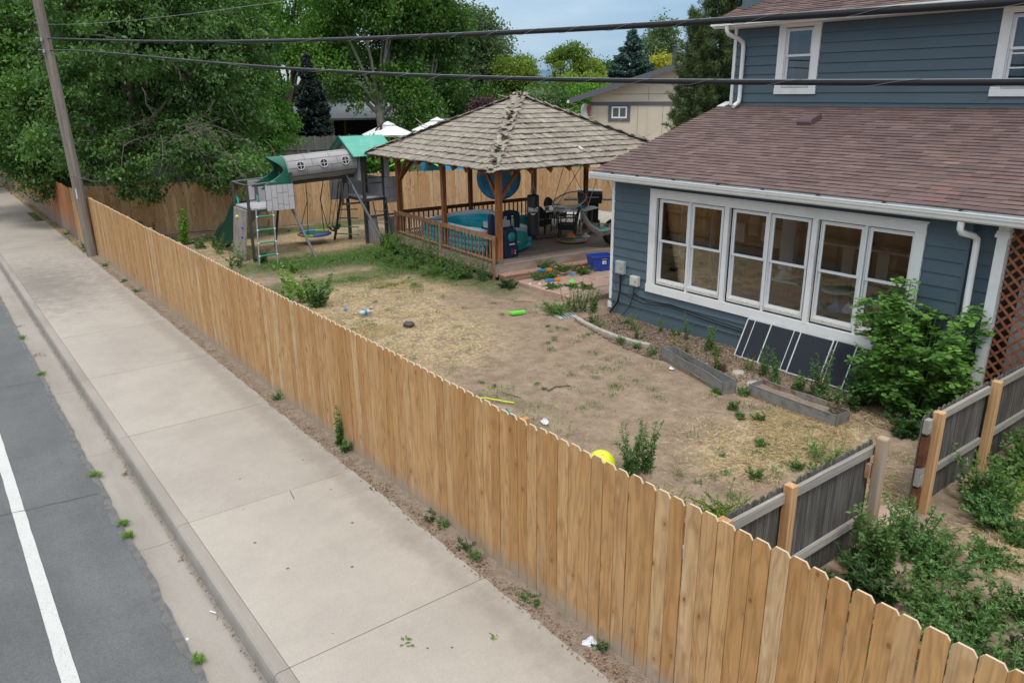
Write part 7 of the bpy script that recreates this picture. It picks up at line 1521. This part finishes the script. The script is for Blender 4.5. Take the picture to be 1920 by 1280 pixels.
for i, (x, y, h, m, n, sp_, lf, lb) in enumerate([
    (7.10, 3.15, .85, 'lf_weed', 8, .25, .12, 'tall leafy weed against the low grey fence left of its end post'), (7.75, 3.05, .75, 'lf_thistle', 9, .32, .09, 'dark thistle in front of the low fence end post'),
    (6.75, 2.95, .50, 'lf_dark', 8, .30, .10, 'broad dark weed beside the middle post of the low fence'), (7.6, 2.75, .5, 'lf_thistle', 10, .4, .085, 'spreading thistle left of the pink stepping stone'),
    (6.9, 2.45, .45, 'lf_weed', 12, .45, .08, 'low green weed mass behind the long fence, upper part'), (6.6, 2.05, .42, 'lf_thistle', 12, .45, .08, 'low green weed mass behind the long fence, middle part'),
    (7.2, 2.1, .38, 'lf_weed', 12, .45, .07, 'weed mass right of the middle part near the bare dirt'), (6.35, 1.6, .42, 'lf_weed', 12, .45, .08, 'low green weed mass behind the long fence near the lower right corner'),
    (6.95, 1.6, .36, 'lf_dark', 12, .45, .075, 'dark weeds near the lower right corner beside the bare dirt'), (6.2, 1.1, .4, 'lf_weed', 12, .45, .08, 'weeds at the lower right corner close to the fence'),
    (6.7, 1.0, .4, 'lf_weed', 12, .45, .08, 'outermost weeds at the lower right edge'), (6.0, 2.4, .42, 'lf_thistle', 10, .4, .08, 'thistles hidden close behind the long fence pickets'), (7.6, 1.75, .3, 'lf_dark', 9, .35, .08, 'dark leafy weed at the right edge on the dirt'),
    (9.4, 3.0, .75, 'lf_weed', 10, .32, .11, 'tall light green weed against the second low fence between its posts'), (9.15, 2.75, .42, 'lf_thistle', 12, .42, .09, 'spreading thistle at the foot of the tall light green weed'), (9.75, 2.9, .45, 'lf_lime', 10, .35, .08, 'bright weed right of the tall light green weed'),
    (10.6, 3.05, .5, 'lf_weed', 10, .4, .1, 'leafy weed beside the right-hand post of the second low fence'), (11.1, 2.95, .55, 'lf_mid', 12, .45, .1, 'dense green weed at the right edge by the second low fence'), (8.2, 3.0, .22, 'grass', 12, .3, .1, 'grassy tuft at the foot of the gate post'),
    (8.35, 2.55, .14, 'lf_weed', 10, .28, .08, 'flat green tuft on the dirt right of the stepping stone'), (8.95, 2.35, .16, 'lf_weed', 9, .22, .09, 'left one of two flat green tufts on the straw at the right'), (9.25, 2.15, .16, 'lf_weed', 9, .22, .09, 'right one of two flat green tufts on the straw at the right')]):
    W(lb, x, y, h*(.95 if h > .6 else .80), m, int(n*1.9), sp_*1.12, lf*.80, 62, 100+i, ratio=.42 if m != 'grass' else .15)
# along the house wall
for i, (x, y, h, m, n, sp_, lf, lb) in enumerate([
    (11.55, 12.35, .75, 'lf_thistle', 12, .28, .055, 'tall grey-green weed at the white house corner beside the patio'), (11.3, 12.55, .6, 'lf_weed', 10, .35, .05, 'lower weed left of the tall one at the house corner'), (11.75, 12.2, .5, 'lf_weed', 10, .3, .055, 'grassy weed tucked against the house corner board'),
    (10.95, 12.55, .22, 'grass', 14, .4, .12, 'dark green grass patch beside the grey floor grate'), (11.75, 10.2, .45, 'lf_thistle', 3, .12, .05, 'thin weed below the left window light'), (11.7, 9.5, .55, 'lf_thistle', 4, .12, .05, 'thin tall weed against the blue wall left of the screens'), (11.55, 8.75, .5, 'lf_weed', 6, .2, .06, 'weed against the wall just left of the leaning screens'),
    (11.2, 7.35, .55, 'lf_thistle', 6, .18, .06, 'feathery weed in front of the second screen'), (11.1, 7.0, .62, 'lf_thistle', 5, .14, .06, 'tall feathery weed in front of the third screen'), (11.0, 6.55, .35, 'lf_weed', 8, .25, .06, 'low weed behind the second planter'), (11.05, 6.15, .85, 'lf_thistle', 9, .22, .075, 'tallest thistly weed in front of the right-hand screens'), (10.85, 5.8, .4, 'lf_thistle', 10, .3, .07, 'bushy thistle between the second planter and the big shrub'), (11.2, 5.6, .5, 'lf_dark', 10, .35, .08, 'dark weed at the foot of the big shrub'),
    (10.7, 4.55, .3, 'lf_dark', 10, .3, .1, 'dark leafy weed under the big shrub near the low fence'), (11.0, 4.1, .35, 'lf_shrub', 8, .3, .1, 'bright leaves behind the second low fence below the big shrub')]):
    W(lb, x, y, h, m, n, sp_, lf, 56, 200+i, ratio=.3 if m == 'lf_thistle' else (.45 if m != 'grass' else .14))
for i in range(14):
    y = 5.9+i*.43; W(['reddish','dry','green','straggly','pale','dark','small'][i % 7]+' bed weed '+['beside the rightmost screen', 'below the fourth screen', 'below the third screen', 'under the middle of the screens', 'below the second screen', 'at the foot of the leftmost screen', 'left of the screens close to the wall', 'in the mulch right of the middle of the bed', 'in the middle of the mulch bed', 'in the mulch left of the bed middle', 'in the mulch below the left window light', 'in the mulch near the cream box', 'in the mulch near the drooping cables', 'in the mulch near the house corner'][i], 11.1+.35*math.sin(i*2.3)+(.3 if i > 7 else 0), y, .22+.10*(i % 3), ['deadleaf', 'straw', 'lf_weed', 'lf_thistle', 'lf_yel', 'lf_weed', 'lf_mid'][i % 7], 7, .16, .045, 34, 660+i, ratio=.3)
# weeds along the deck railing
for i, (x, y, h, m, n, sp_, lf) in enumerate([(11.35, 20.6, .75, 'lf_mid', 14, .35, .08), (11.3, 19.9, .8, 'lf_weed', 14, .38, .075), (11.25, 19.2, .65, 'lf_mid', 14, .4, .07), (11.4, 18.6, .95, 'lf_weed', 12, .30, .07), (11.3, 18.0, .55, 'lf_mid', 14, .38, .07), (11.3, 17.4, .7, 'lf_thistle', 14, .34, .06), (11.35, 16.8, .6, 'lf_weed', 14, .32, .065), (11.55, 16.25, .75, 'lf_thistle', 12, .25, .055), (10.8, 20.3, .4, 'lf_mid', 14, .4, .07), (10.75, 19.5, .35, 'grass', 18, .4, .12), (10.8, 18.7, .35, 'lf_weed', 14, .4, .06), (10.95, 17.8, .3, 'grass', 18, .4, .11), (11.05, 16.9, .25, 'lf_weed', 14, .35, .06), (11.65, 15.35, .22, 'lf_dark', 16, .28, .075), (11.6, 21.4, .6, 'lf_lime', 12, .3, .06), (11.9, 22.2, .5, 'lf_mid', 14, .4, .07), (12.5, 21.9, .55, 'lf_mid', 12, .4, .07)]):
    pos = ['furthest', 'second furthest', 'third', 'fourth, tallest and most leafy', 'fifth', 'sixth, feathery', 'seventh', 'nearest feathery', 'outer furthest', 'outer grassy second', 'outer third', 'outer grassy fourth', 'outer nearest', 'dark tuft at the corner of the red step, lowest', 'pale one at the foot of the far railing post,', 'clump by the swing tower leg,', 'clump behind the far gazebo post,'][i]
    W(pos+' weed clump along the gazebo railing', x, y, h, m, n, sp_, lf, 60, 300+i, ratio=.4 if m != 'grass' else .12, group='weeds growing along the deck railing')
for i, (x, y, s) in enumerate([(13.4, 15.1, .22), (12.9, 15.1, .2), (12.5, 15.15, .16), (14.0, 15.1, .2), (12.3, 14.25, .06), (12.7, 14.0, .05), (12.9, 13.7, .05), (13.9, 14.9, .15), (13.2, 15.75, .25)]):
    W(['tall green weed on the red step edge', 'weed patch left of it at the step foot', 'low weed at the left foot of the red step', 'weed patch by the blue bin at the step foot', 'left flat grass strip in the patio joint', 'middle flat grass strip in the patio joint', 'right flat grass strip in the patio joint', 'low weeds between blaster and blue bin', 'weed growing up through the deck front edge'][i]+' of the gazebo patio', x, y, s, 'lf_mid', 14, .35, .06, 50, 400+i, ratio=.3, z0=.08 if i not in (0, 8) else .2)
# fence vine, kerb and gutter tufts
W('climbing vine growing up the street side of the long fence', 4.10, 9.35, .62, 'lf_mid', 4, .05, .055, 60, 500, name='vine', cat='vine', z0=.0, ratio=.5)
W('small weeds at the foot of the vine', 4.05, 9.15, .2, 'lf_weed', 8, .12, .05, 40, 501, z0=0)
for i, (x, y, s, m, z, lb) in enumerate([(4.05, 11.6, .18, 'lf_mid', 0, 'weed at the long fence foot two panels beyond the vine'), (4.05, 6.9, .12, 'lf_dark', .0, 'dark tuft at the fence foot near the fallen leaf'), (4.08, 6.65, .10, 'lf_mid', .0, 'tiny bright tuft right of the dark tuft at the fence foot'), (4.03, 6.12, .16, 'lf_dark', .0, 'dark weed at the middle of the fence foot'), (4.02, 5.92, .11, 'grass', .0, 'grassy tuft just below the dark weed at the fence foot'), (4.05, 4.95, .08, 'lf_mid', .0, 'tiny sprout at the fence foot'), (4.08, 4.05, .10, 'lf_dark', 0, 'small weed beside the white litter at the fence foot'),
        (1.21, 8.95, .07, 'grass', -.13, 'nearer of two grass tufts at the asphalt edge by the white line'), (1.21, 9.3, .06, 'grass', -.13, 'further of two grass tufts at the asphalt edge'), (1.2, 6.35, .07, 'grass', -.13, 'lowest grass tuft at the asphalt edge near the picture bottom'), (1.2, 10.9, .05, 'grass', -.13, 'faint grass tuft at the asphalt edge'), (1.19, 18.7, .07, 'grass', -.13, 'grass tuft at the asphalt edge far up the road'), (1.2, 15.9, .05, 'grass', -.13, 'small grass tuft at the asphalt edge in the middle distance'),
        (4.0, 28.3, .3, 'lf_mid', 0, 'weeds at the fence foot behind the pole'), (3.98, 27.6, .25, 'lf_weed', 0, 'weeds at the base of the pole'), (4.0, 31.5, .2, 'lf_mid', 0, 'weeds along the old red fence'), (3.98, 24.8, .14, 'lf_weed', 0, 'weeds at the long fence foot in front of the pole'), (3.98, 20.9, .12, 'lf_mid', 0, 'low weeds at the long fence foot further along'), (4.0, 22.3, .1, 'lf_mid', 0, 'tiny weeds at the long fence foot far along')]):
    W(lb, x, y, s*(.7 if z < 0 else .9), 'lf_lime' if z < 0 else m, 10, .09 if z < 0 else .14, .038 if m != 'grass' else .06, 18, 520+i, z0=z, ratio=.4 if m != 'grass' else .1, up=.35 if m != 'grass' else .9)
# ================================================================== ground cover (uncountable)
def scatter(name, n, fx, m, l, wd, tone=None, up=.0, zoff=.01, label=None, lay=1.0):
    rng = np.random.default_rng(abs(hash(name)) % 1000 if False else len(name)*7+n % 97)
    XY = fx(rng, n); z = np.array([ghh(x, y) for x, y in XY])+zoff; P = np.column_stack([XY, z+rng.uniform(0, .012, len(XY))])
    D = rng.normal(size=P.shape); D[:, 2] = D[:, 2]*.12*lay+up; L = l*rng.uniform(.5, 1.4, len(P)); P[:, 2] += up*L*.5
    o = link(name, qmesh(name, leaves(P, D, L, wd*rng.uniform(.6, 1.3, len(P)), flat=3*lay), 4, rng.random(len(P))), None, [mk[m]]); o['kind'] = 'stuff'
    if label: o['label'] = label
    return o
def nz_mask(x, y, s, seed): return mnoise.noise(Vector((x*s, y*s, seed)))
def ell(regions, thr=-.05, s=1.1, seed=3.):
    def f(rng, n):
        out = []; 
        w_ = np.array([a[2]*a[3] for a in regions]); w_ = w_/w_.sum()
        while len(out) < n:
            i = rng.choice(len(regions), p=w_); cx, cy, rx, ry = regions[i]; a = rng.uniform(0, 2*PI); r = min(1.5, abs(rng.normal())*.62+.02); x, y = cx+rx*r*math.cos(a), cy+ry*r*math.sin(a)
            if x < 4.3 or (x > 11.95 and y < 12): continue
            if nz_mask(x, y, s, seed)+.35*nz_mask(x, y, 4.5, seed) > thr: out.append((x, y))
        return np.array(out)
    return f
scatter('dry_straw', 52000, ell([(7.0, 14.6, 2.5, 3.4), (9.3, 17.4, 2.3, 2.0), (5.2, 9.5, .8, 4.2), (9.4, 5.7, 1.9, .85), (9.9, 24.3, 3.4, 2.4), (10.2, 2.5, 2.2, .55), (5.6, 5.5, 1.2, 1.6)], -.02), 'straw', .075, .006, up=.05)
scatter('loose_straw', 17000, ell([(9.4, 5.6, 1.8, 1.1), (8.6, 4.3, .9, .8), (9.9, 2.5, 1.6, .5)], -.16, 1.6, 8.), 'straw', .15, .006, up=.06)
scatter('green_grass', 46000, ell([(10.0, 21.3, 2.4, .95), (10.7, 19.6, .8, 1.6), (8.4, 21.6, 1.2, .9), (12.2, 21.8, .9, .8)], -.22), 'grass', .10, .009, up=.75, lay=3)
scatter('thin_grass', 15000, ell([(8.8, 18.8, 2.4, .8), (10.4, 27.2, 4.5, .6), (9.6, 17.2, 1.8, 1.2), (9.5, 4.4, .9, .7), (8.3, 3.9, .5, .4), (6.0, 9.5, 1.5, 3.5), (11.2, 17.5, .6, 2.4)], .10, 1.8, 5.), 'grass', .075, .008, up=.5, lay=3)
def tuftpts(rng, n):
    C_ = []
    while len(C_) < 190:
        x, y = rng.uniform(4.6, 11.8), rng.uniform(4.2, 19)
        if x > 11.4 and y < 12.2: continue
        if nz_mask(x, y, .6, 9.) > -.15: C_.append((x, y, rng.uniform(.025, .11)))
    C_ = np.array(C_); i = rng.integers(0, len(C_), n); return C_[i, :2]+rng.normal(size=(n, 2))*C_[i, 2:3]
scatter('weed_tufts', 7500, tuftpts, 'lf_weed', .042, .016, up=.45, lay=3)
def bed(rng, n):
    out = []
    while len(out) < n:
        y = rng.uniform(4.6, 11.9); x0 = 11.0-.55*math.exp(-((y-9.6)/1.8)**2)-(.25 if y < 8.5 else 0); x = rng.uniform(x0-.05, 12.0)
        if rng.random() < (.35 if y < 8 else 1): out.append((x, y))
    return np.array(out)
scatter('mulch', 15000, bed, 'chip', .045, .022, up=.0, zoff=.014, lay=2)
scatter('bed_straw', 2600, bed, 'straw', .10, .006, up=.04, zoff=.02)
def strip(rng, n): y = rng.uniform(1.0, 34, n)**1.0; return np.column_stack([np.clip(3.99+rng.normal(size=n)*.055, 3.86, 4.13), y])
def strip2(rng, n):
    y = 1+33*rng.random(n)**1.7; return np.column_stack([np.clip(3.985+rng.normal(size=n)*.06, 3.84, 4.13), y])
def dirtlitter(rng, n): return np.column_stack([rng.uniform(4.6, 11.6, n), rng.uniform(4.2, 17, n)])
scatter('dry_bits', 9000, dirtlitter, 'deadleaf', .022, .008, up=.05, zoff=.008, lay=3)
scatter('straw_wisps', 5000, dirtlitter, 'straw', .07, .005, up=.05, zoff=.01, lay=3)
o = scatter('leaf_litter', 9000, strip2, 'deadleaf', .030, .016, zoff=.022, lay=3)
def farstrip(rng, n): return np.column_stack([rng.uniform(3.9, 4.12, n), rng.uniform(28, 55, n)])
scatter('far_verge', 4000, farstrip, 'straw', .09, .015, up=.3, lay=3)
def yardlitter(rng, n):
    out = []
    while len(out) < n:
        x, y = rng.uniform(4.4, 11.6), rng.uniform(4, 26); out.append((x, y))
    return np.array(out)
scatter('small_stones', 5200, yardlitter, 'chip', .022, .016, zoff=.006, lay=3)
def street(rng, n): return np.column_stack([1.66-np.abs(rng.normal(size=n))*.05, rng.uniform(4, 40, n)])
def gutterdirt():
    rng = np.random.default_rng(5); n = 1300; x = 1.61-np.abs(rng.normal(size=n))*.035; y = rng.uniform(4, 36, n); P = np.column_stack([x, y, np.full(n, -.153)]); D = rng.normal(size=P.shape)*np.array([1, 1, .2])
    o = link('gutter_litter', qmesh('gutter_litter', leaves(P, D, .022*rng.uniform(.4, 1.5, n), .012, flat=3), 4, rng.random(n)), None, [mk['deadleaf']]); o['kind'] = 'stuff'
gutterdirt()
# leaf clusters lying on pavement and in the gutter
def leafpile(label, x, y, z, n, s, m='deadleaf', seed=0, l=.04):
    rng = np.random.default_rng(seed+33); P = np.column_stack([rng.normal(size=n)*s+x, rng.normal(size=n)*s*1.3+y, z+.004+rng.random(n)*.015]); D = rng.normal(size=P.shape)*np.array([1, 1, .3])
    o = link('leaf_pile' if n > 6 else 'fallen_leaf', qmesh('leaf_pile', leaves(P, D, l*rng.uniform(.6, 1.3, n), l*.45, flat=2), 4, rng.random(n)), None, [mk[m]]); tag(o, label, 'fallen leaves')
leafpile('brown leaf pile in the gutter against the kerb', 1.52, 10.72, -.155, 26, .03, seed=1)
leafpile('brown leaf cluster on the gutter near the asphalt further up', 1.30, 17.3, -.155, 30, .06, seed=2)
leafpile('smaller brown leaf cluster on the gutter above the larger one', 1.28, 19.9, -.155, 20, .05, seed=3)
leafpile('small reddish leaf scrap in the gutter below the big kerb joint', 1.55, 8.1, -.155, 7, .012, seed=4, l=.03)
leafpile('pale green fallen leaves on the sidewalk near the bottom', 2.74, 5.22, .0, 9, .035, 'lf_lime', seed=5, l=.055)
leafpile('small green sprig on the sidewalk near the dark weed line', 3.42, 4.78, .0, 8, .02, 'lf_lime', seed=6, l=.04)
leafpile('dark green twig on the sidewalk edge by the fence', 3.9, 8.0, .0, 9, .05, 'lf_dark', seed=7, l=.04)
solid('twig', mk['twig'], 'thin straight twig lying on the sidewalk slab', 'twig', lambda b: b.tube([(2.98, 8.35, .006), (3.02, 8.58, .008)], .004, 5))
solid('stick', mk['twig'], 'curved stick lying on the bare dirt behind the fence', 'stick', lambda b: b.tube([(7.75, 9.1, .02), (7.95, 9.15, .03), (8.2, 9.05, .02)], .012, 5))
solid('stick', mk['twig'], 'thin bent twig on the dirt near the straw toy', 'stick', lambda b: b.tube([(7.1, 9.55, .02), (7.15, 9.3, .03), (7.2, 9.15, .02)], .008, 5))
solid('wood_strip', mk['newpost'], 'pale wooden strip lying on the dirt left of the patio edge', 'board', lambda b: b.beam((10.95, 14.1, .02), (11.35, 13.75, .02), .02, .015))
for i, (x, y) in enumerate([(2.4, 8.5), (2.63, 9.3), (2.25, 7.7), (2.95, 9.1), (3.5, 9.3), (2.35, 7.0), (2.28, 5.75), (2.87, 5.03), (3.3, 7.4), (2.05, 9.9), (3.45, 8.3), (2.9, 6.6), (2.5, 4.6), (3.05, 4.9)]):
    solid('gum_spot', mk['gum'], ['dark gum spot on the slab beside the twig', 'dark spot high on the wide sidewalk slab', 'small dark spot near the kerb on the second slab', 'tiny dark spot by the slab joint', 'dark speck at the fence side of the slab', 'tiny speck mid slab', 'dark gum spot near the bottom of the picture', 'large dark gum spot left of the pale green leaves', 'faint speck on the third slab', 'speck near the kerb further up', 'speck beside the sidewalk dirt strip', 'speck below the dark weed line', 'lowest dark speck on the sidewalk', 'dark speck right of the pale green leaves'][i], 'stain', lambda b: b.lathe([(0, .003), (.005+.004*(i % 3), .0028), (.008+.005*(i % 3), .0005)], (x, y, .0), 9))
# planters
def trough(label, p, q, w_, h, soil_in=True, rust=False, seed=0):
    p, q = Vector((*p, 0)), Vector((*q, 0)); d = (q-p).normalized(); s = Vector((-d.y, d.x, 0)); L = (q-p).length; c = (p+q)/2; z = ghh(c.x, c.y)
    t = thing('planter_trough', label, 'planter', (c.x, c.y, z)); 
    def pt(a, b_, zz): return (p+d*a+s*b_+Vector((0, 0, z+zz)))
    n = 10; cut = .05
    out = [(cut, -w_/2), (L-cut, -w_/2), (L, -w_/2+cut), (L, w_/2-cut), (L-cut, w_/2), (cut, w_/2), (0, w_/2-cut), (0, -w_/2+cut)]
    # long walls subdivided with a gentle bow
    def wall(b, sg, inner, m0):
        vs = []
        for i in range(n+1):
            u_ = i/n; bow = (.018*math.sin(PI*u_)+.010*math.sin(PI*u_*3+seed))*(-sg if seed % 2 else sg); off = sg*(w_/2-(.008 if inner else 0))+bow; vs += [pt(L*u_, off, -.02), pt(L*u_, off, h+.006*math.sin(9*u_+seed))]
        b.add(vs, [(2*i, 2*i+1, 2*i+3, 2*i+2) for i in range(n)], True)
    for sg in (-1, 1):
        part('side_wall', [mk['galv']], t, lambda b: wall(b, sg, False, 0)); part('inner_wall', [mk['rust'] if rust else mk['galv']], t, lambda b: wall(b, sg, True, 0))
    for a, e_ in ((0, .008), (L, -.008)):
        part('end_wall', [mk['galv']], t, lambda b: b.add([pt(a, -w_/2, -.02), pt(a, w_/2, -.02), pt(a, w_/2, h), pt(a, -w_/2, h), pt(a+e_, -w_/2, -.02), pt(a+e_, w_/2, -.02), pt(a+e_, w_/2, h), pt(a+e_, -w_/2, h)], [(0, 1, 2, 3), (7, 6, 5, 4), (2, 3, 7, 6)]))
    part('rim', [mk['galv']], t, lambda b: [b.tube([pt(L*i/n, sg*(w_/2)+(.018*math.sin(PI*i/n)+.010*math.sin(PI*i/n*3+seed))*(-sg if seed % 2 else sg), h+.006*math.sin(9*i/n+seed)) for i in range(n+1)], .007, 5) for sg in (-1, 1)])
    part('soil', [mk['soil']], t, lambda b: b.add([pt(L*i/8, w_*.49*(j-1), h*(.62 if rust else .34)+.012*math.sin(i*2.1+j)) for i in range(9) for j in range(3)], [(3*i+j, 3*i+j+1, 3*i+j+4, 3*i+j+3) for i in range(8) for j in range(2)], True))
trough('dented galvanized planter trough with nearly bare soil, upper left one', (10.62, 9.02), (10.02, 7.15), .26, .23, seed=1)
trough('galvanized planter trough with rusty inner side, nearer the low fence', (10.42, 6.92), (10.33, 5.32), .34, .22, rust=True, seed=2)
W('dry reddish weed growing in the rusty planter trough', 10.34, 5.45, .30, 'deadleaf', 6, .18, .05, 40, 601, z0=.1)
W('small green weed inside the dented planter trough', 10.5, 8.6, .14, 'lf_weed', 5, .1, .04, 24, 602, z0=.06)
for i, (x, y, h) in enumerate([(10.55, 9.35, .16), (10.55, 10.2, .16), (10.2, 6.95, .15), (10.85, 7.9, .25), (9.55, 6.75, .15), (9.35, 6.45, .10), (9.5, 6.2, .12), (10.6, 9.8, .12), (10.9, 11.2, .12), (8.8, 5.65, .10), (8.55, 4.95, .10), (7.9, 5.1, .12), (9.9, 7.3, .07)]):
    W(['rusty-tipped weed tuft at the upper end of the dented planter', 'weed tuft on the pale edging stones', 'weed tuft between the two planters', 'reddish weed between the planters and the bed', 'upper of three tufts in the straw by the planters', 'lowest of three tufts in the straw by the planters', 'middle of three tufts in the straw by the planters', 'small tuft between edging and dented planter', 'tuft at the curve of the edging stones', 'small lone tuft in the middle of the dirt', 'lone tuft nearer the low fence', 'lone leafy tuft on the dirt left of the low fence', 'tiny tuft beside the planters gap'][i], x, y, h, 'lf_weed' if i != 3 else 'deadleaf', 10, .13, .055, 26, 620+i, ratio=.3, up=.7)
# pale edging stones in a curve
ep = [(11.02, 12.1), (10.86, 11.55), (10.75, 11.0), (10.70, 10.5), (10.72, 10.05), (10.80, 9.62)]
E_ = thing('bed_edging', 'curved row of pale concrete edging between the dirt and the mulch bed', 'garden edging', (10.8, 11, 0))
for i in range(len(ep)-1):
    a, c = Vector((*ep[i], .03)), Vector((*ep[i+1], .03)); g_ = (c-a)*.012; part('edging_stone', [mk['edging']], E_, lambda b: b.beam(a+g_, c-g_, .11, .10), bevel=.015)
for x, y, r, lb in ((10.95, 7.65, .12, 'small flat pale stone between the two planters'), (10.7, 7.15, .13, 'second flat pale stone by the nearer planter')): solid('flat_stone', mk['edging'], lb, 'stone', lambda b: b.lathe([(0, .05), (r*.8, .045), (r, .02), (r, -.02)], (x, y, 0), 9))
for i, (x, y, rx, lb) in enumerate([(8.0, 3.0, .42, 'large pink flagstone between the two low fences'), (8.35, 3.55, .30, 'pink flagstone in the gap behind the fence line'), (7.45, 3.0, .22, 'pink flagstone half under the thistle')]):
    rr = random.Random(i+4); pts = [(x+rx*(1+.2*rr.uniform(-1, 1))*math.cos(a), y+rx*.62*(1+.2*rr.uniform(-1, 1))*math.sin(a)) for a in np.linspace(0, 2*PI, 9)[:-1]]
    solid('flagstone', mk['patio'], lb, 'stepping stone', lambda b: b.prism(pts, -.03, .028), bevel=.01)
# yard odds and ends
t = thing('play_ball', 'bright yellow play ball just behind the long cedar fence', 'ball', (6.36, 6.40, 0))
part('shell', [mk['yellow']], t, lambda b: b.lathe([(.19*math.sin(a), -.19*math.cos(a)) for a in np.linspace(0.001, PI-.001, 24)], (6.36, 6.40, .185), 36)); part('valve', [mk['white']], t, lambda b: b.lathe([(0, .004), (.012, .003), (.014, -.002)], (6.32, 6.33, .371), 8))
solid('foam_block', mk['brightgreen'], 'neon green plastic toy box lid lying on the dirt', 'toy', lambda b: b.prism([(0, 0), (.36, -.10), (.34, -.22), (.02, -.13)], .02, .085, lambda a, c, h: (10.05+a, 13.2+c, h)), bevel=.01)
t = thing('floor_grate', 'grey slotted vent grate lying on the ground near the bed corner', 'grate', (10.95, 12.3, .03))
part('plate', [mk['box']], t, lambda b: b.prism([(10.78, 12.5), (10.68, 12.15), (11.1, 12.05), (11.25, 12.35)], .02, .035)); part('slot', [mk['dark']], t, lambda b: [b.beam((10.80+.075*k, 12.14-.018*k, .037), (10.88+.075*k, 12.38-.012*k, .037), .03, .004) for k in range(5)])
t = thing('plastic_bottle', 'crushed clear plastic bottle on the dry straw', 'bottle', (7.53, 15.31, .03))
part('bottle_body', [mk['bottle']], t, lambda b: b.lathe([(.0, -.14), (.05, -.14), (.055, -.05), (.048, 0), (.055, .06), (.05, .12), (.02, .16), (.018, .18)], (7.55, 15.3, .055), 14, Matrix.Rotation(PI/2, 3, 'Y') @ Matrix.Rotation(.0, 3, 'Z')))
part('label_band', [mk['skyblue']], t, lambda b: b.lathe([(.057, -.02), (.057, .04)], (7.55, 15.3, .055), 14, Matrix.Rotation(PI/2, 3, 'Y'))); part('cap', [mk['white']], t, lambda b: b.lathe([(.021, .165), (.021, .19), (0, .19)], (7.55, 15.3, .055), 10, Matrix.Rotation(PI/2, 3, 'Y')))
solid('stone', mk['dkgrey'], 'dark smooth rounded stone on the straw right of the bottle', 'stone', lambda b: b.lathe([(0.001, -.04), (.10, -.03), (.13, .01), (.10, .05), (0.001, .065)], (7.84, 13.83, .05), 16))
for i, (x, y, m, lb) in enumerate([(6.9, 8.18, 'litter', 'flat white paper behind the long fence right of the middle'), (7.4, 16.0, 'skyblue', 'pale blue scrap on the straw above the bottle'), (7.75, 17.9, 'litter', 'white scrap on the straw near the green grass'), (4.06, 4.15, 'litter', 'white crumpled wrapper on the dirt at the fence foot'), (10.2, 8.55, 'litter', 'small white scrap beside the dented planter'), (9.7, 4.35, 'litter', 'white scrap near the end of the second low fence'), (8.7, 3.9, 'litter', 'white scrap on the grass in the fence gap'), (8.15, 2.95, 'blue', 'small blue scrap at the gate post foot'), (8.9, 4.1, 'pink', 'small pink scrap in the gap between the low fences')]):
    heap('crumpled_litter', m, lb, 'litter', x, y, max(0, ghh(x, y)) if i != 3 else .02, .075 if i in (0, 3) else .05, 700+i)
solid('pole_toy', mk['yellow'], 'thin yellow plastic stick behind the fence near the teal net toy', 'toy', lambda b: b.tube([(6.35, 9.7, .03), (6.7, 9.45, .05), (6.95, 9.0, .04)], .012, 6))
heap('net_toy', 'teal', 'tangled teal net toy left of the yellow stick behind the fence', 'toy', 6.45, 9.15, .0, .13, 731); heap('net_toy', 'teal', 'tangled teal net toy right end behind the fence', 'toy', 6.6, 8.75, .0, .12, 732); heap('net_toy', 'orange', 'small orange piece amid the teal net toys', 'toy', 6.5, 9.0, .01, .06, 733)
solid('kerb_scrap', mk['litter'], 'pale cigarette-like scrap lying in the gutter', 'litter', lambda b: b.tube([(1.52, 7.0, -.145), (1.56, 6.93, -.145)], .008, 6)); solid('kerb_scrap', mk['litter'], 'white bottle cap lying at the asphalt edge', 'litter', lambda b: b.lathe([(0, .014), (.016, .012), (.018, 0)], (1.22, 6.72, -.155), 10))
